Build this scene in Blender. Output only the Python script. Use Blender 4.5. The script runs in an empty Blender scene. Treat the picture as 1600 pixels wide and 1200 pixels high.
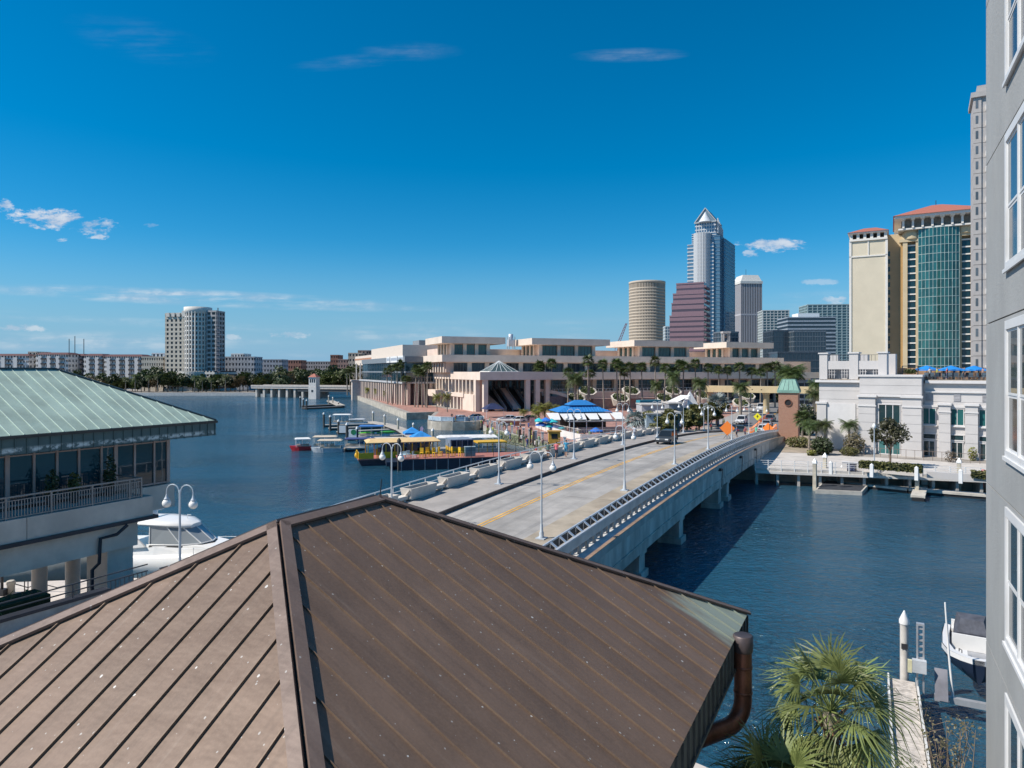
import bpy, math, random
from mathutils import Vector, Matrix
R = random.Random(11)
S = bpy.context.scene
COL = S.collection
RAD = math.radians
V = Vector

# ------------------------------------------------------------------ camera, sky, sun, exposure
CAMZ, FPX, CX, HY = 14.0, 1066.67, 800.0, 580.0
cam = bpy.data.cameras.new('camera')
cam.lens, cam.sensor_width = 24.0, 36.0
cam.shift_y = -0.0125
cam.clip_start, cam.clip_end = 0.1, 12000
camo = bpy.data.objects.new('camera', cam)
COL.objects.link(camo)
camo.location = (0, 0, CAMZ)
camo.rotation_euler = (RAD(90), 0, 0)
S.camera = camo

SUN_EL = RAD(46.5)
SUN_AZ = math.atan2(-0.973, -0.23)          # from +Y towards +X
SUNV = V((math.sin(SUN_AZ) * math.cos(SUN_EL), math.cos(SUN_AZ) * math.cos(SUN_EL), math.sin(SUN_EL)))
sl = bpy.data.lights.new('sun', 'SUN')
sl.energy, sl.angle, sl.color = 4.3, RAD(0.53), (1.0, 0.93, 0.83)
so = bpy.data.objects.new('sun', sl)
COL.objects.link(so)
so.rotation_euler = SUNV.to_track_quat('Z', 'Y').to_euler()

S.view_settings.view_transform = 'Standard'
S.view_settings.look = 'None'
S.view_settings.exposure = 0.42
S.view_settings.gamma = 1.0
S.view_settings.use_curve_mapping = False


class N:                                       # small node-graph helper
    def __init__(s, nt):
        s.nt = nt

    def n(s, t, **kw):
        x = s.nt.nodes.new(t)
        ins = kw.pop('ins', {})
        for k, v in kw.items():
            setattr(x, k, v)
        for k, v in ins.items():
            if isinstance(v, bpy.types.NodeSocket):
                s.nt.links.new(v, x.inputs[k])
            else:
                x.inputs[k].default_value = v
        return x

    def m(s, op, a, b=None, c=None, clamp=False):
        x = s.nt.nodes.new('ShaderNodeMath')
        x.operation = op
        x.use_clamp = clamp
        for i, v in enumerate((a, b, c)):
            if v is None:
                continue
            if isinstance(v, bpy.types.NodeSocket):
                s.nt.links.new(v, x.inputs[i])
            else:
                x.inputs[i].default_value = v
        return x.outputs[0]

    def mix(s, f, a, b, bt='MIX'):
        x = s.nt.nodes.new('ShaderNodeMix')
        x.data_type = 'RGBA'
        x.blend_type = bt
        for i, v in ((0, f), (6, a), (7, b)):
            if isinstance(v, bpy.types.NodeSocket):
                s.nt.links.new(v, x.inputs[i])
            else:
                if i and len(v) == 3:
                    v = (*v, 1)
                x.inputs[i].default_value = v
        return x.outputs[2]

    def ramp(s, f, lo, hi, a=0.0, b=1.0):
        x = s.nt.nodes.new('ShaderNodeMapRange')
        x.interpolation_type = 'SMOOTHSTEP'
        s.nt.links.new(f, x.inputs[0])
        for i, v in ((1, lo), (2, hi), (3, a), (4, b)):
            x.inputs[i].default_value = v
        return x.outputs[0]

    def noise(s, vec, scale, detail=4, rough=0.55, dist=0.0):
        x = s.n('ShaderNodeTexNoise', ins={'Scale': scale, 'Detail': detail, 'Roughness': rough, 'Distortion': dist})
        if vec is not None:
            s.nt.links.new(vec, x.inputs['Vector'])
        return x.outputs['Fac']


world = bpy.data.worlds.new('World')
S.world = world
world.use_nodes = True
wt = world.node_tree
wt.nodes.clear()
g = N(wt)
sky = g.n('ShaderNodeTexSky', sky_type='NISHITA', sun_disc=False, sun_elevation=SUN_EL,
          sun_rotation=SUN_AZ % (2 * math.pi), altitude=0.0, air_density=1.0, dust_density=0.2, ozone_density=1.5)
hs = g.n('ShaderNodeHueSaturation', ins={'Hue': 0.49, 'Saturation': 1.25, 'Value': 1.0, 'Color': g.mix(1.0, sky.outputs[0], (.62, .93, 1.22), 'MULTIPLY')})
tc = g.n('ShaderNodeTexCoord')
sep = g.n('ShaderNodeSeparateXYZ', ins={0: tc.outputs['Generated']})
dx, dy, dz = sep.outputs
dyc = g.m('MAXIMUM', dy, 0.05)
tx, tz = g.m('DIVIDE', dx, dyc), g.m('DIVIDE', dz, dyc)
cvec = g.n('ShaderNodeCombineXYZ', ins={0: tx, 1: g.m('MULTIPLY', tz, 2.2), 2: 0.0}).outputs[0]
n1 = g.noise(cvec, 20.0, 7, 0.6)
n1b = g.noise(cvec, 62.0, 7, 0.65)
n2 = g.noise(g.n('ShaderNodeCombineXYZ', ins={0: tx, 1: g.m('MULTIPLY', tz, 9.0), 2: 3.0}).outputs[0], 7.0, 5, 0.6)
total = None
shade = None


def cloud(px, py, w, h, amt, wisp=False, slope=0.0):
    """one cloud of the real sky, given by its direction and angular size"""
    global total
    ax, az = (px - CX) / FPX, (HY - py) / FPX
    ex = g.m('DIVIDE', g.m('SUBTRACT', tx, ax), w / FPX)
    ez = g.m('SUBTRACT', tz, az)
    if slope:
        ez = g.m('SUBTRACT', ez, g.m('MULTIPLY', g.m('SUBTRACT', tx, ax), slope))
    ez = g.m('DIVIDE', ez, h / FPX)
    r2 = g.m('ADD', g.m('MULTIPLY', ex, ex), g.m('MULTIPLY', ez, ez))
    if wisp:
        f = g.m('SUBTRACT', 1.0, r2, clamp=True)
        f = g.m('MULTIPLY', g.m('MULTIPLY', g.m('POWER', f, 1.5), g.m('MULTIPLY', g.ramp(n2, 0.34, 0.72), g.ramp(n1, 0.3, 0.6, .45, 1.0))), amt)
    else:
        f = g.m('ADD', g.m('SUBTRACT', 0.72, r2), g.m('MULTIPLY', g.m('SUBTRACT', n1, 0.5), 3.0 if w > 40 else 0.8))
        f = g.m('ADD', f, g.m('MULTIPLY', g.m('SUBTRACT', n1b, 0.5), 2.4 if w > 40 else 3.6))
        f = g.m('MULTIPLY', g.ramp(f, 0.0, 0.75), amt)
    total = f if total is None else g.m('MAXIMUM', total, f)


for c_ in ((84, 342, 78, 19, .8), (142, 353, 46, 15, .6), (155, 371, 24, 5, .6), (8, 321, 18, 11, .6), (98, 375, 10, 4, .4),
           (1210, 381, 60, 15, .72), (1172, 396, 18, 7, .5), (30, 512, 46, 8, .5), (455, 524, 42, 7, .4), (365, 527, 20, 6, .4),
           (1280, 440, 48, 6, .3), (1302, 470, 30, 10, .5), (235, 352, 16, 4, .22)):
    cloud(*c_)
for c_ in ((300, 465, 420, 15, .95, True, -0.045), (240, 505, 330, 9, .3, True, -0.05), (985, 86, 100, 13, .22, True, 0.02), (640, 80, 90, 18, .10, True),
           (220, 62, 130, 40, .05, True, -0.2), (550, 96, 110, 14, .08, True, 0.1), (170, 534, 330, 20, .5, True), (640, 522, 180, 16, .42, True), (1280, 470, 110, 20, .25, True)):
    cloud(*c_)
front = g.ramp(dy, 0.05, 0.2)
total = g.m('MULTIPLY', total, front, clamp=True)
low = g.ramp(g.noise(g.n('ShaderNodeCombineXYZ', ins={0: dx, 1: dy, 2: g.m('MULTIPLY', dz, 9.0)}).outputs[0], 5.0, 5), 0.5, 0.75)
band = g.m('MULTIPLY', g.m('MULTIPLY', g.ramp(dz, 0.012, 0.03), g.ramp(dz, 0.045, 0.085, 1.0, 0.0)), g.m('MULTIPLY', low, 0.35))
total = g.m('MAXIMUM', total, band)
ccol = g.mix(g.ramp(n1, 0.40, 0.62), (5.2, 6.0, 7.4), (8.6, 8.7, 9.0))
hazy = g.mix(g.ramp(dz, -0.02, 0.19, 1.0, 0.0), hs.outputs[0], (2.55, 4.75, 6.9))   # pale air near the horizon
skyc = g.mix(total, hazy, ccol)
bg = g.n('ShaderNodeBackground', ins={'Color': skyc, 'Strength': 0.072})
out = g.n('ShaderNodeOutputWorld', ins={'Surface': bg.outputs[0]})


# ------------------------------------------------------------------ where things stand, read off the view
def at(px, py, d):
    return V(((px - CX) / FPX * d, d, CAMZ + (HY - py) / FPX * d))


def gz(px, py, z):
    """point at height z seen at px, py"""
    d = (CAMZ - z) * FPX / (py - HY)
    return V(((px - CX) / FPX * d, d, z))


UROT = math.atan2(-0.4647, 0.8855)            # the street grid: local x to the right, local y along the bridge
U2, V2 = V((0.4647, 0.8855, 0)), V((0.8855, -0.4647, 0))


def grid(a, b, z=0.0):
    return V2 * a + U2 * b + V((0, 0, z))


# ------------------------------------------------------------------ materials
def lin(h):
    h = h.lstrip('#')
    r = []
    for i in (0, 2, 4):
        c = int(h[i:i + 2], 16) / 255
        r.append(c / 12.92 if c <= 0.04045 else ((c + 0.055) / 1.055) ** 2.4)
    return tuple(r)


MATS = {}


def M(name, col, rough=0.6, metal=0.0, var=0.16, vs=1.2, bump=0.0, bs=18.0, spec=0.5, dirt=0.0, dirtcol=(0.08, 0.07, 0.06), dscale=0.6,
      stretch=(1, 1, 1), orand=0.0, hue=0.0, emit=None):
    if name in MATS:
        return MATS[name]
    if isinstance(col, str):
        col = lin(col)
    m = bpy.data.materials.new(name)
    m.use_nodes = True
    nt = m.node_tree
    q = N(nt)
    b = nt.nodes['Principled BSDF']
    geo = q.n('ShaderNodeNewGeometry')
    mp = q.n('ShaderNodeMapping', ins={'Scale': stretch, 'Vector': geo.outputs['Position']})
    vec = mp.outputs[0]
    c = (*col, 1)
    if var:
        f = q.noise(vec, vs, 6, 0.6)
        lo = tuple(max(0, x * (1 - var * 1.6)) for x in col)
        hi = tuple(min(1, x * (1 + var * 1.6)) for x in col)
        c = q.mix(q.ramp(f, 0.25, 0.75), lo, hi)
    if orand:
        oi = q.n('ShaderNodeObjectInfo')
        h = q.n('ShaderNodeHueSaturation', ins={'Hue': 0.5, 'Saturation': 1.0,
                'Value': q.m('ADD', 1 - orand, q.m('MULTIPLY', oi.outputs['Random'], 2 * orand))})
        if hue:
            nt.links.new(q.m('ADD', 0.5 - hue, q.m('MULTIPLY', oi.outputs['Random'], 2 * hue)), h.inputs['Hue'])
        if isinstance(c, tuple):
            h.inputs['Color'].default_value = c
        else:
            nt.links.new(c, h.inputs['Color'])
        c = h.outputs[0]
    if dirt:
        f2 = q.ramp(q.noise(vec, dscale, 7, 0.65, 0.4), 0.48, 0.72)
        c = q.mix(q.m('MULTIPLY', f2, dirt), c if not isinstance(c, tuple) else c, dirtcol)
    if isinstance(c, tuple):
        b.inputs['Base Color'].default_value = c
    else:
        nt.links.new(c, b.inputs['Base Color'])
    b.inputs['Roughness'].default_value = rough
    b.inputs['Metallic'].default_value = metal
    b.inputs['Specular IOR Level'].default_value = spec
    if bump:
        bn = q.n('ShaderNodeBump', ins={'Strength': bump, 'Distance': 0.05, 'Height': q.noise(vec, bs, 5, 0.6)})
        nt.links.new(bn.outputs[0], b.inputs['Normal'])
    if emit:
        b.inputs['Emission Color'].default_value = (*emit, 1)
        b.inputs['Emission Strength'].default_value = 1
    MATS[name] = m
    return m


def glass(name, col, rough=0.04, metal=0.0, ior=1.5, wob=0.03, wscale=1.5, orand=0.5):
    if name in MATS:
        return MATS[name]
    if isinstance(col, str):
        col = lin(col)
    m = bpy.data.materials.new(name)
    m.use_nodes = True
    q = N(m.node_tree)
    b = m.node_tree.nodes['Principled BSDF']
    oi = q.n('ShaderNodeObjectInfo')
    geo = q.n('ShaderNodeNewGeometry')
    nz = q.noise(geo.outputs['Position'], 0.5, 3)
    val = q.m('ADD', q.m('ADD', 1 - orand, q.m('MULTIPLY', oi.outputs['Random'], orand)), q.m('MULTIPLY', nz, orand))
    h = q.n('ShaderNodeHueSaturation', ins={'Value': val, 'Color': (*col, 1)})
    m.node_tree.links.new(h.outputs[0], b.inputs['Base Color'])
    b.inputs['Roughness'].default_value = rough
    b.inputs['Metallic'].default_value = metal
    b.inputs['IOR'].default_value = ior
    if wob:
        bn = q.n('ShaderNodeBump', ins={'Strength': wob, 'Distance': 0.2, 'Height': q.noise(geo.outputs['Position'], wscale, 2)})
        m.node_tree.links.new(bn.outputs[0], b.inputs['Normal'])
    MATS[name] = m
    return m


def leafmat(name, col, col2=None, rough=0.55, trans=0.25):
    if name in MATS:
        return MATS[name]
    if isinstance(col, str):
        col = lin(col)
    col2 = tuple(x * 1.9 for x in col) if col2 is None else (lin(col2) if isinstance(col2, str) else col2)
    m = bpy.data.materials.new(name)
    m.use_nodes = True
    nt = m.node_tree
    q = N(nt)
    b = nt.nodes['Principled BSDF']
    geo = q.n('ShaderNodeNewGeometry')
    f = q.ramp(q.noise(geo.outputs['Position'], 1.1, 4), 0.3, 0.7)
    f = q.m('ADD', q.m('MULTIPLY', f, 0.55), q.m('MULTIPLY', geo.outputs['Random Per Island'], 0.45))
    c = q.mix(f, tuple(x * 0.6 for x in col), col2)
    oi = q.n('ShaderNodeObjectInfo')
    h = q.n('ShaderNodeHueSaturation', ins={'Hue': q.m('ADD', 0.485, q.m('MULTIPLY', oi.outputs['Random'], 0.03)),
            'Value': q.m('ADD', 0.8, q.m('MULTIPLY', oi.outputs['Random'], 0.4)), 'Color': c})
    nt.links.new(h.outputs[0], b.inputs['Base Color'])
    b.inputs['Roughness'].default_value = rough
    tr = q.n('ShaderNodeBsdfTranslucent', ins={'Color': h.outputs[0]})
    mx = q.n('ShaderNodeMixShader', ins={0: trans, 1: b.outputs[0], 2: tr.outputs[0]})
    nt.links.new(mx.outputs[0], nt.nodes['Material Output'].inputs[0])
    MATS[name] = m
    return m


# ------------------------------------------------------------------ mesh building
class MB:
    def __init__(s):
        s.v, s.f, s.m, s.s = [], [], [], []

    def add(s, vs, fs, mi=0, smooth=False):
        o = len(s.v)
        s.v.extend(tuple(p) for p in vs)
        for f in fs:
            s.f.append([i + o for i in f])
            s.m.append(mi)
            s.s.append(smooth)
        return s

    def box(s, x0, x1, y0, y1, z0, z1, mi=0):
        return s.add([(x0, y0, z0), (x1, y0, z0), (x1, y1, z0), (x0, y1, z0), (x0, y0, z1), (x1, y0, z1), (x1, y1, z1), (x0, y1, z1)],
                     [(0, 3, 2, 1), (4, 5, 6, 7), (0, 1, 5, 4), (1, 2, 6, 5), (2, 3, 7, 6), (3, 0, 4, 7)], mi)

    def cbox(s, x, y, z, w, d, h, mi=0):          # centred in x, y; stands on z
        return s.box(x - w / 2, x + w / 2, y - d / 2, y + d / 2, z, z + h, mi)

    def quad(s, a, b, c, d, mi=0):
        return s.add([a, b, c, d], [(0, 1, 2, 3)], mi)

    def tri(s, a, b, c, mi=0):
        return s.add([a, b, c], [(0, 1, 2)], mi)

    def beam(s, p, q, w, h, mi=0, up=(0, 0, 1)):
        p, q = V(p), V(q)
        d = (q - p).normalized()
        up = V(up)
        x = d.cross(up)
        if x.length < 1e-4:
            x = d.cross(V((0, 1, 0)))
        x.normalize()
        y = x.cross(d)
        a, b = x * w / 2, y * h / 2
        return s.add([p - a - b, p + a - b, p + a + b, p - a + b, q - a - b, q + a - b, q + a + b, q - a + b],
                     [(0, 3, 2, 1), (4, 5, 6, 7), (0, 1, 5, 4), (1, 2, 6, 5), (2, 3, 7, 6), (3, 0, 4, 7)], mi)

    def tube(s, pts, r, n=8, mi=0, caps=True, smooth=True):
        pts = [V(p) for p in pts]
        k = len(pts)
        rs = r if isinstance(r, (list, tuple)) else [r] * k
        vs, ref = [], None
        for i, p in enumerate(pts):
            d = (pts[min(i + 1, k - 1)] - pts[max(i - 1, 0)]).normalized()
            if ref is None:
                ref = d.orthogonal().normalized()
            ref = (ref - d * ref.dot(d))
            if ref.length < 1e-5:
                ref = d.orthogonal()
            ref.normalize()
            b = d.cross(ref)
            for j in range(n):
                a = 2 * math.pi * j / n
                vs.append(p + (ref * math.cos(a) + b * math.sin(a)) * rs[i])
        fs = [(i * n + j, i * n + (j + 1) % n, (i + 1) * n + (j + 1) % n, (i + 1) * n + j) for i in range(k - 1) for j in range(n)]
        s.add(vs, fs, mi, smooth)
        if caps:
            s.add(vs[:n], [tuple(range(n))[::-1]], mi)
            s.add(vs[-n:], [tuple(range(n))], mi)
        return s

    def prism(s, poly, z0, z1, mi=0, top=None):
        n = len(poly)
        vs = [(p[0], p[1], z0) for p in poly] + [(p[0], p[1], z1) for p in poly]
        s.add(vs, [(i, (i + 1) % n, n + (i + 1) % n, n + i) for i in range(n)] + [tuple(range(n))[::-1]], mi)
        s.add(vs[n:], [tuple(range(n))], mi if top is None else top)
        return s

    def slab(s, poly3, nrm, t, mi=0):             # thick flat polygon
        n = len(poly3)
        nrm = V(nrm)
        vs = [V(p) for p in poly3] + [V(p) + nrm * t for p in poly3]
        return s.add(vs, [(i, (i + 1) % n, n + (i + 1) % n, n + i) for i in range(n)] + [tuple(range(n))[::-1], tuple(range(n, 2 * n))], mi)

    def lathe(s, prof, n=12, c=(0, 0), mi=0, smooth=True, a0=0.0):
        vs = []
        for r, z in prof:
            for j in range(n):
                a = 2 * math.pi * j / n + a0
                vs.append((c[0] + r * math.cos(a), c[1] + r * math.sin(a), z))
        k = len(prof)
        fs = [(i * n + j, i * n + (j + 1) % n, (i + 1) * n + (j + 1) % n, (i + 1) * n + j) for i in range(k - 1) for j in range(n)]
        s.add(vs, fs, mi, smooth)
        s.add(vs[:n], [tuple(range(n))[::-1]], mi)
        s.add(vs[-n:], [tuple(range(n))], mi)
        return s

    def ball(s, c, r, n=10, k=7, mi=0, sq=(1, 1, 1)):
        vs = []
        for i in range(k + 1):
            t = math.pi * i / k
            for j in range(n):
                a = 2 * math.pi * j / n
                vs.append((c[0] + r * sq[0] * math.sin(t) * math.cos(a), c[1] + r * sq[1] * math.sin(t) * math.sin(a), c[2] - r * sq[2] * math.cos(t)))
        return s.add(vs, [(i * n + j, i * n + (j + 1) % n, (i + 1) * n + (j + 1) % n, (i + 1) * n + j) for i in range(k) for j in range(n)], mi, True)

    def loft(s, rings, mi=0, smooth=True, caps=True, closed=True):
        n = len(rings[0])
        vs = [p for r in rings for p in r]
        m = n if closed else n - 1
        fs = [(i * n + j, i * n + (j + 1) % n, (i + 1) * n + (j + 1) % n, (i + 1) * n + j) for i in range(len(rings) - 1) for j in range(m)]
        s.add(vs, fs, mi, smooth)
        if caps:
            s.add(rings[0], [tuple(range(n))[::-1]], mi)
            s.add(rings[-1], [tuple(range(n))], mi)
        return s

    def mesh(s, name, mats):
        me = bpy.data.meshes.new(name)
        me.from_pydata(s.v, [], s.f)
        for m in (mats if isinstance(mats, (list, tuple)) else [mats]):
            me.materials.append(m)
        me.polygons.foreach_set('material_index', s.m)
        me.polygons.foreach_set('use_smooth', s.s)
        me.update()
        return me

    def build(s, name, mats, parent=None, loc=(0, 0, 0), rz=0.0):
        return put(name, s.mesh(name, mats), parent, loc, rz)


def put(name, me, parent=None, loc=(0, 0, 0), rz=0.0, scale=None):
    o = bpy.data.objects.new(name, me)
    COL.objects.link(o)
    o.location = loc
    o.rotation_euler = (0, 0, rz)
    if scale:
        o.scale = (scale,) * 3 if not isinstance(scale, (tuple, list)) else scale
    if parent:
        o.parent = parent
    return o


def tag(o, label=None, cat=None, group=None, kind=None):
    if label:
        o['label'] = label
    if cat:
        o['category'] = cat
    if group:
        o['group'] = group
    if kind:
        o['kind'] = kind
    return o


def thing(name, label, cat, loc=(0, 0, 0), rz=0.0, group=None):
    return tag(put(name, None, None, loc, rz), label, cat, group)


def dup(root, loc, rz=0.0, label=None, group=None, scale=None):
    kids = {}
    for o in list(root.children):
        kids[o] = list(o.children)
    r = root.copy()
    COL.objects.link(r)
    r.location = loc
    r.rotation_euler = (0, 0, rz)
    if scale:
        r.scale = (scale,) * 3 if not isinstance(scale, (tuple, list)) else scale
    if label:
        r['label'] = label
    if group:
        r['group'] = group
    for ch, gs in kids.items():
        c = ch.copy()
        COL.objects.link(c)
        c.parent = r
        for gch in gs:
            d = gch.copy()
            COL.objects.link(d)
            d.parent = c
    return r


def structure(o, label=None):
    o['kind'] = 'structure'
    return o


def clip(poly, a, b, c):
    """keep the side of the 2-D polygon where a*x + b*y <= c"""
    r = []
    for i, p in enumerate(poly):
        q = poly[(i + 1) % len(poly)]
        dp, dq = a * p[0] + b * p[1] - c, a * q[0] + b * q[1] - c
        if dp <= 0:
            r.append(p)
        if dp * dq < 0:
            t = dp / (dp - dq)
            r.append((p[0] + (q[0] - p[0]) * t, p[1] + (q[1] - p[1]) * t))
    return r


def seam_roof(parent, p0, ad, bd, poly, step, mats, name='roof_panel', rib=(0.04, 0.055), thick=0.03, start=0.0):
    """standing-seam face: one panel object per pan, the rib along its edge"""
    p0, ad, bd = V(p0), V(ad).normalized(), V(bd).normalized()
    nr = ad.cross(bd).normalized()
    if nr.z < 0:
        nr = -nr
    lo, hi = min(p[0] for p in poly), max(p[0] for p in poly)
    k = math.floor((lo - start) / step)
    while start + k * step < hi:
        a0, a1 = start + k * step, start + (k + 1) * step
        k += 1
        pc = clip(clip(poly, -1, 0, -a0), 1, 0, a1)
        if len(pc) < 3:
            continue
        P = lambda p: p0 + ad * p[0] + bd * p[1]
        mb = MB()
        mb.slab([P(p) for p in pc], nr, thick, 0)
        on = sorted(p[1] for p in pc if abs(p[0] - a0) < 1e-5)
        if len(on) >= 2 and on[-1] - on[0] > 0.05:
            q0, q1 = P((a0, on[0])), P((a0, on[-1]))
            mb.beam(q0 + nr * (thick + rib[1] / 2), q1 + nr * (thick + rib[1] / 2), rib[0], rib[1], 1 if isinstance(mats, list) and len(mats) > 1 else 0, up=nr)
        mb.build(name, mats, parent)

# ------------------------------------------------------------------ shared materials
concrete = M('concrete', (.40, .385, .36), .85, var=.14, vs=.9, bump=.15, dirt=.25, dirtcol=(.22, .2, .175))
road_conc = M('road_concrete', (.345, .322, .297), .85, var=.17, vs=.35, bump=.12, dirt=.6, dirtcol=(.22, .215, .21), dscale=.16, stretch=(1, 1, 1))
def lane_wear(m, dark, scale=(5.0, .12, 1.0), amt=.45):
    """tyre-darkened streaks that run along the street"""
    k = N(m.node_tree)
    b_ = m.node_tree.nodes['Principled BSDF']
    src = b_.inputs['Base Color'].links[0].from_socket
    r_ = k.n('ShaderNodeMapping', ins={'Vector': k.n('ShaderNodeNewGeometry').outputs['Position'], 'Rotation': (0, 0, -UROT)}).outputs[0]
    s_ = k.noise(k.n('ShaderNodeMapping', ins={'Vector': r_, 'Scale': scale}).outputs[0], .35, 4, .6)
    f_ = k.noise(r_, 9.0, 4, .7)
    c_ = k.mix(k.m('MULTIPLY', k.ramp(s_, .46, .68), amt), src, dark)
    c_ = k.mix(k.m('MULTIPLY', k.ramp(f_, .5, .75), .18), c_, tuple(x * .5 for x in dark))
    m.node_tree.links.new(c_, b_.inputs['Base Color'])


lane_wear(road_conc, (.17, .165, .16))
walk_conc = M('walk_concrete', (.33, .30, .275), .85, var=.1, vs=.6, bump=.1, dirt=.3, dirtcol=(.3, .28, .26), dscale=.25)
grey_conc = M('grey_concrete', (.50, .465, .425), .85, var=.22, vs=.8, bump=.2, dirt=.55, dirtcol=(.24, .22, .195), dscale=.5, stretch=(1, 1, .35))
white_paint = M('white_paint', (.78, .77, .75), .45, var=.05)
off_white = M('off_white_plaster', (.68, .65, .61), .8, var=.06, vs=.5, dirt=.15, dirtcol=(.45, .42, .38))
lamp_paint = M('lamp_paint', (.46, .50, .54), .4, var=.04)
silver = M('silver_rail', (.55, .58, .62), .38, .35, var=.08)
dark_metal = M('dark_metal', (.035, .035, .04), .5, .2, var=.1)
bronze = M('bronze_brown', (.16, .12, .10), .5, .1, var=.1)
black = M('black', (.015, .015, .017), .6, var=.05)
wood = M('weathered_wood', (.33, .29, .24), .8, var=.25, vs=3, stretch=(1, 1, 1))
pile_conc = M('piling_concrete', (.46, .42, .34), .85, var=.15, vs=1.5, dirt=.3)
asphalt = M('asphalt', (.17, .168, .166), .9, var=.2, vs=.5, dirt=.3, dirtcol=(.1, .1, .1), dscale=.2)
brick_pave = M('brick_paving', (.36, .19, .15), .85, var=.18, vs=.8, dirt=.3, dirtcol=(.25, .17, .15), dscale=.3)
sand = M('sandy_ground', (.36, .29, .22), .95, var=.2, vs=.7, dirt=.4, dirtcol=(.12, .13, .05), dscale=.12)
globe_m = M('lamp_globe', (.82, .80, .76), .3, var=.0)

# ------------------------------------------------------------------ water
wm = bpy.data.materials.new('water')
wm.use_nodes = True
q = N(wm.node_tree)
pb = wm.node_tree.nodes['Principled BSDF']
pos = q.n('ShaderNodeNewGeometry').outputs['Position']
w1 = q.noise(q.n('ShaderNodeMapping', ins={'Vector': pos, 'Scale': (1, 1.5, 1), 'Rotation': (0, 0, .5)}).outputs[0], .55, 3, .55, .5)
w2 = q.noise(q.n('ShaderNodeMapping', ins={'Vector': pos, 'Scale': (1, 1.6, 1), 'Rotation': (0, 0, -.25)}).outputs[0], 1.7, 4, .6, .4)
calm = q.ramp(q.noise(q.n('ShaderNodeMapping', ins={'Vector': pos, 'Scale': (.5, 1.6, 1)}).outputs[0], .03, 4, .6), .35, .7, .4, 1.4)
hgt = q.m('MULTIPLY', q.m('ADD', q.m('MULTIPLY', w1, .62), q.m('MULTIPLY', w2, .58)), calm)
bmp = q.n('ShaderNodeBump', ins={'Strength': 1.0, 'Distance': .7, 'Height': hgt})
wm.node_tree.links.new(bmp.outputs[0], pb.inputs['Normal'])
patch = q.ramp(q.noise(pos, .02, 3, .6), .35, .65)
wcol = q.mix(patch, (.014, .062, .106), (.024, .092, .146))
wm.node_tree.links.new(wcol, pb.inputs['Base Color'])
pb.inputs['Roughness'].default_value = .09
pb.inputs['IOR'].default_value = 1.55
mb = MB()
mb.quad((-5000, -400, 0), (5000, -400, 0), (5000, 900, 0), (-5000, 900, 0))
structure(mb.build('water', wm))

# ------------------------------------------------------------------ land
GZ = 2.0
P1, P2, P3 = V((-82.7, 355.7)), V((-30.4, 196.6)), V((-22.7, 202))
shore_pts = [(140, 53), (54.5, 79.9), (34.5, 86.6), (24, 90.2), (9, 107), (-6, 148), (-6.8, 161)]
qa = []
for k in range(7):                                # the rounded quay in front of the convention centre
    a = math.radians(-25 - 23 * k)
    qa.append((-13.5 + 7.4 * math.cos(a), 168.5 + 7.4 * math.sin(a)))
north = shore_pts + qa + [(-21.5, 175), (-22.7, 202), (-30.4, 196.6), (-82.7, 355.7), (-78, 372), (-84, 438), (-84, 893), (60, 893), (900, 893), (900, 53)]
ground_m = M('town_ground', (.30, .27, .24), .95, var=.2, vs=.3)
seawall_m = M('seawall', (.42, .38, .32), .9, var=.2, vs=.5, dirt=.5, dirtcol=(.2, .18, .14))
mb = MB()
mb.prism(north, -1.0, GZ, 0, 1)
structure(mb.build('ground', [seawall_m, ground_m]))
mb = MB()
mb.prism([(-1500, 405), (-213, 391), (-141, 391), (-137, 372), (-128, 372), (-124, 400), (-84.5, 440), (-84.5, 893), (-3500, 893), (-3500, 405)], -1.0, 1.7, 0, 1)
structure(mb.build('left_bank', [M('pale_seawall', (.62, .57, .52), .85, var=.1), ground_m]))
mb = MB()
mb.prism([(-5000, 895), (5000, 895), (5000, 6500), (-5000, 6500)], -1, 2.2, 0)
structure(mb.build('terrain', ground_m))
mb = MB()
mb.prism([(-120, 41), (-32, 41.2), (-24, 42.2), (-15, 42.8), (-11.5, 38), (-6, 30), (2, 26), (8, 20.5), (13, 17), (30, 8), (30, -40), (-120, -40)], -1, 1.2, 0, 1)
structure(mb.build('quay', [seawall_m, M('quay_paving', (.55, .50, .46), .9, var=.12, vs=.8, dirt=.25, dirtcol=(.4, .36, .33))]))


def sheet(name, poly, z, m):
    mb = MB()
    mb.add([(p[0], p[1], z) for p in poly], [tuple(range(len(poly)))])
    return structure(mb.build(name, m))


# brick plaza left of the street, promenades, sandy slope by the bridge end
sheet('plaza', [(9.3, 108), (-5.6, 148.3), (-6.4, 161), (-6.5, 166), (-20.5, 176), (-21.6, 203), (-29.5, 199.5), (-80, 353), (-70, 356), (-20, 215), (60, 245), (90, 268), (70, 200), (40, 142)], GZ + .004, brick_pave)
sheet('path', [(140, 53.3), (54.6, 80.2), (34.6, 86.9), (29, 89), (31, 103), (44, 99.5), (58, 90), (140, 62)], GZ + .004, M('promenade_paving', (.52, .48, .44), .9, var=.1, vs=.7))
sheet('slope_ground', [(38, 101.5), (44, 99.8), (49.5, 103.5), (58, 140), (52, 140)], GZ + .012, sand)


def road_pt(a, s, z):                              # street frame, origin at the first street lamp right of the road
    return V((1.7, 39.3, z)) + V2 * a + U2 * s


def zb(s):
    if s > 92:
        z92 = 4.98 - .0006 * 60 ** 2
        return max(GZ + .012, z92 - .0675 * (s - 92)) if s < 110 else GZ + .012
    return 4.98 - .0006 * (s - 32) ** 2


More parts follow.
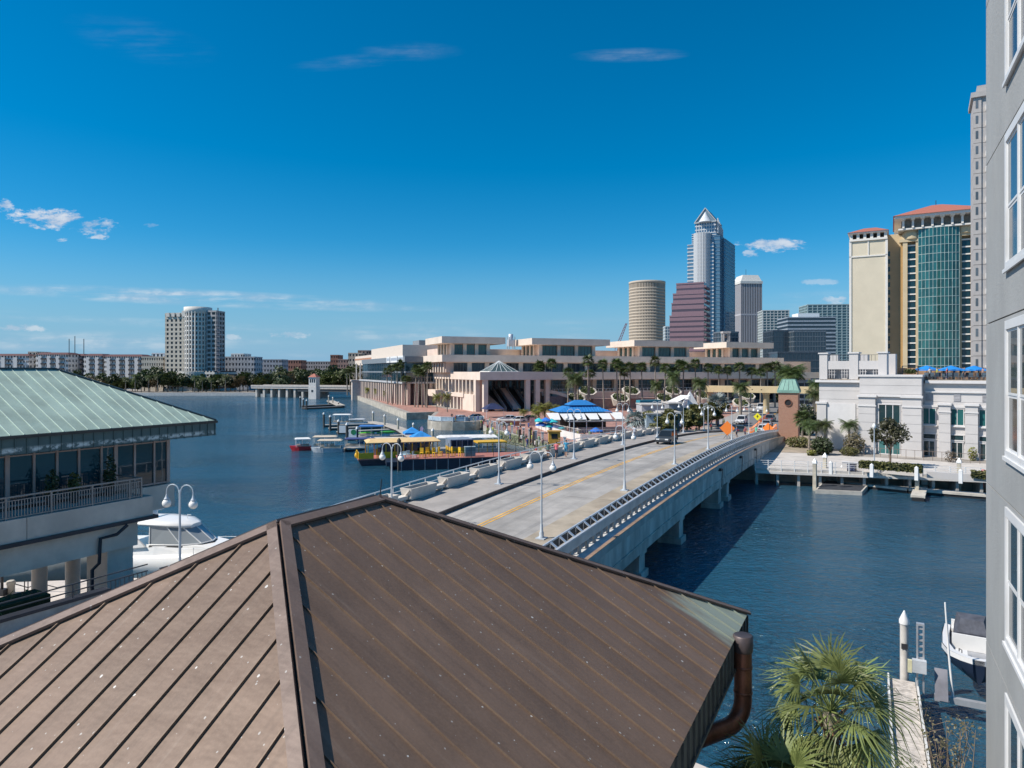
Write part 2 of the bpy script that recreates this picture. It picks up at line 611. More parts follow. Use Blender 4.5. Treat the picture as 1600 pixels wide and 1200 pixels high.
rp = [road_pt(*k, 0) for k in ((-8.6, 100), (2.2, 100), (.4, 116), (-2.5, 189), (-7.5, 330), (-19, 330), (-14.2, 189), (-10.9, 116))]
sheet('road', [(p.x, p.y) for p in rp], GZ + .008, asphalt)
sheet('crossing_road', [(p.x, p.y) for p in (road_pt(-30, 176, 0), road_pt(60, 176, 0), road_pt(60, 186, 0), road_pt(-30, 186, 0))], GZ + .006, asphalt)
for (a0, a1, a2, a3) in ((-13.6, -8.6, -17.4, -13.6), (2.2, 5.4, -1.7, 2.2)):
    mb = MB()
    p = [road_pt(a0, 101, 0), road_pt(a1, 101, 0), road_pt(a1 - 2.1, 116, 0), road_pt(a3, 174, 0), road_pt(a2, 174, 0), road_pt(a0 - 1.6, 116, 0)]
    mb.prism([(k.x, k.y) for k in p], GZ - .3, GZ + .14)
    structure(mb.build('pavement', walk_conc))
mb = MB()
for a in (-3.35, -3.05):
    p = [road_pt(a - 1.4, 100, 0), road_pt(a - 1.27, 100, 0), road_pt(a - 8.3, 300, 0), road_pt(a - 8.5, 300, 0)]
    mb.add([(k.x, k.y, GZ + .014) for k in p], [(0, 1, 2, 3)])
structure(mb.build('road_marking', M('yellow_line', (.66, .36, .06), .7, var=.2, vs=.8)))

# ------------------------------------------------------------------ the road bridge
br = thing('road_bridge', 'arched grey concrete road bridge over the channel with yellow centre line', 'bridge', (1.7, 39.3, 0), UROT)
joints = [-32, -17.5, -3, 11.2, 25.5, 40, 54.5, 69, 83.5, 101]
tanmat = M('tan_concrete', (.36, .305, .235), .9, var=.16, vs=.5, bump=.1, dirt=.5, dirtcol=(.28, .215, .155), dscale=.22)


def strip(x0, x1, s0, s1, top, bot, mi=0, mb=None, step=2.4):
    """a slab that follows the arch; top and bot are heights over the road line"""
    mb = mb or MB()
    k = max(1, int(round((s1 - s0) / step)))
    rings = []
    for i in range(k + 1):
        s = s0 + (s1 - s0) * i / k
        z = zb(s)
        rings.append([(x0, s, z + bot), (x1, s, z + bot), (x1, s, z + top), (x0, s, z + top)])
    return mb.loft(rings, mi, smooth=False)


for s0, s1 in zip(joints[:-1], joints[1:]):
    strip(-8.3, -.9, s0 + .035, s1 - .035, 0, -.45).build('deck_slab', road_conc, br)
    strip(-.9, 2.0, s0 + .035, s1 - .035, .004, -.45).build('deck_shoulder', tanmat, br)
    strip(-13.5, -8.42, s0 + .02, s1 - .02, .24, -.45).build('sidewalk_slab', walk_conc, br)
    strip(-8.42, -8.30, s0 + .02, s1 - .02, .27, -.1).build('kerb', M('dark_kerb', (.07, .055, .05), .7, var=.2), br)
strip(-13.2, 3.3, -32, 101, -.46, -.7).build('deck_joint', black, br)
lm = M('yellow_line', (.66, .36, .06))
for a in (-4.95, -4.65):
    strip(a, a + .14, -32, 101, .008, .003).build('lane_line', lm, br)
# right side: open balustrade of paired rails, drained shelf, tall fascia girder
rl = MB()
strip(1.98, 2.07, -32, 100, .95, .86, mb=rl)
rl.build('top_rail', silver, br)
rl = MB()
strip(2.46, 2.60, -32, 100, .66, .58, mb=rl)
rl.build('top_rail', silver, br)
strip(2.0, 2.05, -32, 100, .86, .40).build('rear_panel', M('slot_shade', (.045, .05, .055), .7), br)  # near-black colour stands in for the shade between the two rails
strip(2.44, 2.58, -32, 100, .58, .06).build('parapet_wall', M('parapet_concrete', (.52, .49, .46), .8, var=.12, vs=.8, dirt=.3, dirtcol=(.3, .29, .28)), br)
s = -30
cross = MB()
cross.slab([(2.07, -.11, .02), (2.48, -.11, -.27), (2.48, .11, -.27), (2.07, .11, .02)], (.5, 0, .8), .04)
cross.box(1.99, 2.06, -.06, .06, -.95, -.05)
cme = cross.mesh('rail_bracket', silver)
bal = MB()
bal.box(2.44, 2.56, -.14, .14, -.55, 0)
bme = bal.mesh('baluster', concrete)
while s < 99:
    put('rail_bracket', cme, br, (0, s, zb(s) + .87))
    put('baluster', bme, br, (0, s + .58, zb(s + .58) + .06))
    s += 1.16
strip(2.0, 3.52, -32, 100, -.42, -.62).build('shelf', M('pale_shelf', (.58, .57, .55), .8, var=.12), br)
strip(3.46, 3.66, -32, 100, -.16, -.62).build('lip', concrete, br)
strip(3.44, 3.68, -32, 100, -.13, -.16).build('lip_cap', M('rusty_edge', (.28, .19, .13), .7, var=.2), br)
SEG = [-32, -14, -1, 9.5, 20.3, 31, 42, 52, 62, 73, 84, 100]
for s0, s1 in zip(SEG[:-1], SEG[1:]):
    mb = strip(3.36, 3.58, s0 + .015, s1 - .015, -.62, -1.72)
    strip(3.30, 3.66, s0 + .015, s1 - .015, -1.72, -1.80, mb=mb)
    strip(3.24, 3.50, s0 + .015, s1 - .015, -1.80, -2.55, mb=mb)
    mb.build('fascia_girder', grey_conc, br)
for x in (-12.6, -9, -5, -1, 2.2):
    strip(x - .3, x + .3, -32, 100, -.7, -2.3).build('girder', grey_conc, br)
strip(-13.8, -13.5, -32, 100, .3, -2.3).build('fascia_girder', concrete, br)
for s, w in ((9.5, 1.3), (20.3, 1.3), (36.5, 1.5), (41, 1.3), (61.5, 1.3), (73, 1.3), (-12, 1.4)):
    pr = MB()
    pr.box(-13.2, 3.15, s - w / 2 - .15, s + w / 2 + .15, zb(s) - 3.1, zb(s) - 2.3)
    for x in (-12, -7, -2, 2.3):
        pr.box(x - .75, x + .75, s - w / 2, s + w / 2, -1.5, zb(s) - 3.1)
        pr.box(x - .95, x + .95, s - w / 2 - .2, s + w / 2 + .2, -1.5, .5)
    pr.build('pier', grey_conc, br)
ab = MB()
ab.box(-14.2, 3.8, 97, 104, -.5, 2.1)
ab.box(3.3, 3.9, 96, 104, -.5, zb(100) + .3)
ab.build('abutment', concrete, br)
for s in (33, 45, 56):                             # conduits hung on the outside of the girder
    mb = MB()
    z = zb(s)
    mb.box(3.6, 3.9, s - .1, s + .25, z - .75, z - .5)
    mb.tube([(3.8, s + .1, z - .6), (3.84, s + .8, z - .62), (3.75, s + 1.1, z - 1.1), (3.7, s + 1.1, z - 2.5)], .04, 6)
    mb.build('conduit', dark_metal, br)
# railing along the outer edge of the pavement
mb = MB()
for t0, t1 in ((1.05, .98), (.62, .58)):
    strip(-13.44, -13.36, -8.5, 72, t0 + .2, t1 + .2, mb=mb)
mb.build('hand_rail', silver, br)
pm = MB()
pm.box(-13.43, -13.37, -.03, .03, 0, 1.0)
pme = pm.mesh('rail_post', silver)
for k in range(41):
    s = -8.4 + 2 * k
    put('rail_post', pme, br, (0, s, zb(s) + .22))

# planter boxes on the pavement of the bridge
pl_m = M('planter_concrete', (.62, .57, .51), .85, var=.08, vs=.8, dirt=.2, dirtcol=(.42, .37, .32), dscale=.8)
soil = M('soil', (.05, .04, .03), .95)


def planter_mesh():
    mb = MB()
    b, t, h = .36, .50, .84
    L0, L1 = 1.50, 1.66
    rings = [[(-b, -L0, 0), (b, -L0, 0), (b, L0, 0), (-b, L0, 0)], [(-t, -L1, h), (t, -L1, h), (t, L1, h), (-t, L1, h)],
             [(-t + .1, -L1 + .12, h), (t - .1, -L1 + .12, h), (t - .1, L1 - .12, h), (-t + .1, L1 - .12, h)],
             [(-t + .12, -L1 + .14, h - .22), (t - .12, -L1 + .14, h - .22), (t - .12, L1 - .14, h - .22), (-t + .12, L1 - .14, h - .22)]]
    mb.loft(rings, 0, smooth=False)
    return mb


pt = thing('planter_box', 'first pale concrete planter box on the bridge pavement, beside the roof edge', 'planter', (0, 0, 0), UROT, 'planters along the bridge pavement')
planter_mesh().build('box', pl_m, pt)
mb = MB()
mb.box(-.37, .37, -1.5, 1.5, .6, .63)
mb.build('soil', soil, pt)
for sx in (-1, 1):
    mb = MB()
    mb.beam((-.3, sx * 1.56, .1), (.35, sx * 1.68, .75), .12, .08)
    mb.build('end_brace', pl_m, pt)
bench_m = MB()
bench_m.box(-.28, .28, -.72, .72, .18, .42)
bench_m.box(-.2, .2, -.6, -.4, 0, .18).box(-.2, .2, .4, .6, 0, .18)
bench_me = bench_m.mesh('concrete_bench', pl_m)
ORD = ['first', 'second', 'third', 'fourth', 'fifth', 'sixth', 'seventh', 'eighth', 'ninth', 'tenth', 'eleventh', 'twelfth', 'thirteenth', 'fourteenth', 'fifteenth', 'sixteenth', 'seventeenth']
for k in range(16):
    s = .85 + 4.75 * k
    p = road_pt(-12.55, s, zb(s) + .24)
    lb = ['first pale planter box on the bridge pavement, cut off by the brown roof edge'][0] if k == 0 else '%s pale planter box on the bridge pavement, counted from the brown roof' % ORD[k]
    o = pt if k == 0 else dup(pt, p, UROT, lb)
    o.location = p
    o['label'] = lb
    s2 = s + 2.37
    q_ = road_pt(-12.62, s2, zb(s2) + .24)
    tag(put('concrete_bench', bench_me, None, q_, UROT), 'low concrete block between the %s and %s planter boxes' % (ORD[k], ORD[k + 1]), 'bench', 'low blocks between the planters')

# ------------------------------------------------------------------ twin-globe street lamps
def make_lamp(label, cat='street lamp'):
    t = thing('street_lamp', label, cat, (0, 0, 0), UROT)
    mb = MB()
    mb.box(-.28, .28, -.28, .28, 0, .06)
    mb.lathe([(.17, .06), (.17, .12), (.13, .18), (.14, .34), (.10, .42), (.075, .8), (.065, .86)], 10)
    mb.build('base', lamp_paint, t)
    mb = MB()
    mb.tube([(0, 0, .8), (0, 0, 2.6), (0, 0, 4.75)], [.062, .055, .04], 8)
    mb.build('pole', lamp_paint, t)
    for sx in (-1, 1):
        mb = MB()
        pts = [(0, 0, 4.45), (sx * .03, 0, 4.62)]
        for i in range(9):
            a = math.pi - math.pi * i / 8
            pts.append((sx * (.38 + .34 * math.cos(a)), 0, 4.66 + .33 * math.sin(a)))
        pts.append((sx * .72, 0, 4.5))
        mb.tube(pts, .026, 6)
        mb.lathe([(.03, 4.52), (.05, 4.46), (.06, 4.40), (.11, 4.33), (.13, 4.30), (.10, 4.28)], 8, (sx * .72, 0))
        mb.build('arm', lamp_paint, t)
        mb = MB()
        mb.ball((sx * .72, 0, 4.10), .20, 12, 8)
        mb.build('globe', globe_m, t)
    return t


lamp0 = make_lamp('twin globe street lamp on the right of the bridge road, nearest the brown roof')
lab_r = ['twin globe lamp on the right of the bridge road, nearest the brown roof', 'twin globe lamp on the right of the bridge road, second from the roof',
         'twin globe lamp on the right of the bridge road, third from the roof', 'twin globe lamp at the crest of the bridge just before the orange diamond sign',
         'twin globe lamp right of the bridge road just past the orange diamond sign', 'twin globe lamp right of the road beside the grey cars',
         'twin globe lamp at the bridge end left of the brick tower', 'twin globe lamp beside the brick tower by the traffic barrels']
for i, s in enumerate((0, 15, 30.2, 45.6, 61, 76, 91, 106)):
    z = zb(s) if s < 100 else GZ + .14
    p = road_pt(0 if s < 100 else 3, s, z)
    (lamp0 if i == 0 else dup(lamp0, p, UROT, lab_r[i], 'twin globe lamps right of the road')).location = p
lamp0['label'], lamp0['group'] = lab_r[0], 'twin globe lamps right of the road'
lab_l = ['twin globe lamp at the far left of the bridge, rising behind the roof peak', 'twin globe lamp on the bridge pavement beside the third planter', 'twin globe lamp on the bridge pavement beside the two walkers',
         'twin globe lamp on the bridge pavement beside the tenth planter', 'twin globe lamp on the bridge pavement behind the dark van', 'twin globe lamp on the pavement before the leafy shrubs',
         'twin globe lamp on the pavement at the far end of the planters', 'twin globe lamp left of the far street beside the white pickup', 'twin globe lamp left of the far street nearest the canopy column']
for i, s in enumerate((-1.6, 12.2, 27.8, 43, 58, 73, 88, 103, 118)):
    p = road_pt(-9.5 if s < 100 else -11.8, s, zb(s) + (.24 if s < 100 else .14))
    dup(lamp0, p, UROT, lab_l[i], 'twin globe lamps on the left pavement')

# ------------------------------------------------------------------ the brown metal roof in the foreground
def roof_metal(name, base, light, patina=None, spots=True):
    m = bpy.data.materials.new(name)
    m.use_nodes = True
    nt = m.node_tree
    q = N(nt)
    b = nt.nodes['Principled BSDF']
    geo = q.n('ShaderNodeNewGeometry')
    p = geo.outputs['Position']
    rot = q.n('ShaderNodeMapping', ins={'Vector': p, 'Rotation': (0, 0, -UROT)}).outputs[0]
    f = q.ramp(q.noise(p, .55, 6, .62, .5), .3, .72)
    c = q.mix(f, base, light)
    oi = q.n('ShaderNodeObjectInfo')
    hv = q.n('ShaderNodeHueSaturation', ins={'Value': q.m('ADD', .86, q.m('MULTIPLY', oi.outputs['Random'], .26)), 'Color': c})
    c = hv.outputs[0]
    nsep = q.n('ShaderNodeSeparateXYZ', ins={0: q.n('ShaderNodeMapping', ins={'Vector': geo.outputs['Normal'], 'Rotation': (0, 0, -UROT)}).outputs[0]})
    side = q.m('GREATER_THAN', q.m('ABSOLUTE', nsep.outputs[0]), q.m('ABSOLUTE', nsep.outputs[1]))
    sA = q.noise(q.n('ShaderNodeMapping', ins={'Vector': rot, 'Scale': (.35, 7, .35)}).outputs[0], 1.0, 4)
    sB = q.noise(q.n('ShaderNodeMapping', ins={'Vector': rot, 'Scale': (7, .35, .35)}).outputs[0], 1.0, 4)
    sS = q.m('ADD', q.m('MULTIPLY', sA, side), q.m('MULTIPLY', sB, q.m('SUBTRACT', 1.0, side)))
    st = q.ramp(sS, .5, .75)
    c = q.mix(q.m('MULTIPLY', q.ramp(sS, .42, .2), .22), c, (.30, .25, .21))
    c = q.mix(q.m('MULTIPLY', st, .34), c, tuple(x * .55 for x in base))
    fine = q.ramp(q.noise(p, 26, 3), .35, .7)
    c = q.mix(q.m('MULTIPLY', fine, .16), c, tuple(x * 1.5 for x in light))
    if patina:
        cx, cy, cz = patina
        dv = q.n('ShaderNodeVectorMath', operation='DISTANCE', ins={0: p, 1: (cx, cy, cz)}).outputs['Value']
        mk = q.m('ADD', q.ramp(dv, .6, 4.2, 1.15, -.25), q.m('MULTIPLY', q.m('SUBTRACT', q.noise(q.n('ShaderNodeMapping', ins={'Vector': rot, 'Scale': (.5, 2.4, .5)}).outputs[0], 1.3, 5), .5), 1.5))
        c = q.mix(q.m('MULTIPLY', q.ramp(mk, .28, .9), .8), c, (.30, .36, .30))
    if spots:
        vo = q.n('ShaderNodeTexVoronoi', feature='F1', voronoi_dimensions='2D', ins={'Vector': rot, 'Scale': 1.9, 'Randomness': 1.0})
        sel = q.m('GREATER_THAN', q.n('ShaderNodeSeparateColor', ins={0: vo.outputs['Color']}).outputs[0], .55)
        sz = q.m('MULTIPLY', q.n('ShaderNodeSeparateColor', ins={0: vo.outputs['Color']}).outputs[1], .07)
        sp = q.m('MULTIPLY', sel, q.m('LESS_THAN', q.m('ADD', vo.outputs['Distance'], q.m('MULTIPLY', q.noise(p, 30, 2), .05)), sz))
        c = q.mix(q.m('MULTIPLY', sp, .75), c, (.62, .62, .60))
        v2 = q.n('ShaderNodeTexVoronoi', feature='F1', voronoi_dimensions='2D', ins={'Vector': rot, 'Scale': 5.5, 'Randomness': 1.0})
        s2 = q.m('LESS_THAN', q.m('ADD', v2.outputs['Distance'], q.m('MULTIPLY', q.noise(p, 40, 2), .09)), q.m('MULTIPLY', q.m('POWER', q.n('ShaderNodeSeparateColor', ins={0: v2.outputs['Color']}).outputs[0], 2.5), .13))
        c = q.mix(q.m('MULTIPLY', s2, .5), c, (.5, .5, .48))
    nt.links.new(c, b.inputs['Base Color'])
    b.inputs['Roughness'].default_value = .52
    b.inputs['Metallic'].default_value = .12
    b.inputs['Specular IOR Level'].default_value = .35
    bn = q.n('ShaderNodeBump', ins={'Strength': .4, 'Distance': .06, 'Height': q.noise(q.n('ShaderNodeMapping', ins={'Vector': rot, 'Scale': (.6, 1.5, .5)}).outputs[0], 1.6, 3)})
    nt.links.new(bn.outputs[0], b.inputs['Normal'])
    return m


ra0, ra1, rb0, rb1 = -15.117, -2.631, 3.235, 17.273      # eaves rectangle on the street grid
rA, rB, rmid, ez, tz_ = 8.398, 11.03, -8.874, 8.119, 11.40
rc = grid(rmid, 10.25, 1.2)
L = lambda a, b, z: V((a - rmid, b - 10.25, z - 1.2))
cpos = grid(ra1, rb1, ez)
rust_roof = roof_metal('brown_roof_metal', (.140, .094, .068), (.178, .120, .088), (cpos.x, cpos.y, cpos.z))
rib_m = roof_metal('brown_roof_rib', (.15, .10, .07), (.21, .145, .10), (cpos.x, cpos.y, cpos.z), False)
cap_m = roof_metal('roof_cap_metal', (.14, .10, .082), (.18, .13, .108), None, True)
rf = thing('metal_roof_building', 'brown standing seam metal hip roof filling the bottom of the picture', 'building', rc, UROT)
sl_ = math.hypot(6.243, 3.281)
seam_roof(rf, L(ra1, rb0, ez), (0, 1, 0), (-6.243, 0, 3.281), [(0, 0), (14.038, 0), (7.795, sl_), (5.163, sl_)], .50, [rust_roof, rib_m], rib=(.014, .028), start=.11)
sh_ = math.hypot(5.163, 3.281)
seam_roof(rf, L(ra0, rb0, ez), (1, 0, 0), (0, 5.163, 3.281), [(0, 0), (12.486, 0), (6.243, sh_)], .52, [rust_roof, rib_m], rib=(.018, .036), start=.2)
seam_roof(rf, L(ra0, rb0, ez), (0, 1, 0), (6.243, 0, 3.281), [(0, 0), (14.038, 0), (7.795, sl_), (5.163, sl_)], 1.0, [rust_roof, rib_m])
seam_roof(rf, L(ra0, rb1, ez), (1, 0, 0), (0, -6.243, 3.281), [(0, 0), (12.486, 0), (6.243, sl_)], 1.0, [rust_roof, rib_m])
Ap, Bp = L(rmid, rA, tz_), L(rmid, rB, tz_)
nR = V((3.281, 0, 6.243)).normalized()
nH = V((0, -3.281, 5.163)).normalized()
nL = V((-3.281, 0, 6.243)).normalized()
nF = V((0, 3.281, 6.243)).normalized()
for p, e, na, nb in ((Ap, L(ra1, rb0, ez), nR, nH), (Ap, L(ra0, rb0, ez), nH, nL), (Bp, L(ra1, rb1, ez), nF, nR), (Bp, L(ra0, rb1, ez), nL, nF), (Ap, Bp, nL, nR)):
    d = (e - p).normalized()
    mb = MB()
    wdt = .10 if e is not Bp and na is nF or nb is nF else .17
    for nn, other in ((na, nb), (nb, na)):
        side = nn.cross(d)
        if side.dot(other) > 0:
            side = -side
        up = nn * .045
        q0, q1 = p + nn * .05, e + nn * .05
        mb.slab([q0, q0 + side * wdt, q1 + side * wdt, q1] if True else [], nn, .05, 0)
    mb.build('ridge_cap' if e is Bp else 'hip_cap', cap_m, rf)
# eaves boards with battens, walls
dk = M('dark_green_fascia', (.055, .062, .06), .6, .15, var=.2, vs=2)
b = rb0
while b < rb1 - .1:
    mb = MB()
    p = L(ra1, b, 0)
    mb.box(p.x - .05, p.x - .01, p.y, p.y + .385, ez - 1.2 - .62, ez - 1.2 - .0)
    mb.box(p.x - .05, p.x + .03, p.y + .355, p.y + .395, ez - 1.2 - .62, ez - 1.2 - .01)
    mb.build('fascia_panel', dk, rf)
    b += .40
mb = MB()
for a0, a1, b0_, b1_ in ((ra0 + .02, ra1 - .02, rb1 - .03, rb1), (ra0 + .02, ra1 - .02, rb0, rb0 + .03), (ra0, ra0 + .03, rb0, rb1)):
    p, p2 = L(a0, b0_, ez), L(a1, b1_, ez)
    mb.box(p.x, p2.x, p.y, p2.y, p.z - .62, p.z)
mb.build('fascia', dk, rf)
mb = MB()
p = L(ra1, rb0, ez)
mb.box(-.07 + p.x, p.x + .04, p.y, p.y + 14.03, p.z - .68, p.z - .61)
mb.build('drip_edge', dk, rf)
mb = MB()
p, p2 = L(ra0 + .04, rb0 + .04, ez - .66), L(ra1 - .06, rb1 - .04, ez - .62)
mb.box(p.x, p2.x, p.y, p2.y, p.z, p2.z)
mb.build('soffit', dk, rf)
mb = MB()
p, p2 = L(ra0 + 1.2, rb0 + 1.2, 1.2), L(ra1 - 1.3, rb1 - 1.2, ez - .66)
mb.box(p.x, p2.x, p.y, p2.y, p.z, p2.z)
mb.build('wall', M('tan_stucco', (.36, .30, .25), .9, var=.1), rf)
mb = MB()
mb.tube([Bp + V((.02, .05, .06)), Bp + V((.05, .06, .4))], .012, 5)
mb.build('lightning_rod', dark_metal, rf)
copper = M('copper_pipe', (.20, .085, .055), .42, .55, var=.4, vs=1.6, dirt=.55, dirtcol=(.06, .035, .03), dscale=1.3, stretch=(1, 1, .4))
dpx, dpy = ra1 + .16, rb1 - 1.66
pp = L(dpx, dpy, 0)
ds = MB()
pts = [(pp.x, pp.y, 6.72), (pp.x, pp.y, 5.75)]
for i in range(7):
    a = math.pi / 2 * i / 6
    pts.append((pp.x - .28 * (1 - math.cos(a)), pp.y - .42 * (1 - math.cos(a)), 5.6 - .5 * math.sin(a)))
pts += [(pp.x - .7, pp.y - 1.05, 5.08), (pp.x - 1.4, pp.y - 2.1, 5.0)]
ds.tube(pts, .19, 16)
dso = ds.build('downspout', copper, rf)
mb = MB()
mb.lathe([(.20, 6.66), (.215, 6.7), (.215, 7.0), (.19, 7.02)], 16, (pp.x, pp.y))
mb.build('rain_head', M('aged_copper', (.09, .07, .07), .5, .4, var=.3), dso)
mb = MB()
for z in (5.75, 6.3):
    mb.lathe([(.195, z), (.205, z + .01), (.205, z + .05), (.195, z + .06)], 16, (pp.x, pp.y))
mb.build('joint_ring', copper, dso)

# ------------------------------------------------------------------ teal-roofed building on the left
tb_o = grid(-40, 18, 1.2)
T = lambda a, b, z: V((a + 40, b - 18, z - 1.2))
tb = thing('green_roof_building', 'grey building on columns under a pale green copper roof at the left edge', 'building', tb_o, UROT)
teal = M('green_copper', (.39, .485, .40), .6, .1, var=.13, vs=.7, orand=.06, dirt=.35, dirtcol=(.24, .36, .31), dscale=1.4)
teal_rib = M('green_copper_rib', (.50, .60, .54), .6, .1, var=.1)
slt = math.hypot(6.1, 3.15)
seam_roof(tb, T(-35.7, 4, 10.95), (0, 1, 0), (-6.1, 0, 3.15), [(0, 0), (24.8, 0), (18.7, slt), (0, slt)], .6, [teal, teal_rib], rib=(.022, .035), start=.2)
seam_roof(tb, T(-43, 28.8, 10.95), (1, 0, 0), (0, -6.1, 3.15), [(0, 0), (7.3, 0), (1.2, slt), (0, slt * 4.9 / 6.1)], .6, [teal, teal_rib])
seam_roof(tb, T(-43, 4, 13.48), (0, 1, 0), (1.2, 0, .62), [(0, 0), (19.9, 0), (18.7, 1.35), (0, 1.35)], 1.2, [teal, teal_rib])
dteal = M('dark_cap', (.05, .07, .075), .5, .2, var=.15)
for p, e in ((T(-41.8, 4, 14.1), T(-41.8, 22.7, 14.1)), (T(-41.8, 22.7, 14.1), T(-35.7, 28.8, 10.95)), (T(-41.8, 22.7, 14.1), T(-43, 23.9, 13.48))):
    mb = MB()
    mb.beam(p + V((0, 0, .05)), e + V((0, 0, .05)), .2, .1)
    mb.build('ridge_cap', dteal, tb)
# eaves: dark drip edge, copper panels with pale irregular patches at the bottom
mb = MB()
for (a0, a1, b0, b1) in ((-35.72, -35.6, 4, 28.84), (-43, -35.72, 28.72, 28.84)):
    p, p2 = T(a0, b0, 10.82), T(a1, b1, 10.96)
    mb.box(p.x, p2.x, p.y, p2.y, p.z, p2.z)
mb.build('gutter', M('gutter_brown', (.06, .05, .045), .5, .2), tb)
pm_ = bpy.data.materials.new('pale_patch_panel')
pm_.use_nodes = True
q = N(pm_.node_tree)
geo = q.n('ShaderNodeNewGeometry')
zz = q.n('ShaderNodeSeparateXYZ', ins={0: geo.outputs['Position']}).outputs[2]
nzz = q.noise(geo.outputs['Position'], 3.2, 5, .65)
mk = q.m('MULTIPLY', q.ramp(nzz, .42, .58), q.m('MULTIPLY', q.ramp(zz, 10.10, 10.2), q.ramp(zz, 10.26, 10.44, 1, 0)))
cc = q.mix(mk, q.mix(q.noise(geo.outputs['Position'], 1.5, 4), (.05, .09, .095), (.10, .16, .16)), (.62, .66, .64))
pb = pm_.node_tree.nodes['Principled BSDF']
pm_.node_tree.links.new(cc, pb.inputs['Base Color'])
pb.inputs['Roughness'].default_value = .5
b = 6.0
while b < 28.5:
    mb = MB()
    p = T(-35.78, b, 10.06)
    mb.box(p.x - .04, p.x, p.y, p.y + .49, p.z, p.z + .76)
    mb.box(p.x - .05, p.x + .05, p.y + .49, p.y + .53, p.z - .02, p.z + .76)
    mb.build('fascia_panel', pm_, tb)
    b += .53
mb = MB()
p, p2 = T(-42.95, 6, 10.2), T(-35.85, 28.7, 10.3)
mb.box(p.x, p2.x, p.y, p2.y, p.z, p2.z)
mb.build('soffit', M('soffit_brown', (.16, .13, .11), .8), tb)
mb = MB()
p, p2 = T(-42.98, 4, 10.3), T(-42.85, 23.8, 13.4)
mb.box(p.x, p2.x, p.y, p2.y, p.z, p2.z)
mb.build('rear_wall', M('soffit_brown', (.16, .13, .11)), tb)
# window wall
gl_teal = glass('tinted_window', (.012, .05, .068), .02, 0, 1.62, .02, .7, .5)
pinkish = M('pinkish_frame', (.40, .31, .28), .55, .15, var=.08)
MUL = [26.6, 25.7, 24.5, 23.4, 22.6, 21.4, 20.3, 19.2, 18.0, 16.8, 15.6, 14.4, 13.2, 12.0]
for i, b in enumerate(MUL):
    mb = MB()
    p = T(-37.2, b, 0)
    w = .10 if i in (0, 3, 8) else .055
    mb.box(p.x - .1, p.x + .05, p.y - w, p.y + w, 7.35 - 1.2, 10.2 - 1.2)
    mb.build('mullion', pinkish, tb)
for b1, b0 in zip(MUL[:-1], MUL[1:]):
    w = MB()
    p, p2 = T(-37.2, b0, 0), T(-37.2, b1, 0)
    w.box(p.x - .06, p.x + .03, p.y + .06, p2.y - .06, 9.80 - 1.2, 9.87 - 1.2)
    w.box(p.x - .06, p.x + .03, p.y + .06, p2.y - .06, 7.35 - 1.2, 7.45 - 1.2)
    wo = w.build('window', pinkish, tb)
    for z0, z1 in ((7.45, 9.80), (9.87, 10.2)):
        g_ = MB()
        g_.box(p.x - .05, p.x - .03, p.y + .055, p2.y - .055, z0 - 1.2, z1 - 1.2)
        g_.build('pane', gl_teal, wo)
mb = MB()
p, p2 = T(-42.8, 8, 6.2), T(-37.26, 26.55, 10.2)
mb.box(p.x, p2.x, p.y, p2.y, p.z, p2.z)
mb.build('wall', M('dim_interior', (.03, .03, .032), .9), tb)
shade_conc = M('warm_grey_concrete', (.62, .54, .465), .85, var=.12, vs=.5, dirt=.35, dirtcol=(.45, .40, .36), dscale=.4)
mb = MB()
p, p2 = T(-42.85, 24, 5.9), T(-36.95, 26.85, 7.3)
mb.box(p.x, p2.x, p.y, p2.y, p.z, p2.z)
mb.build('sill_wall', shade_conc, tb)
for b0, b1 in ((6.5, 12.4), (12.43, 17.6), (17.63, 23.9)):
    mb = MB()
    p, p2 = T(-37.1, b0, 6.15), T(-34.7, b1, 7.2)
    mb.box(p.x, p2.x, p.y, p2.y, p.z, p2.z)
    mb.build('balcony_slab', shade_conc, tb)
mb = MB()
p, p2 = T(-37, 6.5, 5.98), T(-34.5, 24.1, 6.15)
mb.box(p.x, p2.x, p.y, p2.y, p.z, p2.z)
pq = T(-34.45, 22.3, 6.0)
mb.build('drip_gutter', M('navy_gutter', (.03, .033, .045), .5, .2), tb)
mb = MB()
mb.tube([(pq.x, pq.y, pq.z - .05), (pq.x - .1, pq.y - .5, pq.z - .45), (pq.x - .35, pq.y - 1.2, pq.z - .55), (pq.x - .38, pq.y - 1.25, pq.z - 1.8), (pq.x - .55, pq.y - 1.5, pq.z - 2.1), (pq.x - .55, pq.y - 1.5, pq.z - 4.7)], .09, 8)
mb.build('drain_pipe', M('navy_gutter', (.03, .033, .045)), tb)
mb = MB()
p, p2 = T(-42.5, 6.5, 4.65), T(-34.95, 23.2, 5.98)
mb.box(p.x, p2.x, p.y, p2.y, p.z, p2.z)
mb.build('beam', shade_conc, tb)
mb = MB()
p, p2 = T(-37.0, 21.7, 1.2), T(-35.2, 23.1, 4.65)
mb.box(p.x, p2.x, p.y, p2.y, p.z, p2.z)
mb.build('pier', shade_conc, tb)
for b_, a_ in ((20.3, -38.8), (22.0, -38.8), (14, -38.8)):
    mb = MB()
    p = T(a_, b_, 0)
    mb.lathe([(.36, 0), (.36, 3.46)], 18, (p.x, p.y))
    mb.build('column', shade_conc, tb)
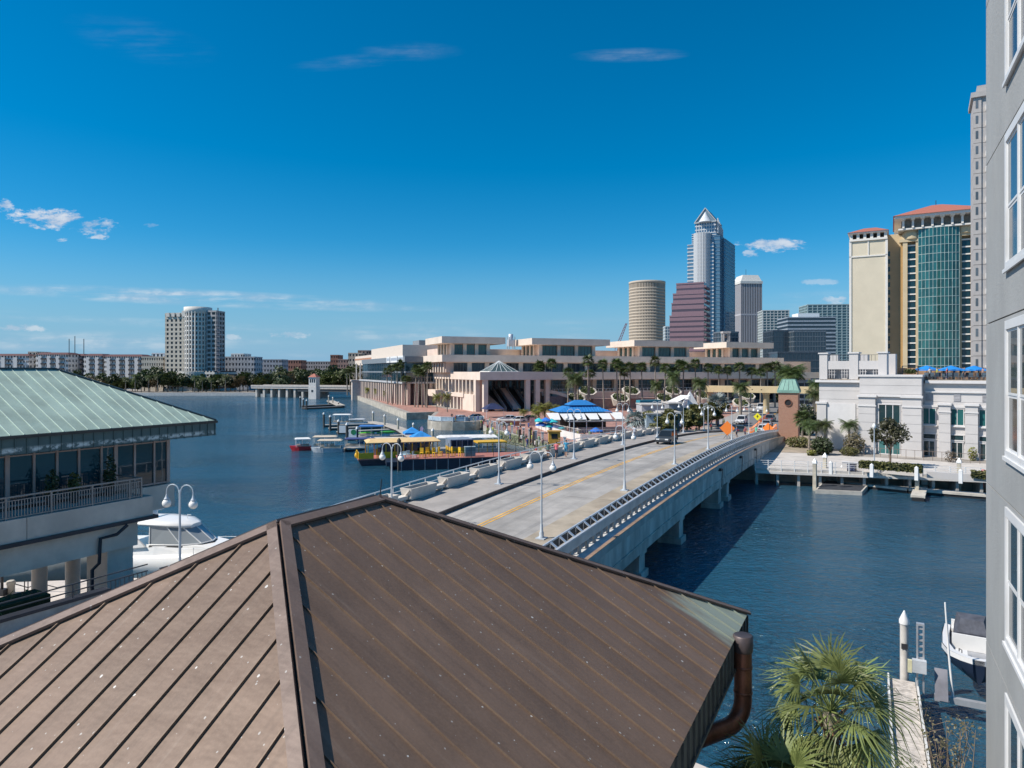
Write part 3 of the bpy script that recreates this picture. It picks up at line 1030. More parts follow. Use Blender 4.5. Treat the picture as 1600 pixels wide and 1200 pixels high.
# balcony rail
rm = M('taupe_rail', (.30, .265, .245), .5, .2, var=.06)
rl = MB()
p, p2 = T(-34.86, 6.5, 8.2), T(-34.80, 23.35, 8.27)
rl.box(p.x - .02, p2.x + .02, p.y, p2.y, p.z, p2.z)
rl.box(p.x, p2.x, p.y, p2.y, p.z - .16, p.z - .12)
rl.box(p.x, p2.x, p.y, p2.y, p.z - .93, p.z - .89)
pe = T(-37.1, 23.32, 8.2)
rl.box(pe.x, p.x - .02, pe.y, pe.y + .05, pe.z, pe.z + .07)
rl.box(pe.x, p.x - .02, pe.y, pe.y + .05, pe.z - .93, pe.z - .89)
ro = rl.build('balcony_rail', rm, tb)
pm = MB()
pm.box(-.035, .035, -.04, .04, -1.0, 0)
pme = pm.mesh('rail_post', rm)
bm_ = MB()
bm_.box(-.012, .012, -.02, .02, -.9, -.13)
bme2 = bm_.mesh('baluster', rm)
b = 9.0
k = 0
while b < 23.34:
    p = T(-34.83, b, 8.2)
    if k % 15 == 0:
        put('rail_post', pme, ro, p)
    else:
        put('baluster', bme2, ro, p)
    b += .13
    k += 1
for k in range(1, 17):
    put('baluster', bme2, ro, T(-34.83 - .135 * k, 23.34, 8.2), math.pi / 2)
put('rail_post', pme, ro, T(-34.83, 23.32, 8.2))

# ------------------------------------------------------------------ grey stucco apartment wall on the right
aw_o = grid(1.954, 15.71, 1.2)
aw = thing('apartment_wall', 'grey stucco apartment building with white sash windows at the right edge', 'building', aw_o, UROT)
stucco = M('grey_stucco', (.31, .315, .312), .92, var=.06, vs=.9, bump=.35, bs=30, dirt=.3, dirtcol=(.36, .355, .34), dscale=.8, stretch=(1, 1, .5))
wframe = M('white_window_frame', (.62, .625, .63), .5, var=.04, dirt=.25, dirtcol=(.55, .52, .48), dscale=2.5)
gl_blue = glass('sash_glass', (.06, .08, .09), .03, 0, 1.5, .02, .8, .5)
gl_dark = glass('screened_glass', (.035, .045, .05), .12, 0, 1.45, .02, .8, .4)
JZ = [1.2, 2.86, 5.87, 8.88, 11.89, 14.89, 17.90, 20.91, 23.92, 26.93, 29.94, 33]
for j, (z0, z1) in enumerate(zip(JZ[:-1], JZ[1:])):
    zt, zb_ = z1 - .08, z1 - 2.30                      # window head and sill
    mb = MB()
    h0, h1 = z0 - 1.2 + .012, z1 - 1.2 - .012
    if j == 0:
        mb.box(0, .3, -26, 0, h0, h1)
    else:
        mb.box(0, .3, -2.22, 0, h0, h1)
        mb.box(0, .3, -4.30, -2.22, h0, zb_ - 1.2)
        mb.box(0, .3, -4.30, -2.22, zt - 1.2, h1)
        mb.box(0, .3, -9, -4.30, h0, h1)
    mb.box(.3, 12, -.3, 0, h0, h1)
    mb.build('wall_panel', stucco, aw)
    if j == 0:
        continue
    mb = MB()
    Z0, Z1 = zb_ - 1.2, zt - 1.2
    y0, y1 = -4.30, -2.22
    for (a, b_, c, d_) in ((y0, y0 + .12, Z0, Z1), (y1 - .09, y1, Z0, Z1), (y0 + .12, y1 - .09, Z1 - .14, Z1), (y0 + .12, y1 - .09, Z0, Z0 + .14)):
        mb.box(-.03, .12, a, b_, c, d_)
    ym = (y0 + y1) / 2
    mb.box(-.02, .1, ym - .03, ym + .03, Z0 + .14, Z1 - .14)
    mb.box(-.06, -.03, y0 - .02, y1 + .02, Z0 - .02, Z0 + .04)
    wo = mb.build('window', wframe, aw)
    zm = (Z0 + Z1) / 2 - .08
    for (a, b_) in ((y0 + .12, ym - .03), (ym + .03, y1 - .09)):
        sm = MB()
        for (c, d_, xo) in ((Z0 + .14, zm, .012), (zm, Z1 - .14, .0)):
            sm.box(xo, xo + .02, a + .025, b_ - .025, c, c + .04).box(xo, xo + .02, a + .025, b_ - .025, d_ - .045, d_)
            sm.box(xo, xo + .02, a, a + .025, c, d_).box(xo, xo + .02, b_ - .025, b_, c, d_)
        sm.build('sash', wframe, wo)
        for (c, d_, xo, gm) in ((Z0 + .18, zm - .045, .017, gl_dark), (zm + .04, Z1 - .185, .006, gl_blue)):
            gm_ = MB()
            gm_.box(xo, xo + .008, a + .026, b_ - .026, c, d_)
            gm_.build('pane', gm, wo)
mb = MB()
mb.box(.05, 11.9, -8.9, -.05, 0, 31.7)
mb.build('core', M('joint_dark', (.16, .16, .16), .9), aw)

# ------------------------------------------------------------------ terrace wall, quay and yacht at the left
tw_o = grid(-30, 14, 1.2)
tw = thing('terrace_wall', 'grey concrete terrace wall with a dark double handrail behind the brown roof', 'wall', tw_o, UROT)
Q = lambda a, b, z: V((a + 30, b - 14, z - 1.2))
mb = MB()
mb.box(-.2, .15, -9, 4.55, 0, 3.05)
mb.box(-.2, .15, 6.4, 7.3, 0, 3.1)
mb.box(-.2, .15, 7.3, 12.6, 0, 2.7)
mb.box(-.2, .15, 4.55, 6.4, 0, 2.35)
mb.build('wall', M('cool_concrete', (.38, .38, .37), .85, var=.12, dirt=.3), tw)
mb = MB()
nav = M('navy_gutter', (.03, .033, .045))
mb.box(-.3, .22, -9, 4.5, 3.05, 3.17)
mb.box(-.26, .2, 7.3, 12.6, 2.7, 2.78)
mb.build('coping', nav, tw)
mb = MB()
rail2 = M('slate_rail', (.045, .05, .06), .7)
for z in (3.45, 3.75):
    mb.tube([(0, -9, z), (0, 6.4, z)], .03, 6)
for z in (3.05, 3.4):
    mb.tube([(0, 7.0, z), (0, 12.7, z)], .03, 6)
for y in (-6, -3, 0, 3):
    mb.tube([(0, y, 3.1), (0, y, 3.75)], .03, 6)
for y in (9, 12.5):
    mb.tube([(0, y, 2.7), (0, y, 3.4)], .03, 6)
mb.tube([(0, 4.6, 2.55), (0, 6.35, 2.55)], .025, 6)
mb.build('hand_rail', rail2, tw)
bl = MB()
bl.tube([(0, 0, 2.35), (0, 0, 3.45)], .02, 5)
bl = bl.mesh('baluster', rail2)
for k in range(9):
    put('baluster', bl, tw, (0, 4.65 + .21 * k, 0))
# quay posts
mb = MB()
mb.cbox(0, 0, 0, .34, .34, 1.55)
mb.box(-.19, .19, -.19, .19, 1.55, 1.6)
p = gz(145, 916, 1.2)
tag(mb.build('quay_post', pile_conc, None, p), 'square cream concrete post on the quay behind the grey columns', 'post')
p = gz(17, 927, 1.2)
bo = thing('bollard', 'short stone bollard with a chain on the quay at the left edge', 'bollard', p)
mb = MB()
mb.lathe([(.2, 0), (.2, .5), (.24, .55), (.24, .68), (.17, .74)], 10)
mb.build('post', M('stone', (.5, .46, .4), .85), bo)
mb = MB()
mb.tube([(.2, 0, .55), (.9, .1, .3), (1.6, .2, .5), (2.5, .25, .25), (3.6, .3, .5)], .03, 5)
mb.tube([(.75, .05, 0), (.75, .05, .7), (.95, .05, .7), (.95, .05, 0)], .03, 5)
mb.build('chain', dark_metal, bo)
p = gz(3, 930, 1.2)
sp = thing('dock_lamp_post', 'dark post with a boxy foot on the quay at the far left edge', 'post', p)
mb = MB()
mb.tube([(0, 0, 0), (0, 0, 1.3)], .08, 8)
mb.build('pole', dark_metal, sp)
mb = MB()
mb.cbox(0, 0, 0, .45, .45, .35)
mb.build('foot', dark_metal, sp)

yw = M('yacht_white', (.83, .82, .80), .25, var=.02)
ygl = glass('yacht_glass', (.30, .33, .35), .12, 0, 1.5, 0, 1, .2)
yt = thing('motor_yacht', 'white motor yacht with hardtop and radar moored behind the left lamp', 'yacht', (-27.9, 48.2, 0), -.22)
yt.scale = (1, 1, .9)
rings = []
for x, w, dk_, kl in ((0, 1.75, 1.5, -.3), (.8, 1.9, 1.55, -.4), (3, 2.0, 1.7, -.5), (6, 2.0, 1.9, -.5), (9, 1.7, 2.15, -.4), (11, 1.05, 2.35, -.2), (12.4, .35, 2.5, .5), (12.9, .04, 2.55, 1.4)):
    rings.append([(x, -w, dk_), (x, -w * .97, dk_ * .55), (x, -w * .8, 0), (x, 0, kl), (x, w * .8, 0), (x, w * .97, dk_ * .55), (x, w, dk_), (x, w * .9, dk_ + .12), (x, 0, dk_ + .22), (x, -w * .9, dk_ + .12)])
mb = MB()
mb.loft(rings, 0, smooth=True)
mb.build('hull', yw, yt)
mb = MB()
mb.box(-1.0, .1, -1.6, 1.6, .35, .55)
mb.build('swim_platform', yw, yt)
mb = MB()                                            # superstructure base
mb.loft([[(.3, -1.75, 1.5), (.3, 1.75, 1.5), (.3, 1.7, 2.25), (.3, -1.7, 2.25)], [(4.5, -1.85, 1.7), (4.5, 1.85, 1.7), (4.5, 1.65, 2.55), (4.5, -1.65, 2.55)],
         [(7.6, -1.55, 1.9), (7.6, 1.55, 1.9), (7.2, 1.3, 2.65), (7.2, -1.3, 2.65)], [(10.2, -.7, 2.2), (10.2, .7, 2.2), (10.0, .5, 2.5), (10, -.5, 2.5)]], 0, smooth=False)
mb.build('cabin', yw, yt)
mb = MB()
for t, zc in ((0, 0),):
    rr = []
    for x, w, z in ((.2, 1.35, 4.0), (1.0, 1.55, 4.12), (3.5, 1.62, 4.2), (5.2, 1.45, 4.12), (6.1, .95, 3.98), (6.4, .5, 3.9)):
        rr.append([(x, -w, z - .16), (x, w, z - .16), (x, w * .98, z), (x, w * .55, z + .1), (x, -w * .55, z + .1), (x, -w * .98, z)])
    mb.loft(rr, 0, smooth=True)
mb.build('hardtop', yw, yt)
for sy in (-1, 1):
    mb = MB()
    mb.slab([(.9, sy * 1.62, 4.05), (2.1, sy * 1.62, 4.05), (3.9, sy * 1.72, 2.5), (1.6, sy * 1.76, 2.2)], (0, sy, 0), .12)
    mb.build('arch', yw, yt)
    mb = MB()
    mb.lathe([(.14, -.02), (.14, .02)], 14)
    o = mb.build('vent', dark_metal, yt, (1.95, sy * 1.83, 3.05))
    o.rotation_euler = (math.pi / 2, 0, 0)
mb = MB()
pts = [(4.0, -1.56, 2.6), (6.3, -1.35, 2.66), (7.4, -.75, 2.7), (7.7, 0, 2.72), (7.4, .75, 2.7), (6.3, 1.35, 2.66), (4.0, 1.56, 2.6)]
tp = [(4.0, -1.5, 4.0), (5.2, -1.35, 3.96), (6.0, -.85, 3.88), (6.3, 0, 3.86), (6.0, .85, 3.88), (5.2, 1.35, 3.96), (4.0, 1.5, 4.0)]
for i in range(6):
    mb.quad(pts[i], pts[i + 1], tp[i + 1], tp[i])
wsh = mb.build('windshield', ygl, yt)
mb = MB()
for i in range(7):
    mb.beam(pts[i], tp[i], .06, .06)
mb.tube(pts, .06, 5)
mb.build('frame', yw, wsh)
mb = MB()
mb.tube([(x * 1.01, y * 1.04, z - .1) for x, y, z in pts], .07, 5)
mb.build('window_band', black, yt)
mb = MB()
mb.box(3.6, 3.8, -.5, .3, 2.4, 3.05).box(3.1, 3.6, -.5, .3, 2.4, 2.6)
mb.build('helm_seat', M('cream_seat', (.55, .5, .42), .8), yt)
mb = MB()
mb.ball((1.2, -.6, 4.5), .33, 12, 8, sq=(1, 1, 1.05))
mb.lathe([(.2, 4.05), (.22, 4.3)], 10, (1.2, -.6))
mb.build('sat_dome', yw, yt)
mb = MB()
mb.ball((3.0, .0, 4.45), .3, 12, 8, sq=(1, 1, 1.2))
mb.box(2.92, 3.08, -.95, .95, 4.72, 4.86)
mb.build('radar', yw, yt)
mb = MB()
mb.tube([(3.0, .4, 4.2), (2.9, .5, 6.9)], .02, 5)
mb.tube([(1.6, -1.2, 4.1), (1.4, -1.3, 5.0)], .015, 5)
mb.tube([(5.4, .4, 4.1), (5.4, .4, 4.5), (5.7, .4, 4.5)], .02, 5)
mb.build('antenna', yw, yt)
mb = MB()
for y in (-1.8, 1.8):
    mb.tube([(6.5, y * .98, 2.5), (9, y * .88, 2.7), (11, y * .6, 2.95), (12.4, 0, 3.1)], .02, 5)
    for x, w in ((7.5, .95), (9, .88), (10.2, .72)):
        mb.tube([(x, y * w, 2.1), (x, y * w, 2.68)], .015, 5)
mb.build('bow_rail', silver, yt)
mb = MB()
mb.box(.4, 2.2, -1.79, -1.77, 1.65, 2.1)
mb.box(5.2, 7.5, -1.96, -1.93, 1.35, 1.42)
mb.build('side_recess', M('grey_trim', (.3, .31, .33), .4), yt)
# lamp by the yacht, standing on the terrace wall
lp = at(281, 757, 31.5)
dup(lamp0, (lp.x, lp.y, lp.z - 5.0), RAD(-14), 'twin globe lamp in front of the white yacht at the left', 'twin globe lamps at the terrace')
pl = MB()
pl.cbox(0, 0, 0, .8, .8, lp.z - 5.0 - 1.2)
tag(pl.build('lamp_plinth', M('cool_concrete', (.38, .38, .37)), None, (lp.x, lp.y, 1.2)), 'concrete block under the twin globe lamp by the yacht', 'plinth')
# moored dark hull behind the columns
rings = []
for x, w, d_ in ((-5, 1.5, 1.6), (-2, 1.9, 1.5), (2, 1.8, 1.7), (4.5, 1.0, 2.0), (5.6, .1, 2.3)):
    rings.append([(x, -w, d_), (x, -w * .8, .0), (x, 0, -.4), (x, w * .8, .0), (x, w, d_), (x, 0, d_ + .1)])
mb = MB()
mb.loft(rings, 0)
bt = thing('moored_boat', 'grey boat hull moored in the shade behind the left column', 'boat', (-33.5, 45.2, 0), .1)
mb.build('hull', M('grey_hull', (.30, .32, .31), .4, var=.1), bt)
mb = MB()
mb.loft([[(-4, -1.1, 1.6), (-4, 1.1, 1.6), (-4, 1, 2.8), (-4, -1, 2.8)], [(1.5, -1.1, 1.6), (1.5, 1.1, 1.6), (.8, .9, 2.8), (.8, -.9, 2.8)]], 0, smooth=False)
mb.build('cabin', yw, bt)

# ------------------------------------------------------------------ far blocks: glass core, floor bands and piers with real depth
glass_far = glass('far_glass', (.04, .07, .09), .08, 0, 1.5, .0, 1, .5)


def block(name, label, cat, loc, rz, w, d, h, floors, nx, ny, wall, gl=None, band=.45, pier=.4, proud=.35, group=None, base=0.0, parapet=1.0, t=None, z0=0.0, sides=True, ox=0.0, oy=0.0):
    """x from 0 to w along the front (front at y = 0), y back to d; floors from z0+base to h"""
    gl = gl or glass_far
    t = t or thing(name, label, cat, loc, rz, group)
    off = (ox, oy, 0)
    mb = MB()
    mb.box(0, w, 0, d, z0, h - .01)
    mb.build('glazing', gl, t, off)
    fh = (h - z0 - base) / floors
    mb = MB()
    if base:
        mb.box(-proud, w + proud, -proud, d + proud, z0, z0 + base)
    for i in range(floors):
        z = z0 + base + i * fh
        mb.box(-proud, w + proud, -proud, d + proud, z, z + fh * band)
    mb.build('floor_band', wall, t, off)['kind'] = 'stuff'
    mb = MB()
    if nx:
        for i in range(nx + 1):
            x = w * i / nx
            pw = w / nx * pier / 2
            x0, x1 = max(x - pw, -proud * .9), min(x + pw, w + proud * .9)
            mb.box(x0, x1, -proud * .9, .1, z0, h)
    if ny and sides:
        for i in range(ny + 1):
            y = d * i / ny
            pw = d / ny * pier / 2
            y0, y1 = max(y - pw, -proud * .9), min(y + pw, d + proud * .9)
            mb.box(-proud * .9, .1, y0, y1, z0, h)
            mb.box(w - .1, w + proud * .9, y0, y1, z0, h)
    if mb.v:
        mb.build('pier', wall, t, off)['kind'] = 'stuff'
    if parapet:
        mb = MB()
        mb.box(-proud - .05, w + proud + .05, -proud - .05, d + proud + .05, h - .02, h + parapet)
        mb.build('parapet', wall, t, off)
    return t


def fxy(px, d):
    return ((px - CX) / FPX * d, d)


def zat(py, d):
    return CAMZ + (HY - py) / FPX * d


# ---- left bank
ap_wall = M('pale_apartment_wall', (.66, .64, .62), .85, var=.05)
tan_wall = M('tan_apartment_wall', (.58, .52, .43), .85, var=.05)
red_tile = M('red_tile_roof', (.11, .05, .05), .8, var=.15)
dark_gl = glass('far_dark_glass', (.03, .04, .05), .15, 0, 1.45, 0, 1, .5)


def apartments(px0, px1, ptop, d, label, wall, floors, nx, roof=True, rz=0.0, dep=14):
    x0, x1 = fxy(px0, d)[0], fxy(px1, d)[0]
    zt = zat(ptop, d) - 1.7
    w = x1 - x0
    t = block('apartment_block', label, 'building', (x0, d, 1.7), rz, w, dep, zt, floors, nx, 4, wall, dark_gl, band=.52, pier=.55, parapet=0 if roof else .8)
    if roof:
        mb = MB()
        mb.loft([[(-1, -1, zt), (w + 1, -1, zt), (w + 1, dep + 1, zt), (-1, dep + 1, zt)], [(2, 3, zt + 1.5), (w - 2, 3, zt + 1.5), (w - 2, dep - 3, zt + 1.5), (2, dep - 3, zt + 1.5)]], 0, False)
        mb.build('roof', red_tile, t)
        mb = MB()
        for k in range(max(1, nx // 4)):
            x = w * (k * 4 + 2) / nx
            mb.box(x - 1.2, x + 1.2, -1.4, .3, 3, zt - 1)
        mb.build('bay', wall, t)
        mb = MB()
        for k in range(max(1, nx // 4)):
            x = w * (k * 4 + 3.5) / nx
            for f in range(1, floors):
                mb.box(x - 1.6, x + 1.6, -1.5, .2, zt * f / floors, zt * f / floors + 1)
        mb.build('balcony', M('dark_balcony', (.06, .06, .065), .6), t)
    return t


apartments(-60, 45, 556, 470, 'pale apartment block with a dark red roof at the far left edge', ap_wall, 7, 22)
apartments(45, 57, 551, 476, 'narrow tan stair tower between the two leftmost red roofed apartment blocks', tan_wall, 7, 2, False)
apartments(57, 106, 554, 468, 'pale apartment block with red roof below the thin masts', ap_wall, 7, 14)
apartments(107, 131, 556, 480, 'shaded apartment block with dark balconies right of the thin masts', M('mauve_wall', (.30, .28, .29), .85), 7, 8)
apartments(132, 160, 556, 470, 'pale apartment block right of the dark balcony block on the far bank', ap_wall, 7, 8)
apartments(164, 222, 557, 468, 'long pale apartment block with red roof left of the condo tower', ap_wall, 7, 16)
apartments(222, 255, 559, 440, 'tan apartment block directly left of the round condo tower', tan_wall, 6, 9, False)
apartments(238, 262, 553, 520, 'white rooftop block peeking up left of the round condo tower', white_paint, 6, 4, False)
apartments(352, 397, 559, 455, 'pale garage with open decks right of the condo tower', M('garage_wall', (.46, .47, .50), .85), 6, 9, False)
apartments(362, 380, 554, 500, 'white roof block on top of the pale garage', white_paint, 7, 4, False)
apartments(398, 440, 563, 520, 'grey low block right of the pale garage on the far bank', M('grey_block', (.36, .38, .42), .85), 6, 9, False)
apartments(446, 470, 564, 560, 'small brick block above the trees behind the far bridge', M('red_brick_far', (.30, .15, .11), .85, var=.1), 5, 6, False)
apartments(470, 516, 566, 600, 'wide grey office block above the trees behind the far bridge', M('taupe_block', (.33, .30, .29), .85), 6, 12, False)
apartments(517, 528, 556, 520, 'narrow red brick tower behind the palms left of the glass wing', M('red_brick_far', (.30, .15, .11)), 7, 3, False)
apartments(528, 545, 563, 500, 'pinkish brick block left of the tall tan block', M('pink_brick_far', (.40, .26, .22), .85), 6, 4, False)
apartments(545, 565, 553, 470, 'tall tan block with white upper floors left of the glass wing', M('tan_far', (.52, .42, .33), .85), 7, 4, False)
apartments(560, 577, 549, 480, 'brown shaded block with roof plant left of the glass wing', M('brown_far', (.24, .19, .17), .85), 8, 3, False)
for i, px in enumerate((108, 117, 131)):
    p = fxy(px, 500)
    mb = MB()
    mb.tube([(0, 0, 0), (0, 0, (36, 38, 36)[i])], .25, 5)
    tag(mb.build('mast', dark_metal, None, (p[0], 500, 1.7)), ('left', 'middle, tallest', 'right')[i] + ' of the three thin masts above the red roofed apartments', 'mast', 'thin masts on the far bank')
# round condo tower
d = 432
cx0, cx1 = fxy(259, d)[0], fxy(354, d)[0]
ct = block('condo_tower', 'tall cream condo tower with a rounded corner on the far bank', 'building', (cx0, d, 1.7), RAD(-9), 16.5, 14, zat(492, d) - 1.7, 17, 5, 6, tan_wall, dark_gl, band=.42, pier=.5)
cream = M('cream_wall', (.66, .62, .56), .85, var=.05)
zt = zat(480, d) - 1.7
cc_ = (20.5, 6.5)
mb = MB()
mb.lathe([(8.6, 0), (8.6, zt)], 40, cc_)
mb.build('round_glazing', dark_gl, ct)
mb = MB()
for i in range(17):
    z = 2 + (zt - 6) * i / 16
    mb.lathe([(8.6, z), (9.0, z), (9.0, z + 1.1), (8.6, z + 1.1)], 40, cc_)
for j in range(26):
    a = 2 * math.pi * j / 26
    mb.cbox(cc_[0] + 8.75 * math.cos(a), cc_[1] + 8.75 * math.sin(a), 0, .9, .9, zt - 3)
mb.lathe([(8.6, zt - 4.2), (9.2, zt - 4.2), (9.2, zt), (8.6, zt)], 40, cc_)
mb.build('round_bay', cream, ct)
ct.scale = (.9, .9, 1)
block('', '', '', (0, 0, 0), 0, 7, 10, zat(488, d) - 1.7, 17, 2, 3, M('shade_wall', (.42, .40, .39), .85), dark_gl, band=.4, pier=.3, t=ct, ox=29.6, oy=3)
mb = MB()
mb.box(-.5, 38, -1.2, 26, 0, 12.5)
mb.lathe([(11.2, 0), (11.2, 12.5)], 36, (20.5, 5))
mb.build('podium_core', dark_gl, ct)
mb = MB()
for i in range(5):
    z = i * 2.6
    mb.box(-1, 38.4, -1.7, 26, z, z + 1.3)
    mb.lathe([(11.2, z), (11.7, z), (11.7, z + 1.3), (11.2, z + 1.3)], 36, (20.5, 5))
for k in range(16):
    mb.box(-1 + k * 2.5, -.2 + k * 2.5, -1.55, 0, 0, 12.5)
for j in range(36):
    a = math.pi + math.pi * j / 35
    mb.cbox(20.5 + 11.4 * math.cos(a), 5 + 11.4 * math.sin(a), 0, .7, .7, 12.5)
mb.build('podium', cream, ct)
mb = MB()
for k in range(4):
    mb.box(1 + k * 4, 3.4 + k * 4, -1.0, 3, zat(492, d) - 3, zat(489, d) - 1.7 + (1.2 if k == 3 else 0))
mb.build('parapet_tower', cream, ct)
mb = MB()
mb.beam((38.6, 2, 0), (38.6, 2, zat(486, d)), .5, .5)
for i in range(13):
    mb.box(37.8, 40.6, 1.2, 2.6, 6 + i * 2.75, 6.8 + i * 2.75)
mb.build('hoist_mast', M('hoist_grey', (.12, .13, .16), .6), ct)

# ---- far river bridge with its white tender house
fb = thing('river_bridge', 'low pale road bridge over the river in the distance', 'bridge', (-141, 378, 0), math.atan2(-22, 62))
mb = MB()
mb.box(0, 66, -5, 5, 4.6, 5.6)
mb.build('deck', M('pale_bridge', (.52, .47, .43), .85, var=.1), fb)
mb = MB()
mb.box(0, 66, -5.2, -4.9, 5.6, 6.5).box(0, 66, 4.9, 5.2, 5.6, 6.5)
mb.build('parapet', M('pale_bridge', (.52, .47, .43)), fb)
for k in range(9):
    mb = MB()
    mb.box(3 + k * 5 - .6, 3 + k * 5 + .6, -4.5, 4.5, -1, 4.6)
    mb.build('pier', grey_conc, fb)
mb = MB()
mb.box(30, 62, -4.6, 4.6, 3.2, 4.6)
mb.build('bascule_girder', M('dark_girder', (.05, .06, .07), .7), fb)
wt_ = thing('bridge_tender_house', 'white tower with a red tiled cap on the far bridge', 'tower', (at(491, 600, 345).x, 345, 0), -.2)
mb = MB()
mb.cbox(0, 0, -1, 4.2, 4.2, 7)
mb.cbox(0, 0, 6, 3.9, 3.9, 5.0)
mb.cbox(0, 0, 10.6, 4.4, 4.4, .4)
mb.build('wall', M('tower_white', (.68, .64, .60), .8, var=.06), wt_)
for k in range(3):
    w_ = MB()
    w_.box(-1.4 + k * 1.1, -.75 + k * 1.1, -2.0, -1.9, 8.3, 10)
    w_.build('window', dark_gl, wt_)
w_ = MB()
w_.box(-.5, .5, -2.16, -2.1, 3.5, 4.6)
w_.build('window', dark_gl, wt_)
mb = MB()
mb.lathe([(3.3, 11), (1.2, 12.3), (.1, 12.8)], 4, a0=math.pi / 4, smooth=False)
mb.build('roof', M('red_cap', (.38, .14, .10), .8), wt_)
for px, d_ in ((557, 341), (563, 335)):
    mb = MB()
    mb.tube([(0, 0, 0), (0, 0, 13)], .3, 6)
    p = fxy(px, d_)
    tag(mb.build('light_mast', off_white, None, (p[0], d_, 5)), ('left' if px < 560 else 'right') + ' of two pale masts on the pink abutment by the glass wing', 'mast', 'pale masts at the bridge end')
mb = MB()
mb.cbox(0, 0, -1, 7, 7, 10)
mb.cbox(0, 0, 9, 8, 8, .8)
tag(mb.build('bridge_abutment_tower', M('pinkish_conc', (.55, .47, .42), .85, var=.1), None, (at(561, 610, 338).x, 338, 0), .3), 'pink concrete abutment tower where the far bridge meets the glass wing', 'tower')

# ---- downtown skyline
def oriented(px, d, rz):
    return (*fxy(px, d), 2.0), rz


d = 900
t = thing('round_tower', 'beige round office tower with rows of tiny windows', 'skyscraper', (*fxy(1011, d), 2))
h = zat(441, d) - 2
r = 56 / 2 / FPX * d
beige = M('beige_tower', (.46, .39, .31), .85, var=.04)
mb = MB()
mb.lathe([(r - .8, 0), (r - .8, h - 3)], 48)
mb.build('glazing', dark_gl, t)
mb = MB()
for i in range(31):
    z = i * (h - 7) / 31
    fh = (h - 7) / 31
    mb.lathe([(r - .8, z), (r, z), (r, z + fh * .52), (r - .8, z + fh * .52)], 48)
mb.lathe([(r - .8, h - 3), (r + .2, h - 3), (r + .2, h), (r - .8, h)], 48)
mb.build('floor_band', beige, t)['kind'] = 'stuff'
mb = MB()
for j in range(72):
    a = 2 * math.pi * j / 72
    mb.beam(((r - .5) * math.cos(a), (r - .5) * math.sin(a), 0), ((r - .5) * math.cos(a), (r - .5) * math.sin(a), h - 2), 1.1, .9, up=(math.cos(a), math.sin(a), 0))
mb.build('pier', beige, t)['kind'] = 'stuff'

d = 720
sc = d / FPX
bt_ = thing('blue_skyscraper', 'tallest blue glass skyscraper with a pointed gable crown', 'skyscraper', (*fxy(1124, d - 14), 2), RAD(-30))
bgl = glass('sky_blue_glass', (.10, .19, .27), .06, .25, 1.6, .0, 1, .4)
bwhite = M('tower_grey_white', (.50, .52, .54), .7, var=.03)
# local: corner nearest the camera at the origin, front towards -x, side towards +y
H = lambda py: zat(py, d) - 2


def shaft(x0, x1, y0, y1, z0, z1, nf, white, tt, nx=0, ny=0, bh=.3):
    mb = MB()
    mb.box(x0, x1, y0, y1, z0, z1)
    mb.build('shaft', bgl, tt)
    mb = MB()
    for i in range(nf + 1):
        z = z0 + (z1 - z0) * i / nf
        mb.box(x0 - .4, x1 + .25, y0 - .4, y1 + .4, z - .02, min(z1 + .6, z + (z1 - z0) / nf * bh))
    mb.build('floor_band', white, tt)['kind'] = 'stuff'
    mb = MB()
    for i in range(nx):
        x = x0 + (x1 - x0) * (i + .5) / nx
        mb.box(x - .35, x + .35, y0 - .5, y0 + .1, z0, z1)
    for i in range(ny):
        y = y0 + (y1 - y0) * (i + .5) / ny
        mb.box(x1 - .1, x1 + .35, y - .3, y + .3, z0, z1)
    if mb.v:
        mb.build('mullion', white, tt)['kind'] = 'stuff'


shaft(-33, -6, 0, 40, 0, H(383), 38, bwhite, bt_)
shaft(-6, 0, 2, 34, 0, H(372), 38, M('blue_spandrel', (.12, .2, .27), .4, .2), bt_, bh=.2, ny=6)
shaft(-29, -4, 3, 36, H(383), H(366), 5, bwhite, bt_)
shaft(-26, -5, 5, 30, H(366), H(348), 3, bwhite, bt_, 8, 10)
mb = MB()
mb.lathe([(8, 0), (8, H(366))], 24, (-18, 2))
mb.build('bay', bgl, bt_)
mb = MB()
for i in range(40):
    z = H(366) * i / 40
    mb.lathe([(8, z), (8.5, z), (8.5, z + 1.9), (8, z + 1.9)], 24, (-18, 2))
for j in range(18):
    a = math.pi + math.pi * j / 17
    mb.cbox(-18 + 8.3 * math.cos(a), 2 + 8.3 * math.sin(a), 0, 1.1, 1.1, H(366))
mb.build('bay_grid', bwhite, bt_)['kind'] = 'stuff'
shaft(0, 3, 12, 60, 0, H(375), 38, M('blue_spandrel', (.12, .2, .27)), bt_, bh=.25, ny=9)
apx = H(326)
b0 = H(348)
mb = MB()
A_, B_, C_, D_ = (-27, 4, b0), (-4, 4, b0), (-4, 31, b0), (-27, 31, b0)
ap, ap2 = (-15.5, 4, apx), (-15.5, 31, apx)
mb.quad(B_, C_, ap2, ap)
mb.quad(A_, ap, ap2, D_)
mb.tri(C_, D_, ap2)
mb.build('gable_roof', M('roof_slate', (.10, .15, .19), .4, .3), bt_)
mb = MB()
mb.beam(A_, ap, .9, .9)
mb.beam(ap, B_, .9, .9)
mb.beam(A_, B_, 1.2, 1.2)
mb.build('gable_frame', M('gable_grey', (.36, .39, .41), .6), bt_)
mb = MB()
mb.lathe([(7, b0), (.2, b0 + 11)], 12, (-15.5, 4.5))
o_ = MB().tri((-26, 4.6, b0), (-5, 4.6, b0), (-15.5, 4.6, apx - 1)).build('gable_glass', M('gable_pane', (.20, .27, .31), .3, .2), bt_)
mb.build('gable_cone', M('cone_white', (.6, .63, .65), .5), bt_)
mb = MB()
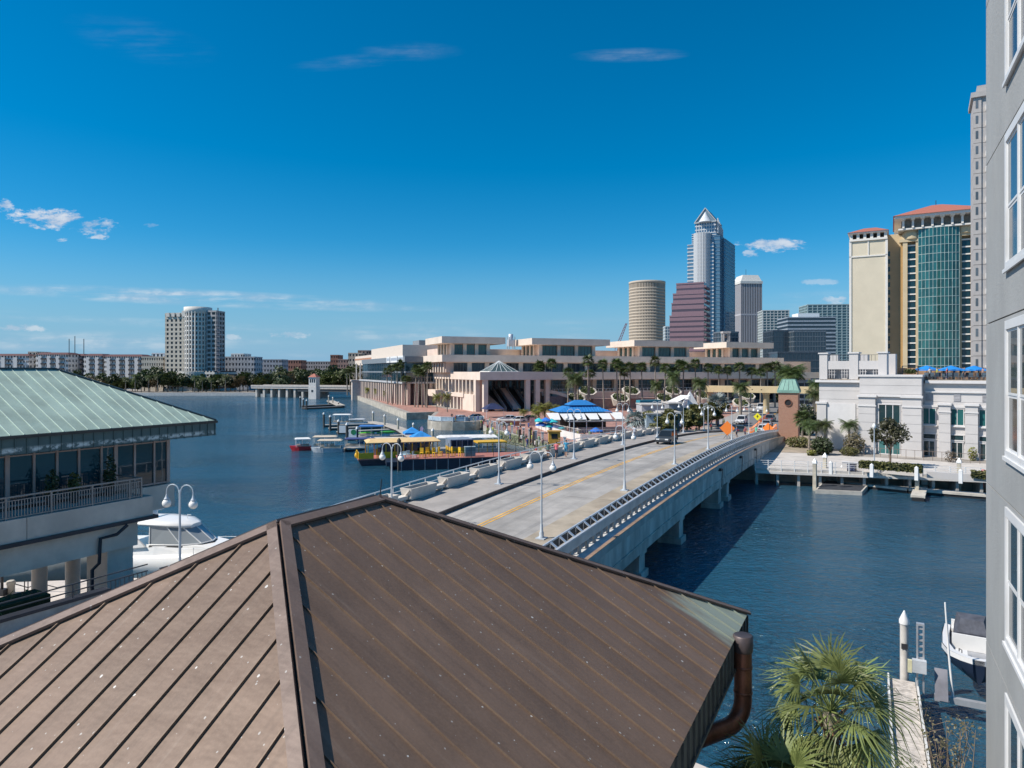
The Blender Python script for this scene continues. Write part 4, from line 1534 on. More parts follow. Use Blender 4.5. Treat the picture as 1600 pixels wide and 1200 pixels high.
for k in range(7):
    mb.cbox(-3.2, 7 + k * 3.6, H(366), 1, 1.2, H(343 + k * 2) - H(366))
mb.build('crown_fin', bwhite, bt_)

d = 500
pg = thing('pink_granite_tower', 'stepped purple pink glass office tower before the tallest skyscraper', 'skyscraper', (*fxy(1100, d), 2), RAD(-25))
pink = M('pink_granite', (.27, .165, .185), .35, .15, var=.06)
pgl = glass('pink_glass', (.10, .065, .085), .08, .2, 1.6, 0, 1, .3)
H = lambda py: zat(py, d) - 2
for (x0, x1, y1, z0, z1) in ((-25, 0, 26, 0, H(492)), (-23.5, 0, 25, H(492), H(472)), (-22.5, 0, 24, H(472), H(457)), (-20, 0, 23, H(457), H(441))):
    nf = max(2, int((z1 - z0) / 3.8))
    mb = MB()
    mb.box(x0, x1, 0, y1, z0, z1)
    mb.build('shaft', pgl, pg)
    mb = MB()
    for i in range(nf):
        z = z0 + (z1 - z0) * i / nf
        mb.box(x0 - .15, x1, -.15, y1, z, z + (z1 - z0) / nf * .62)
        for k in range(4):
            yk = y1 / 4 * k
            mb.prism([(x1, yk), (x1 + 1.7, yk + .2), (x1 + .1, yk + y1 / 4)], z, z + 1.5)
    mb.box(x0 - .25, x1 + .1, -.25, y1, z1 - .8, z1 + .3)
    mb.build('floor_band', pink, pg)['kind'] = 'stuff'

d = 1080
t = block('striped_tower', 'grey vertically striped office tower with a white cap', 'skyscraper', (*fxy(1158, d), 2), RAD(4), 33, 32, zat(443, d) - 2, 3, 12, 8, M('stripe_grey', (.40, .39, .41), .7, var=.03), dark_gl, band=.05, pier=.5, proud=.9, parapet=0)
zt = zat(443, d) - 2
mb = MB()
mb.box(-1.6, 34.6, -1.6, 33, zt, zt + 4)
mb.loft([[(-.5, -.5, zt + 4), (33.5, -.5, zt + 4), (33.5, 32, zt + 4), (-.5, 32, zt + 4)], [(4, 3, zt + 14), (29, 3, zt + 14), (29, 28, zt + 14), (4, 28, zt + 14)]], 0, False)
mb.build('cap', M('cap_white', (.60, .59, .55), .7), t)
mb = MB()
mb.tube([(12, 10, zt + 14), (12, 10, zt + 24)], .3, 5)
mb.build('antenna', dark_metal, t)
gteal = glass('tower_teal_glass', (.10, .17, .19), .1, .1, 1.5, 0, 1, .4)
block('glass_condo_tower', 'teal glass tower with white slabs right of the striped tower', 'skyscraper', (*fxy(1192, 800), 2), RAD(-8), 29, 25, zat(486, 800) - 2, 26, 7, 5, M('slab_white', (.48, .52, .53), .7), gteal, band=.22, pier=.16, proud=.7)
block('wide_office_tower', 'wide grey banded office block before the green glass tower', 'skyscraper', (*fxy(1231, 620), 2), RAD(-4), 42, 30, zat(497, 620) - 2, 17, 0, 0, M('band_grey', (.30, .35, .40), .5, .1), glass('grey_glass', (.05, .08, .11), .08, .1), band=.4, proud=.25)
mb = MB()
mb.box(0, 20, 0, 14, 0, 5)
tag(mb.build('roof_plant', white_paint, None, (*fxy(1247, 640), zat(497, 620) + 1)), 'white roof plant box on the wide grey office block', 'roof box')
block('green_glass_tower', 'teal green glass tower with a crown grid near the hotel', 'skyscraper', (*fxy(1262, 780), 2), RAD(-6), 48, 30, zat(477, 780) - 2, 28, 9, 6, M('slab_teal', (.30, .40, .42), .6), gteal, band=.2, pier=.2, proud=.6)
block('dark_cube_office', 'dark blue glass cube office left of the grey glass cube', 'building', (*fxy(1208, 430), 2), RAD(-3), 16, 20, zat(518, 430) - 2, 11, 9, 6, M('dark_grid', (.07, .09, .115), .3, .2), glass('dark_cube_glass', (.035, .055, .075), .05, .2, 1.6), band=.12, pier=.1, proud=.08)
block('grey_cube_office', 'grey blue glass cube office with square window grid left of the hotel', 'building', (*fxy(1241, 420), 2), RAD(-3), 19, 20, zat(519, 420) - 2, 12, 12, 6, M('grey_grid', (.14, .165, .19), .35, .2), glass('dark_cube_glass', (.035, .055, .075)), band=.18, pier=.15, proud=.08)
block('low_glass_office', 'lower dark glass office wing below the two glass cubes', 'building', (*fxy(1215, 380), 2), RAD(-3), 25, 15, zat(552, 380) - 2, 5, 12, 0, M('dark_grid', (.07, .09, .115)), glass('dark_cube_glass', (.035, .055, .075)), band=.2, pier=.1, proud=.1)
block('blue_white_block', 'small blue and white block between the round tower and the pink tower', 'building', (*fxy(1040, 800), 2), 0, 10, 12, zat(511, 800) - 2, 18, 4, 3, M('slab_white', (.48, .52, .53)), glass('sky_blue_glass', (.1, .19, .27)), band=.25, pier=.35)
block('grey_slab_block', 'grey glass slab at the foot of the tallest skyscraper', 'building', (*fxy(1128, 470), 2), RAD(10), 12, 12, zat(520, 470) - 2, 12, 5, 3, M('grey_grid', (.14, .165, .19)), glass('grey_glass', (.05, .08, .11)), band=.2, pier=.1)
bt2 = thing('bell_tower', 'pale bell tower with an arched opening before the skyscrapers', 'tower', (*fxy(1134, 330), 2))
zt = zat(518, 330) - 2
mb = MB()
for sx in (-1, 1):
    for sy in (-1, 1):
        mb.cbox(sx * 1.35, sy * 1.35, 0, .6, .6, zt - .8)
mb.box(-1.65, 1.65, -1.65, 1.65, 0, zt - 5)
mb.box(-1.9, 1.9, -1.9, 1.9, zt - .9, zt)
for k in range(8):
    a0, a1 = math.pi * k / 8, math.pi * (k + 1) / 8
    mb.beam((1.1 * math.cos(a0), -1.5, zt - 2.2 + 1.1 * math.sin(a0)), (1.1 * math.cos(a1), -1.5, zt - 2.2 + 1.1 * math.sin(a1)), .3, .3, up=(0, 1, 0))
mb.build('wall', M('bell_grey', (.40, .38, .37), .8), bt2)
mb = MB()
mb.ball((0, 0, zt - 2.6), .6, 8, 6)
mb.build('bell', bronze, bt2)
cr = thing('construction_crane', 'red lattice crane jib left of the beige round tower', 'crane', (*fxy(970, 600), 2))
z1, z0 = zat(505, 600) - 2, 0
cm = M('crane_red', (.30, .10, .12), .6)
mb = MB()
for off in (-1, 1):
    mb.beam((off - 4, 0, z0), (off - 4, 0, zat(545, 600) - 2), .4, .4)
mb.build('mast', cm, cr)
mb = MB()
pA, pB = V((-4, 0, zat(545, 600) - 2)), V((5, 0, z1))
for off in ((-1.2, 0, 0), (1.2, 0, 0)):
    mb.beam(pA + V(off), pB + V(off) * .5, .45, .45)
for k in range(9):
    a, b = k / 9, (k + 1) / 9
    mb.beam(pA.lerp(pB, a) + V((-1.2 + .6 * a, 0, 0)), pA.lerp(pB, b) + V((1.2 - .6 * b, 0, 0)), .3, .3)
mb.build('jib', cm, cr)

# ---- cream hotel tower
d = 250.0
hr = math.atan2(-.55, .835)
hx = lambda px: fxy(px, d)
HT = thing('hotel_tower', 'cream hotel tower with red tile roofs and a curved green glass bay', 'hotel', (*hx(1455), 2.0), RAD(-29))
sc = d / FPX
X = lambda px: (px - 1455) * sc * .88
H = lambda py: zat(py, d) - 2
HL = lambda py: zat(py, d + 12) - 2
hc = M('hotel_cream', (.56, .45, .29), .85, var=.04, vs=.2)
hpale = M('hotel_pale', (.62, .55, .42), .85, var=.03, vs=.2)
htrim = M('hotel_trim', (.70, .67, .62), .8, var=.03)
hgold = M('hotel_gold', (.42, .25, .09), .7, var=.06)
hred = M('hotel_tile', (.38, .13, .09), .8, var=.14, vs=3)
hgl = glass('hotel_green_glass', (.012, .075, .075), .05, .0, 1.7, .01, .7, .75)
hgl2 = glass('hotel_blue_glass', (.01, .03, .04), .06, 0, 1.6, .01, .7, .5)
mb = MB()
mb.box(X(1326), X(1386), -1, 18, 0, HL(375))
mb.build('left_wing', hpale, HT)
mb = MB()
mb.box(X(1326) - .3, X(1386) + .3, -1.3, 18, HL(403), HL(401))
mb.box(X(1326) - .3, X(1326) + .5, -1.3, 0, 0, HL(378))
mb.box(X(1386) - .5, X(1386) + .3, -1.3, 0, 0, HL(378))
mb.box(X(1355), X(1357), -1.25, 0, HL(401), HL(378))
mb.box(X(1325), X(1387), -1.6, 18.2, HL(378), HL(375))
mb.build('trim', htrim, HT)
mb = MB()
for k in range(6):
    x = X(1328) + k * (X(1384) - X(1328)) / 5
    mb.box(x - .5, x + .5, -1.4, 17, HL(375), HL(367))
mb.box(X(1323), X(1388), -2.2, 18.6, HL(367), HL(365))
mb.build('loggia', htrim, HT)
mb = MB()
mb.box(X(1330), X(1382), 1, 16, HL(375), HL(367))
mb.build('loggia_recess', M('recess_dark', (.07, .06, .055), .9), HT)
mb = MB()
mb.loft([[(X(1322), -2.6, HL(365)), (X(1389), -2.6, HL(365)), (X(1389), 19, HL(365)), (X(1322), 19, HL(365))], [(X(1348), 7, HL(353)), (X(1368), 7, HL(353)), (X(1368), 9, HL(353)), (X(1348), 9, HL(353))]], 0, False)
mb.build('roof', hred, HT)
mb = MB()
mb.box(X(1386), X(1412), 6, 26, 0, HL(367))
mb.build('link_wing', hc, HT)
for k in range(19):
    w_ = MB()
    w_.box(X(1387), X(1391), 5.9, 6.05, 3 + k * 2.95, 4.8 + k * 2.95)
    w_.build('window', hgl2, HT)
# the glazed front
mb = MB()
mb.box(X(1408), X(1532), 3, 26, 0, H(362))
mb.build('main_wall', hc, HT)
def strip_windows(p0, p1, ptop):
    mb = MB()
    mb.box(X(p0) - 1.7, X(p0) - .2, .6, 3.2, 0, H(ptop) + 1)
    mb.box(X(p1) + .2, X(p1) + 1.7, .6, 3.2, 0, H(ptop) + 1)
    mb.build('pilaster', hc, HT)
    mb = MB()
    mb.box(X(p0) - 2.4, X(p0) - 1.7, 1.2, 3.2, 0, H(ptop) + 2)
    mb.box(X(p1) + 1.7, X(p1) + 2.4, 1.2, 3.2, 0, H(ptop) + 2)
    mb.build('gold_reveal', hgold, HT)
    mb = MB()
    mb.box(X(p0) - 2.8, X(p1) + 2.8, .3, 3.2, H(ptop) + 1, H(ptop) + 2)
    xm = (X(p0) + X(p1)) / 2
    mb.lathe([(3.0, H(ptop) + 2), (3.2, H(ptop) + 4), (3.0, H(ptop) + 4.2), (2.6, H(ptop) + 5.5)], 16, (xm, 2.6))
    mb.build('capital', hc, HT)
    n = 22
    z0_, z1_ = 2.0, H(ptop)
    fh = (z1_ - z0_) / n
    for k in range(n):
        w_ = MB()
        w_.box(X(p0), X(p1), 1.6, 1.75, z0_ + k * fh, z0_ + k * fh + fh * .78)
        w_.build('window', hgl2, HT)
        w_ = MB()
        w_.box(X(p0) - .2, X(p1) + .2, 1.3, 1.9, z0_ + k * fh + fh * .8, z0_ + k * fh + fh * .98)
        w_.build('spandrel', htrim, HT)


strip_windows(1419.5, 1430.5, 379)
strip_windows(1501.5, 1513, 376)
bay_c, bay_r = (X(1466), 11.0), 13.0
a0, a1 = math.pi + 1.06, 2 * math.pi - 1.06
n, nf = 11, 20
fz0, fz1 = 1.5, H(357)
pts = [(bay_c[0] + bay_r * math.cos(a0 + (a1 - a0) * i / n), bay_c[1] + bay_r * math.sin(a0 + (a1 - a0) * i / n)) for i in range(n + 1)]
fh = (fz1 - fz0) / nf
hgl3 = glass('hotel_bay_glass', (.016, .085, .085), .05, .0, 1.75, .01, .7, .8)
for i in range(n):
    for k in range(nf):
        p, p2 = pts[i], pts[i + 1]
        mb = MB()
        z0_ = fz0 + k * fh
        mb.prism([p, p2, (p2[0], p2[1] + .15), (p[0], p[1] + .15)], z0_ + .06, z0_ + fh - .06)
        mb.build('bay_pane', hgl3, HT)
mb = MB()
for p in pts:
    mb.cbox(p[0], p[1], fz0, .14, .26, fz1 - fz0)
for k in range(nf + 1):
    for i in range(n):
        mb.beam((*pts[i], fz0 + k * fh), (*pts[i + 1], fz0 + k * fh), .24, .16)
mb.build('bay_mullions', M('bay_mullion', (.34, .44, .42), .5), HT)
mb = MB()
mb.prism(pts + [(pts[-1][0], 4), (pts[0][0], 4)], 0, 1.5)
mb.prism([(p[0], p[1] + .3) for p in pts] + [(pts[-1][0], 4), (pts[0][0], 4)], 1.5, fz1)
mb.build('bay_core', M('bay_dark', (.02, .03, .03), .8), HT)
mb = MB()
mb.box(X(1404), X(1534), -1.8, 27, H(357), H(354.5))
mb.box(X(1398), X(1540), -4, 28, H(340), H(336))
mb.build('cornice', htrim, HT)
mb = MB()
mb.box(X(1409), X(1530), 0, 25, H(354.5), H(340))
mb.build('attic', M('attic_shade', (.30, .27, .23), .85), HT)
for k in range(9):
    mb = MB()
    x = X(1412) + k * 3.05
    mb.box(x - .35, x + .35, -2.2, 0, H(354.5), H(342))
    mb.box(x - .7, x + .7, -3.4, 0, H(342), H(340))
    mb.build('bracket', htrim, HT)
mb = MB()
mb.loft([[(X(1396), -4.6, H(336)), (X(1542), -4.6, H(336)), (X(1542), 28.5, H(336)), (X(1396), 28.5, H(336))], [(X(1458), 10, H(312)), (X(1474), 10, H(312)), (X(1474), 14, H(312)), (X(1458), 14, H(312))]], 0, False)
mb.build('roof', hred, HT)
mb = MB()
mb.tube([(X(1465), 12, H(312)), (X(1465), 12, H(303))], .12, 5)
mb.build('flagpole', dark_metal, HT)

# ---- slim grey condo tower at the right
d = 135.0
p = fxy(1521, d)
t = thing('grey_condo_tower', 'slim grey panelled condo tower squeezed between hotel and stucco wall', 'building', (*p, 2.0), RAD(-31))
cgrey = M('condo_grey', (.40, .375, .36), .85, var=.05)
zt = zat(148, d) - 2
fh = 3.0
nfl = int(zt / fh)
for k in range(nfl):
    z = k * fh
    mb = MB()
    mb.box(0, 1.3, 0, 9, z + .04, z + fh - .04)
    mb.box(1.3, 9, .25, 9, z + .04, z + fh - .04)
    mb.build('wall_panel', cgrey, t)
    w_ = MB()
    w_.box(.35, .75, -.06, .1, z + .9, z + 2.4)
    w_.build('window', glass('condo_glass', (.10, .12, .14), .1, 0, 1.45), t)
    w_ = MB()
    w_.box(2.0, 2.9, -.5, .3, z + .2, z + 1.2)
    w_.build('balcony', white_paint, t)
mb = MB()
mb.box(.06, 8.9, .3, 8.9, 0, nfl * fh)
mb.build('core', M('joint_dark', (.16, .16, .16)), t)
mb = MB()
mb.box(-.4, 9.3, -.4, 9.3, nfl * fh, nfl * fh + 1)
mb.box(.6, 8.5, .4, 8.5, nfl * fh + 1, nfl * fh + 2.4)
mb.build('cornice', cgrey, t)

# ------------------------------------------------------------------ convention centre
CR = math.atan2(.38, .925)
CE, CN = V((.925, .38, 0)), V((-.38, .925, 0))
CK = V((-9.3, 199, 2.0))
CC = thing('convention_center', 'long stepped beige convention center with overhanging flat roofs and teal windows', 'building', CK, CR)


def ccx(px, y):
    """x along the front for a direction px at local depth y"""
    r = (px - CX) / FPX
    return (r * (CK.y + .925 * y) - CK.x + .38 * y) / (.925 - .38 * r)


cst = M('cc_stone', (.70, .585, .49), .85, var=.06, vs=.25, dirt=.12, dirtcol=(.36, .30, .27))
cst2 = M('cc_pink_stone', (.63, .49, .41), .85, var=.08, vs=.25)
cgl = glass('cc_teal_glass', (.045, .13, .13), .06, 0, 1.6, .02, .8, .7)
cdg = glass('cc_dark_glass', (.025, .035, .05), .06, 0, 1.55, .02, .8, .7)
cfr = M('cc_frame', (.10, .13, .14), .5, .2)
Z = lambda z: z - 2.0


def cbox(name, x0, x1, y0, y1, z0, z1, m=None):
    mb = MB()
    mb.box(x0, x1, y0, y1, Z(z0), Z(z1))
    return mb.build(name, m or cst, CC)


def cwin(x0, x1, y, z0, z1, gl, nm=3, side=False):
    """framed window; on the front (facing -y) or, with side, on a wall facing -x at x = y"""
    mb = MB()
    f = lambda a, b, o0, o1, za, zb_: (mb.box(y + o0, y + o1, a, b, Z(za), Z(zb_)) if side else mb.box(a, b, y + o0, y + o1, Z(za), Z(zb_)))
    f(x0, x1, -.06, .2, z0, z0 + .12)
    f(x0, x1, -.06, .2, z1 - .12, z1)
    for i in range(nm + 1):
        x = x0 + (x1 - x0) * i / nm
        f(x - .07, x + .07, -.08, .2, z0 + .12, z1 - .12)
    w = mb.build('window', cfr, CC)
    mb = MB()
    f(x0 + .05, x1 - .05, 0, .1, z0 + .1, z1 - .1)
    mb.build('pane', gl, w)


# roof slabs
cbox('roof_slab', 0, 23.3, 0, 22, 11.4, 13.8)
cbox('roof_slab', 0, 23.3, 22.02, 55, 11.4, 13.8)
cbox('roof_slab', 23.32, 152, 17, 40, 11.2, 13.6)
cbox('roof_slab', -3.7, 140, 26.4, 57, 17.1, 19.4)
cbox('soffit', -2, 138, 27.5, 56, 16.8, 17.1, cst2)
PAV = [(-3.7, 18.6), (28.4, 59.2), (69.4, 100.3), (111.3, 134.9)]
for x0, x1 in PAV:
    cbox('pavilion_roof', x0, x1, 26.6, 47, 23.2, 25.4)
    wx0, wx1 = x0 + 4.2, x1 - 4.4
    cbox('pavilion_wall', wx0, wx1, 30, 45, 19.4, 23.2, cst2)
    n = 3
    w = (wx1 - wx0 - 1.2) / n
    for k in range(n):
        a = wx0 + 1.2 + k * w
        cwin(a, a + w - 1.5, 29.9, 19.6, 22.9, cgl, 4)
        cbox('pier', a + w - 1.4, a + w - .2, 29.2, 30.2, 19.4, 23.2)
    cbox('pier', wx0 - .3, wx0 + .9, 29.2, 30.4, 19.4, 23.2)
    for k in range(4):
        cbox('side_pier', wx0 - .6, wx0 + .1, 33 + k * 3.4, 34 + k * 3.4, 19.4, 23.2)
    for k in range(3):
        cwin(34.2 + k * 3.4, 36.2 + k * 3.4, wx0 - .1, 19.6, 22.9, cgl, 2, True)
cbox('rear_block', 2, 145, 50, 90, 17, 22.2, cst2)
cbox('rear_block', 14, 32, 46, 50, 19.4, 22.0)
# level 2
cbox('level_two_wall', -1.5, 138, 29.2, 56, 13.6, 17.1, cst2)
x = 1.2
while x < 132:
    w = 6.2 if x < 24 else 8.6
    cwin(x, x + w - 1.8, 29.1, 13.8, 16.8, cdg, 4)
    cbox('pier', x + w - 1.7, x + w - .2, 28.4, 29.4, 13.7, 16.95)
    x += w
for k in range(8):
    y = 30 + k * 3.1
    cbox('side_pier', -2.1, -1.4, y, y + 1.0, 13.6, 17.0)
    cwin(y + 1.1, y + 3.0, -1.6, 13.8, 16.8, cdg, 1, True)
# level 1, behind the palms
cbox('level_one_wall', 24, 148, 24, 50, 2, 11.2, cst2)
x = 26.0
while x < 92:
    cwin(x, x + 6.4, 23.9, 7.1, 10.9, glass('cc_blue_glass', (.03, .055, .08), .06, 0, 1.6, .02, .8, .7), 5)
    mb = MB()
    mb.box(x - .05, x + 6.45, 23.7, 23.9, Z(9.2), Z(9.35))
    mb.build('transom', M('cc_steel_blue', (.22, .28, .34), .5), CC)
    cbox('pier', x + 6.7, x + 8.2, 22.6, 24.2, 7, 11.2)
    x += 8.6
while x < 142:
    cwin(x, x + 4.0, 23.9, 3, 10.6, cdg, 3)
    cbox('pier', x + 4.2, x + 6.2, 23.2, 24.2, 2, 11.2)
    x += 6.6
# terrace and its front wall
cbox('terrace', 23.6, 92, 8, 23.9, 2, 7.0, cst2)
cbox('terrace_step', 40, 90, 4.5, 7.98, 2, 5.2, M('cc_pink_wall', (.40, .27, .24), .85, var=.1))
cbox('terrace_parapet', 24, 92, 7.9, 8.2, 7.0, 7.5)
mb = MB()
for k in range(46):
    mb.box(25 + k * 1.45, 25.1 + k * 1.45, 8.0, 8.1, Z(7.5), Z(8.3))
mb.box(24, 92, 7.98, 8.12, Z(8.25), Z(8.35))
mb.build('terrace_rail', silver, CC)
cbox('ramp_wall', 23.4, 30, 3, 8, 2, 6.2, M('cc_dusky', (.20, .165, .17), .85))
mb = MB()
mb.beam((19.5, 4, Z(8.3)), (26, 3.5, Z(7.4)), .8, 1.0)
mb.beam((26, 3.5, Z(7.4)), (33, 2, Z(5.2)), .8, 1.0)
mb.build('ramp_parapet', cst, CC)
# portico
for (x, y, w) in ((.6, 4.4, 1.3), (1.9, .9, 1.35), (15.4, .9, 1.35), (18.6, .9, 1.4), (22.4, 2, 1.3)):
    cbox('portico_column', x - w / 2, x + w / 2, y - w / 2, y + w / 2, 2, 11.4)
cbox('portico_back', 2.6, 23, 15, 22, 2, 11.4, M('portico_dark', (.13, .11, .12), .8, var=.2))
for k in range(5):
    cwin(3.4 + k * 3.9, 6.6 + k * 3.9, 14.9, 6.5, 11, cdg, 3)
esc_m = M('escalator_grey', (.22, .25, .27), .5, .2)
for (x0, x1) in ((9.0, 11.2), (13.6, 16.6)):
    mb = MB()
    mb.add([(x0, 14, Z(8.2)), (x1, 14, Z(8.2)), (x1, 2.2, Z(2.2)), (x0, 2.2, Z(2.2)), (x0, 14, Z(7.4)), (x1, 14, Z(7.4)), (x1, 3.6, Z(2.1)), (x0, 3.6, Z(2.1))],
           [(0, 1, 2, 3), (4, 7, 6, 5), (0, 4, 5, 1), (3, 2, 6, 7), (0, 3, 7, 4), (1, 5, 6, 2)])
    mb.build('escalator', black, CC)
    for x in (x0, x1):
        mb = MB()
        mb.slab([(x - .1, 14.2, Z(8.0)), (x - .1, 14.2, Z(9.4)), (x - .1, 2.0, Z(3.3)), (x - .1, 2.0, Z(2.0))], (1, 0, 0), .2)
        mb.build('balustrade', esc_m, CC)
mb = MB()
mb.slab([(11.4, 14, Z(8.2)), (13.4, 14, Z(8.2)), (13.4, 2.2, Z(2.4)), (11.4, 2.2, Z(2.4))], (0, -.44, .9), .5)
mb.build('stair_slope', cst2, CC)
mb = MB()
mb.slab([(3.6, 13, Z(6.3)), (6.6, 13, Z(6.3)), (8.2, 3, Z(2.2)), (5.8, 3, Z(2.2))], (0, -.4, .9), 1.0)
mb.build('stair', M('pale_stair', (.50, .42, .34), .85), CC)
# skylight pyramid on the portico roof
mb = MB()
pk = V((9.2, 8.5, Z(17.2)))
bs = [V((4.6, 4, Z(13.85))), V((13.8, 4, Z(13.85))), V((13.8, 13, Z(13.85))), V((4.6, 13, Z(13.85)))]
for i in range(4):
    mb.tri(bs[i], bs[(i + 1) % 4], pk)
sk = mb.build('skylight', glass('skylight_glass', (.07, .10, .10), .15, 0, 1.5, 0, 1, .3), CC)
mb = MB()
for i in range(4):
    for k in range(5):
        q_ = bs[i].lerp(bs[(i + 1) % 4], k / 5)
        mb.beam(q_, pk, .1, .1)
    mb.beam(bs[i], bs[(i + 1) % 4], .25, .25)
mb.build('skylight_bar', white_paint, sk)
# left face under the lower roof
cbox('side_wall', 1.0, 2.6, 5, 54, 2, 11.4, cst2)
cbox('side_front', 2.6, 4.0, 5, 15, 2, 11.4, cst2)
for k in range(13):
    y = 5.4 + k * 3.7
    cbox('side_fin', .1, 1.0, y, y + .8, 7.0, 11.3)
    cwin(y + .95, y + 3.5, .95, 7.6, 11.0, cdg, 1, True)
    if k > 2:
        cbox('ground_pier', -.4, 1.0, y, y + .9, 2, 6.0)
        cwin(y + 1.1, y + 3.3, .95, 2.4, 5.4, M('rose_door', (.16, .09, .08), .3), 1, True)
cbox('side_band', -.6, 1.0, 14, 54, 5.9, 7.2)
cbox('side_plinth', -.3, 1.0, 5, 15.5, 2, 7.0, cst)
cbox('balcony_block', -3.0, -.62, 36, 48, 5.4, 7.6)
# glass wing at the left
wgl = glass('wing_glass', (.012, .045, .065), .05, 0, 1.65, .03, .4, .6)
slate = M('wing_slate', (.20, .225, .25), .6, .1, var=.06)
cbox('wing_glazing', -10, 6, 50.3, 136, 10.2, 17.3, wgl)
cbox('wing_band', -10.4, 6, 50, 136.4, 17.3, 19.3, slate)
cbox('wing_spandrel', -10.15, 6, 50.1, 136.2, 13.4, 14.0, slate)
cbox('wing_ledge', -11.6, 6, 48.6, 137, 9.6, 10.2, M('wing_ledge', (.42, .42, .43), .7))
for k in range(23):
    y = 51 + k * 3.7
    cbox('wing_mullion', -10.1, -9.95, y, y + .15, 10.2, 17.3, slate)
    cbox('colonnade_pier', -11.2, -10.2, y, y + 1.1, 2, 9.6, cst2)
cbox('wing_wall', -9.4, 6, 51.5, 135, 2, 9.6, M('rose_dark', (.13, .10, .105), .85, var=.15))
for k in range(5):
    cbox('front_pier', -9.6 + k * 2.7, -8.5 + k * 2.7, 49.4, 51.4, 2, 9.6, cst2)
for k, (y0, y1) in enumerate(((52, 60), (61.5, 73), (74.5, 80))):
    p = cbox('wing_poster', -10.55, -10.42, y0, y1, 17.3, 19.6, white_paint)
    mb = MB()
    for j in range(max(2, int((y1 - y0) / 1.6))):
        yy = y0 + .6 + j * 1.5
        mb.box(-10.6, -10.56, yy, yy + .9, Z(18.0), Z(19.0))
    mb.build('poster_print', M('print_blue', (.25, .32, .42), .7), p)
cbox('white_mass', -7.4, 20, 66, 128, 19.3, 24.0, M('warm_white', (.64, .55, .47), .85, var=.04))
cbox('white_mass', -7, 6, 128.1, 175, 17, 21.6, M('warm_white', (.64, .55, .47)))
cbox('roof_plant', 0, 8, 70, 80, 24.0, 26.0, slate)
cbox('orange_band', -7.1, 6, 128.2, 176, 19.6, 20.4, M('orange_band', (.40, .20, .12), .8))
# roof machine
mb = MB()
mb.lathe([(.9, Z(25.4)), (.9, Z(27.2)), (.6, Z(27.4))], 10, (26, 40))
mb.box(24.9, 27.3, 39, 41, Z(23), Z(25.4))
mb.build('roof_fan', silver, CC)
mb = MB()
for x in (25, 27.2):
    for y in (39, 41):
        mb.beam((x, y, Z(22)), (x, y, Z(26.4)), .2, .2)
mb.build('fan_frame', grey_conc, CC)
# right end and the yellow canopy over the street
cbox('end_wall', 140, 158, 30, 60, 2, 18, cst2)
cy = M('canopy_yellow', (.58, .46, .27), .85, var=.05)
yc = thing('street_canopy', 'long yellow beige canopy on a round column across the street', 'canopy', (*fxy(1150, 196), 2.0), UROT - RAD(4))
mb = MB()
mb.box(-9, 24, 0, 5, 5.9, 7.7)
mb.build('fascia', cy, yc)
mb = MB()
for x in (-8, 7.9, 21):
    mb.lathe([(.85, 0), (.85, 5.3), (1.1, 5.5), (1.1, 5.9)], 14, (x, 2))
mb.build('column', cy, yc)
for k in range(3):
    mb = MB()
    mb.lathe([(.16, -.02), (.16, .02)], 10)
    o = mb.build('round_opening', black, yc, (2 + k * 2.5, -.02, 6.8))
    o.rotation_euler = (math.pi / 2, 0, 0)
# tilted hexagonal planter bowls on the terrace slope
rim_m = M('bowl_rim', (.60, .54, .47), .85, var=.05)
shr = leafmat('planter_shrub', (.055, .085, .02), (.12, .16, .04))


def leaves(mb, n, box, size, rnd, mi=0, ell=True):
    (cx_, cy_, cz_), (rx, ry, rz_) = box
    for _ in range(n):
        while True:
            a = [rnd.uniform(-1, 1) for _ in range(3)]
            if not ell or sum(k * k for k in a) < 1:
                break
        c = V((cx_ + a[0] * rx, cy_ + a[1] * ry, cz_ + a[2] * rz_))
        d1 = V((rnd.gauss(0, 1), rnd.gauss(0, 1), rnd.gauss(0, 1))).normalized()
        d2 = d1.orthogonal().normalized()
        s_ = size * rnd.uniform(.6, 1.3)
        mb.add([c - d1 * s_, c + d2 * s_ * .55, c + d1 * s_, c - d2 * s_ * .55], [(0, 1, 2, 3)], mi)


bw = thing('planter_bowl', 'x', 'planter', (0, 0, 0), CR, 'tilted hexagonal planters below the terrace')
N6 = 8
ang = [2 * math.pi * i / N6 + math.pi / N6 for i in range(N6)]
ring = lambda r, zc, tilt: [(r * math.cos(a) * 1.12, r * math.sin(a), zc + tilt * r * math.sin(a)) for a in ang]
mb = MB()
mb.loft([ring(2.0, -2.6, 0), ring(2.75, .0, .5), ring(2.3, .05, .55), ring(2.1, -.35, .5)], 0, False)
mb.build('bowl', rim_m, bw)
mb = MB()
rnd = random.Random(3)
for _ in range(420):
    r = 2.05 * math.sqrt(rnd.random())
    a = rnd.uniform(0, 6.283)
    x, y = r * math.cos(a) * 1.1, r * math.sin(a)
    leaves(mb, 1, ((x, y, .05 + .55 * y + rnd.uniform(-.2, .35)), (.1, .1, .1)), .3, rnd)
o = mb.build('shrub', shr, bw)
o['kind'] = 'stuff'
BW = [(918, 610, 4, 'upper bowl left of the blue restaurant roof'), (900, 621, 1, 'lower bowl just above the blue restaurant roof'), (986, 610, 4, 'upper bowl of the middle pair'), (969, 621, 1, 'lower bowl of the middle pair'),
      (1051, 610, 4, 'upper bowl of the pair left of the white tent'), (1038, 621, 1, 'lower bowl of the pair left of the white tent'), (1099, 617, 1, 'bowl half hidden by the white tent'),
      (1167, 617, 3, 'upper bowl near the yellow canopy'), (1158, 629, -2, 'lower bowl near the yellow canopy')]
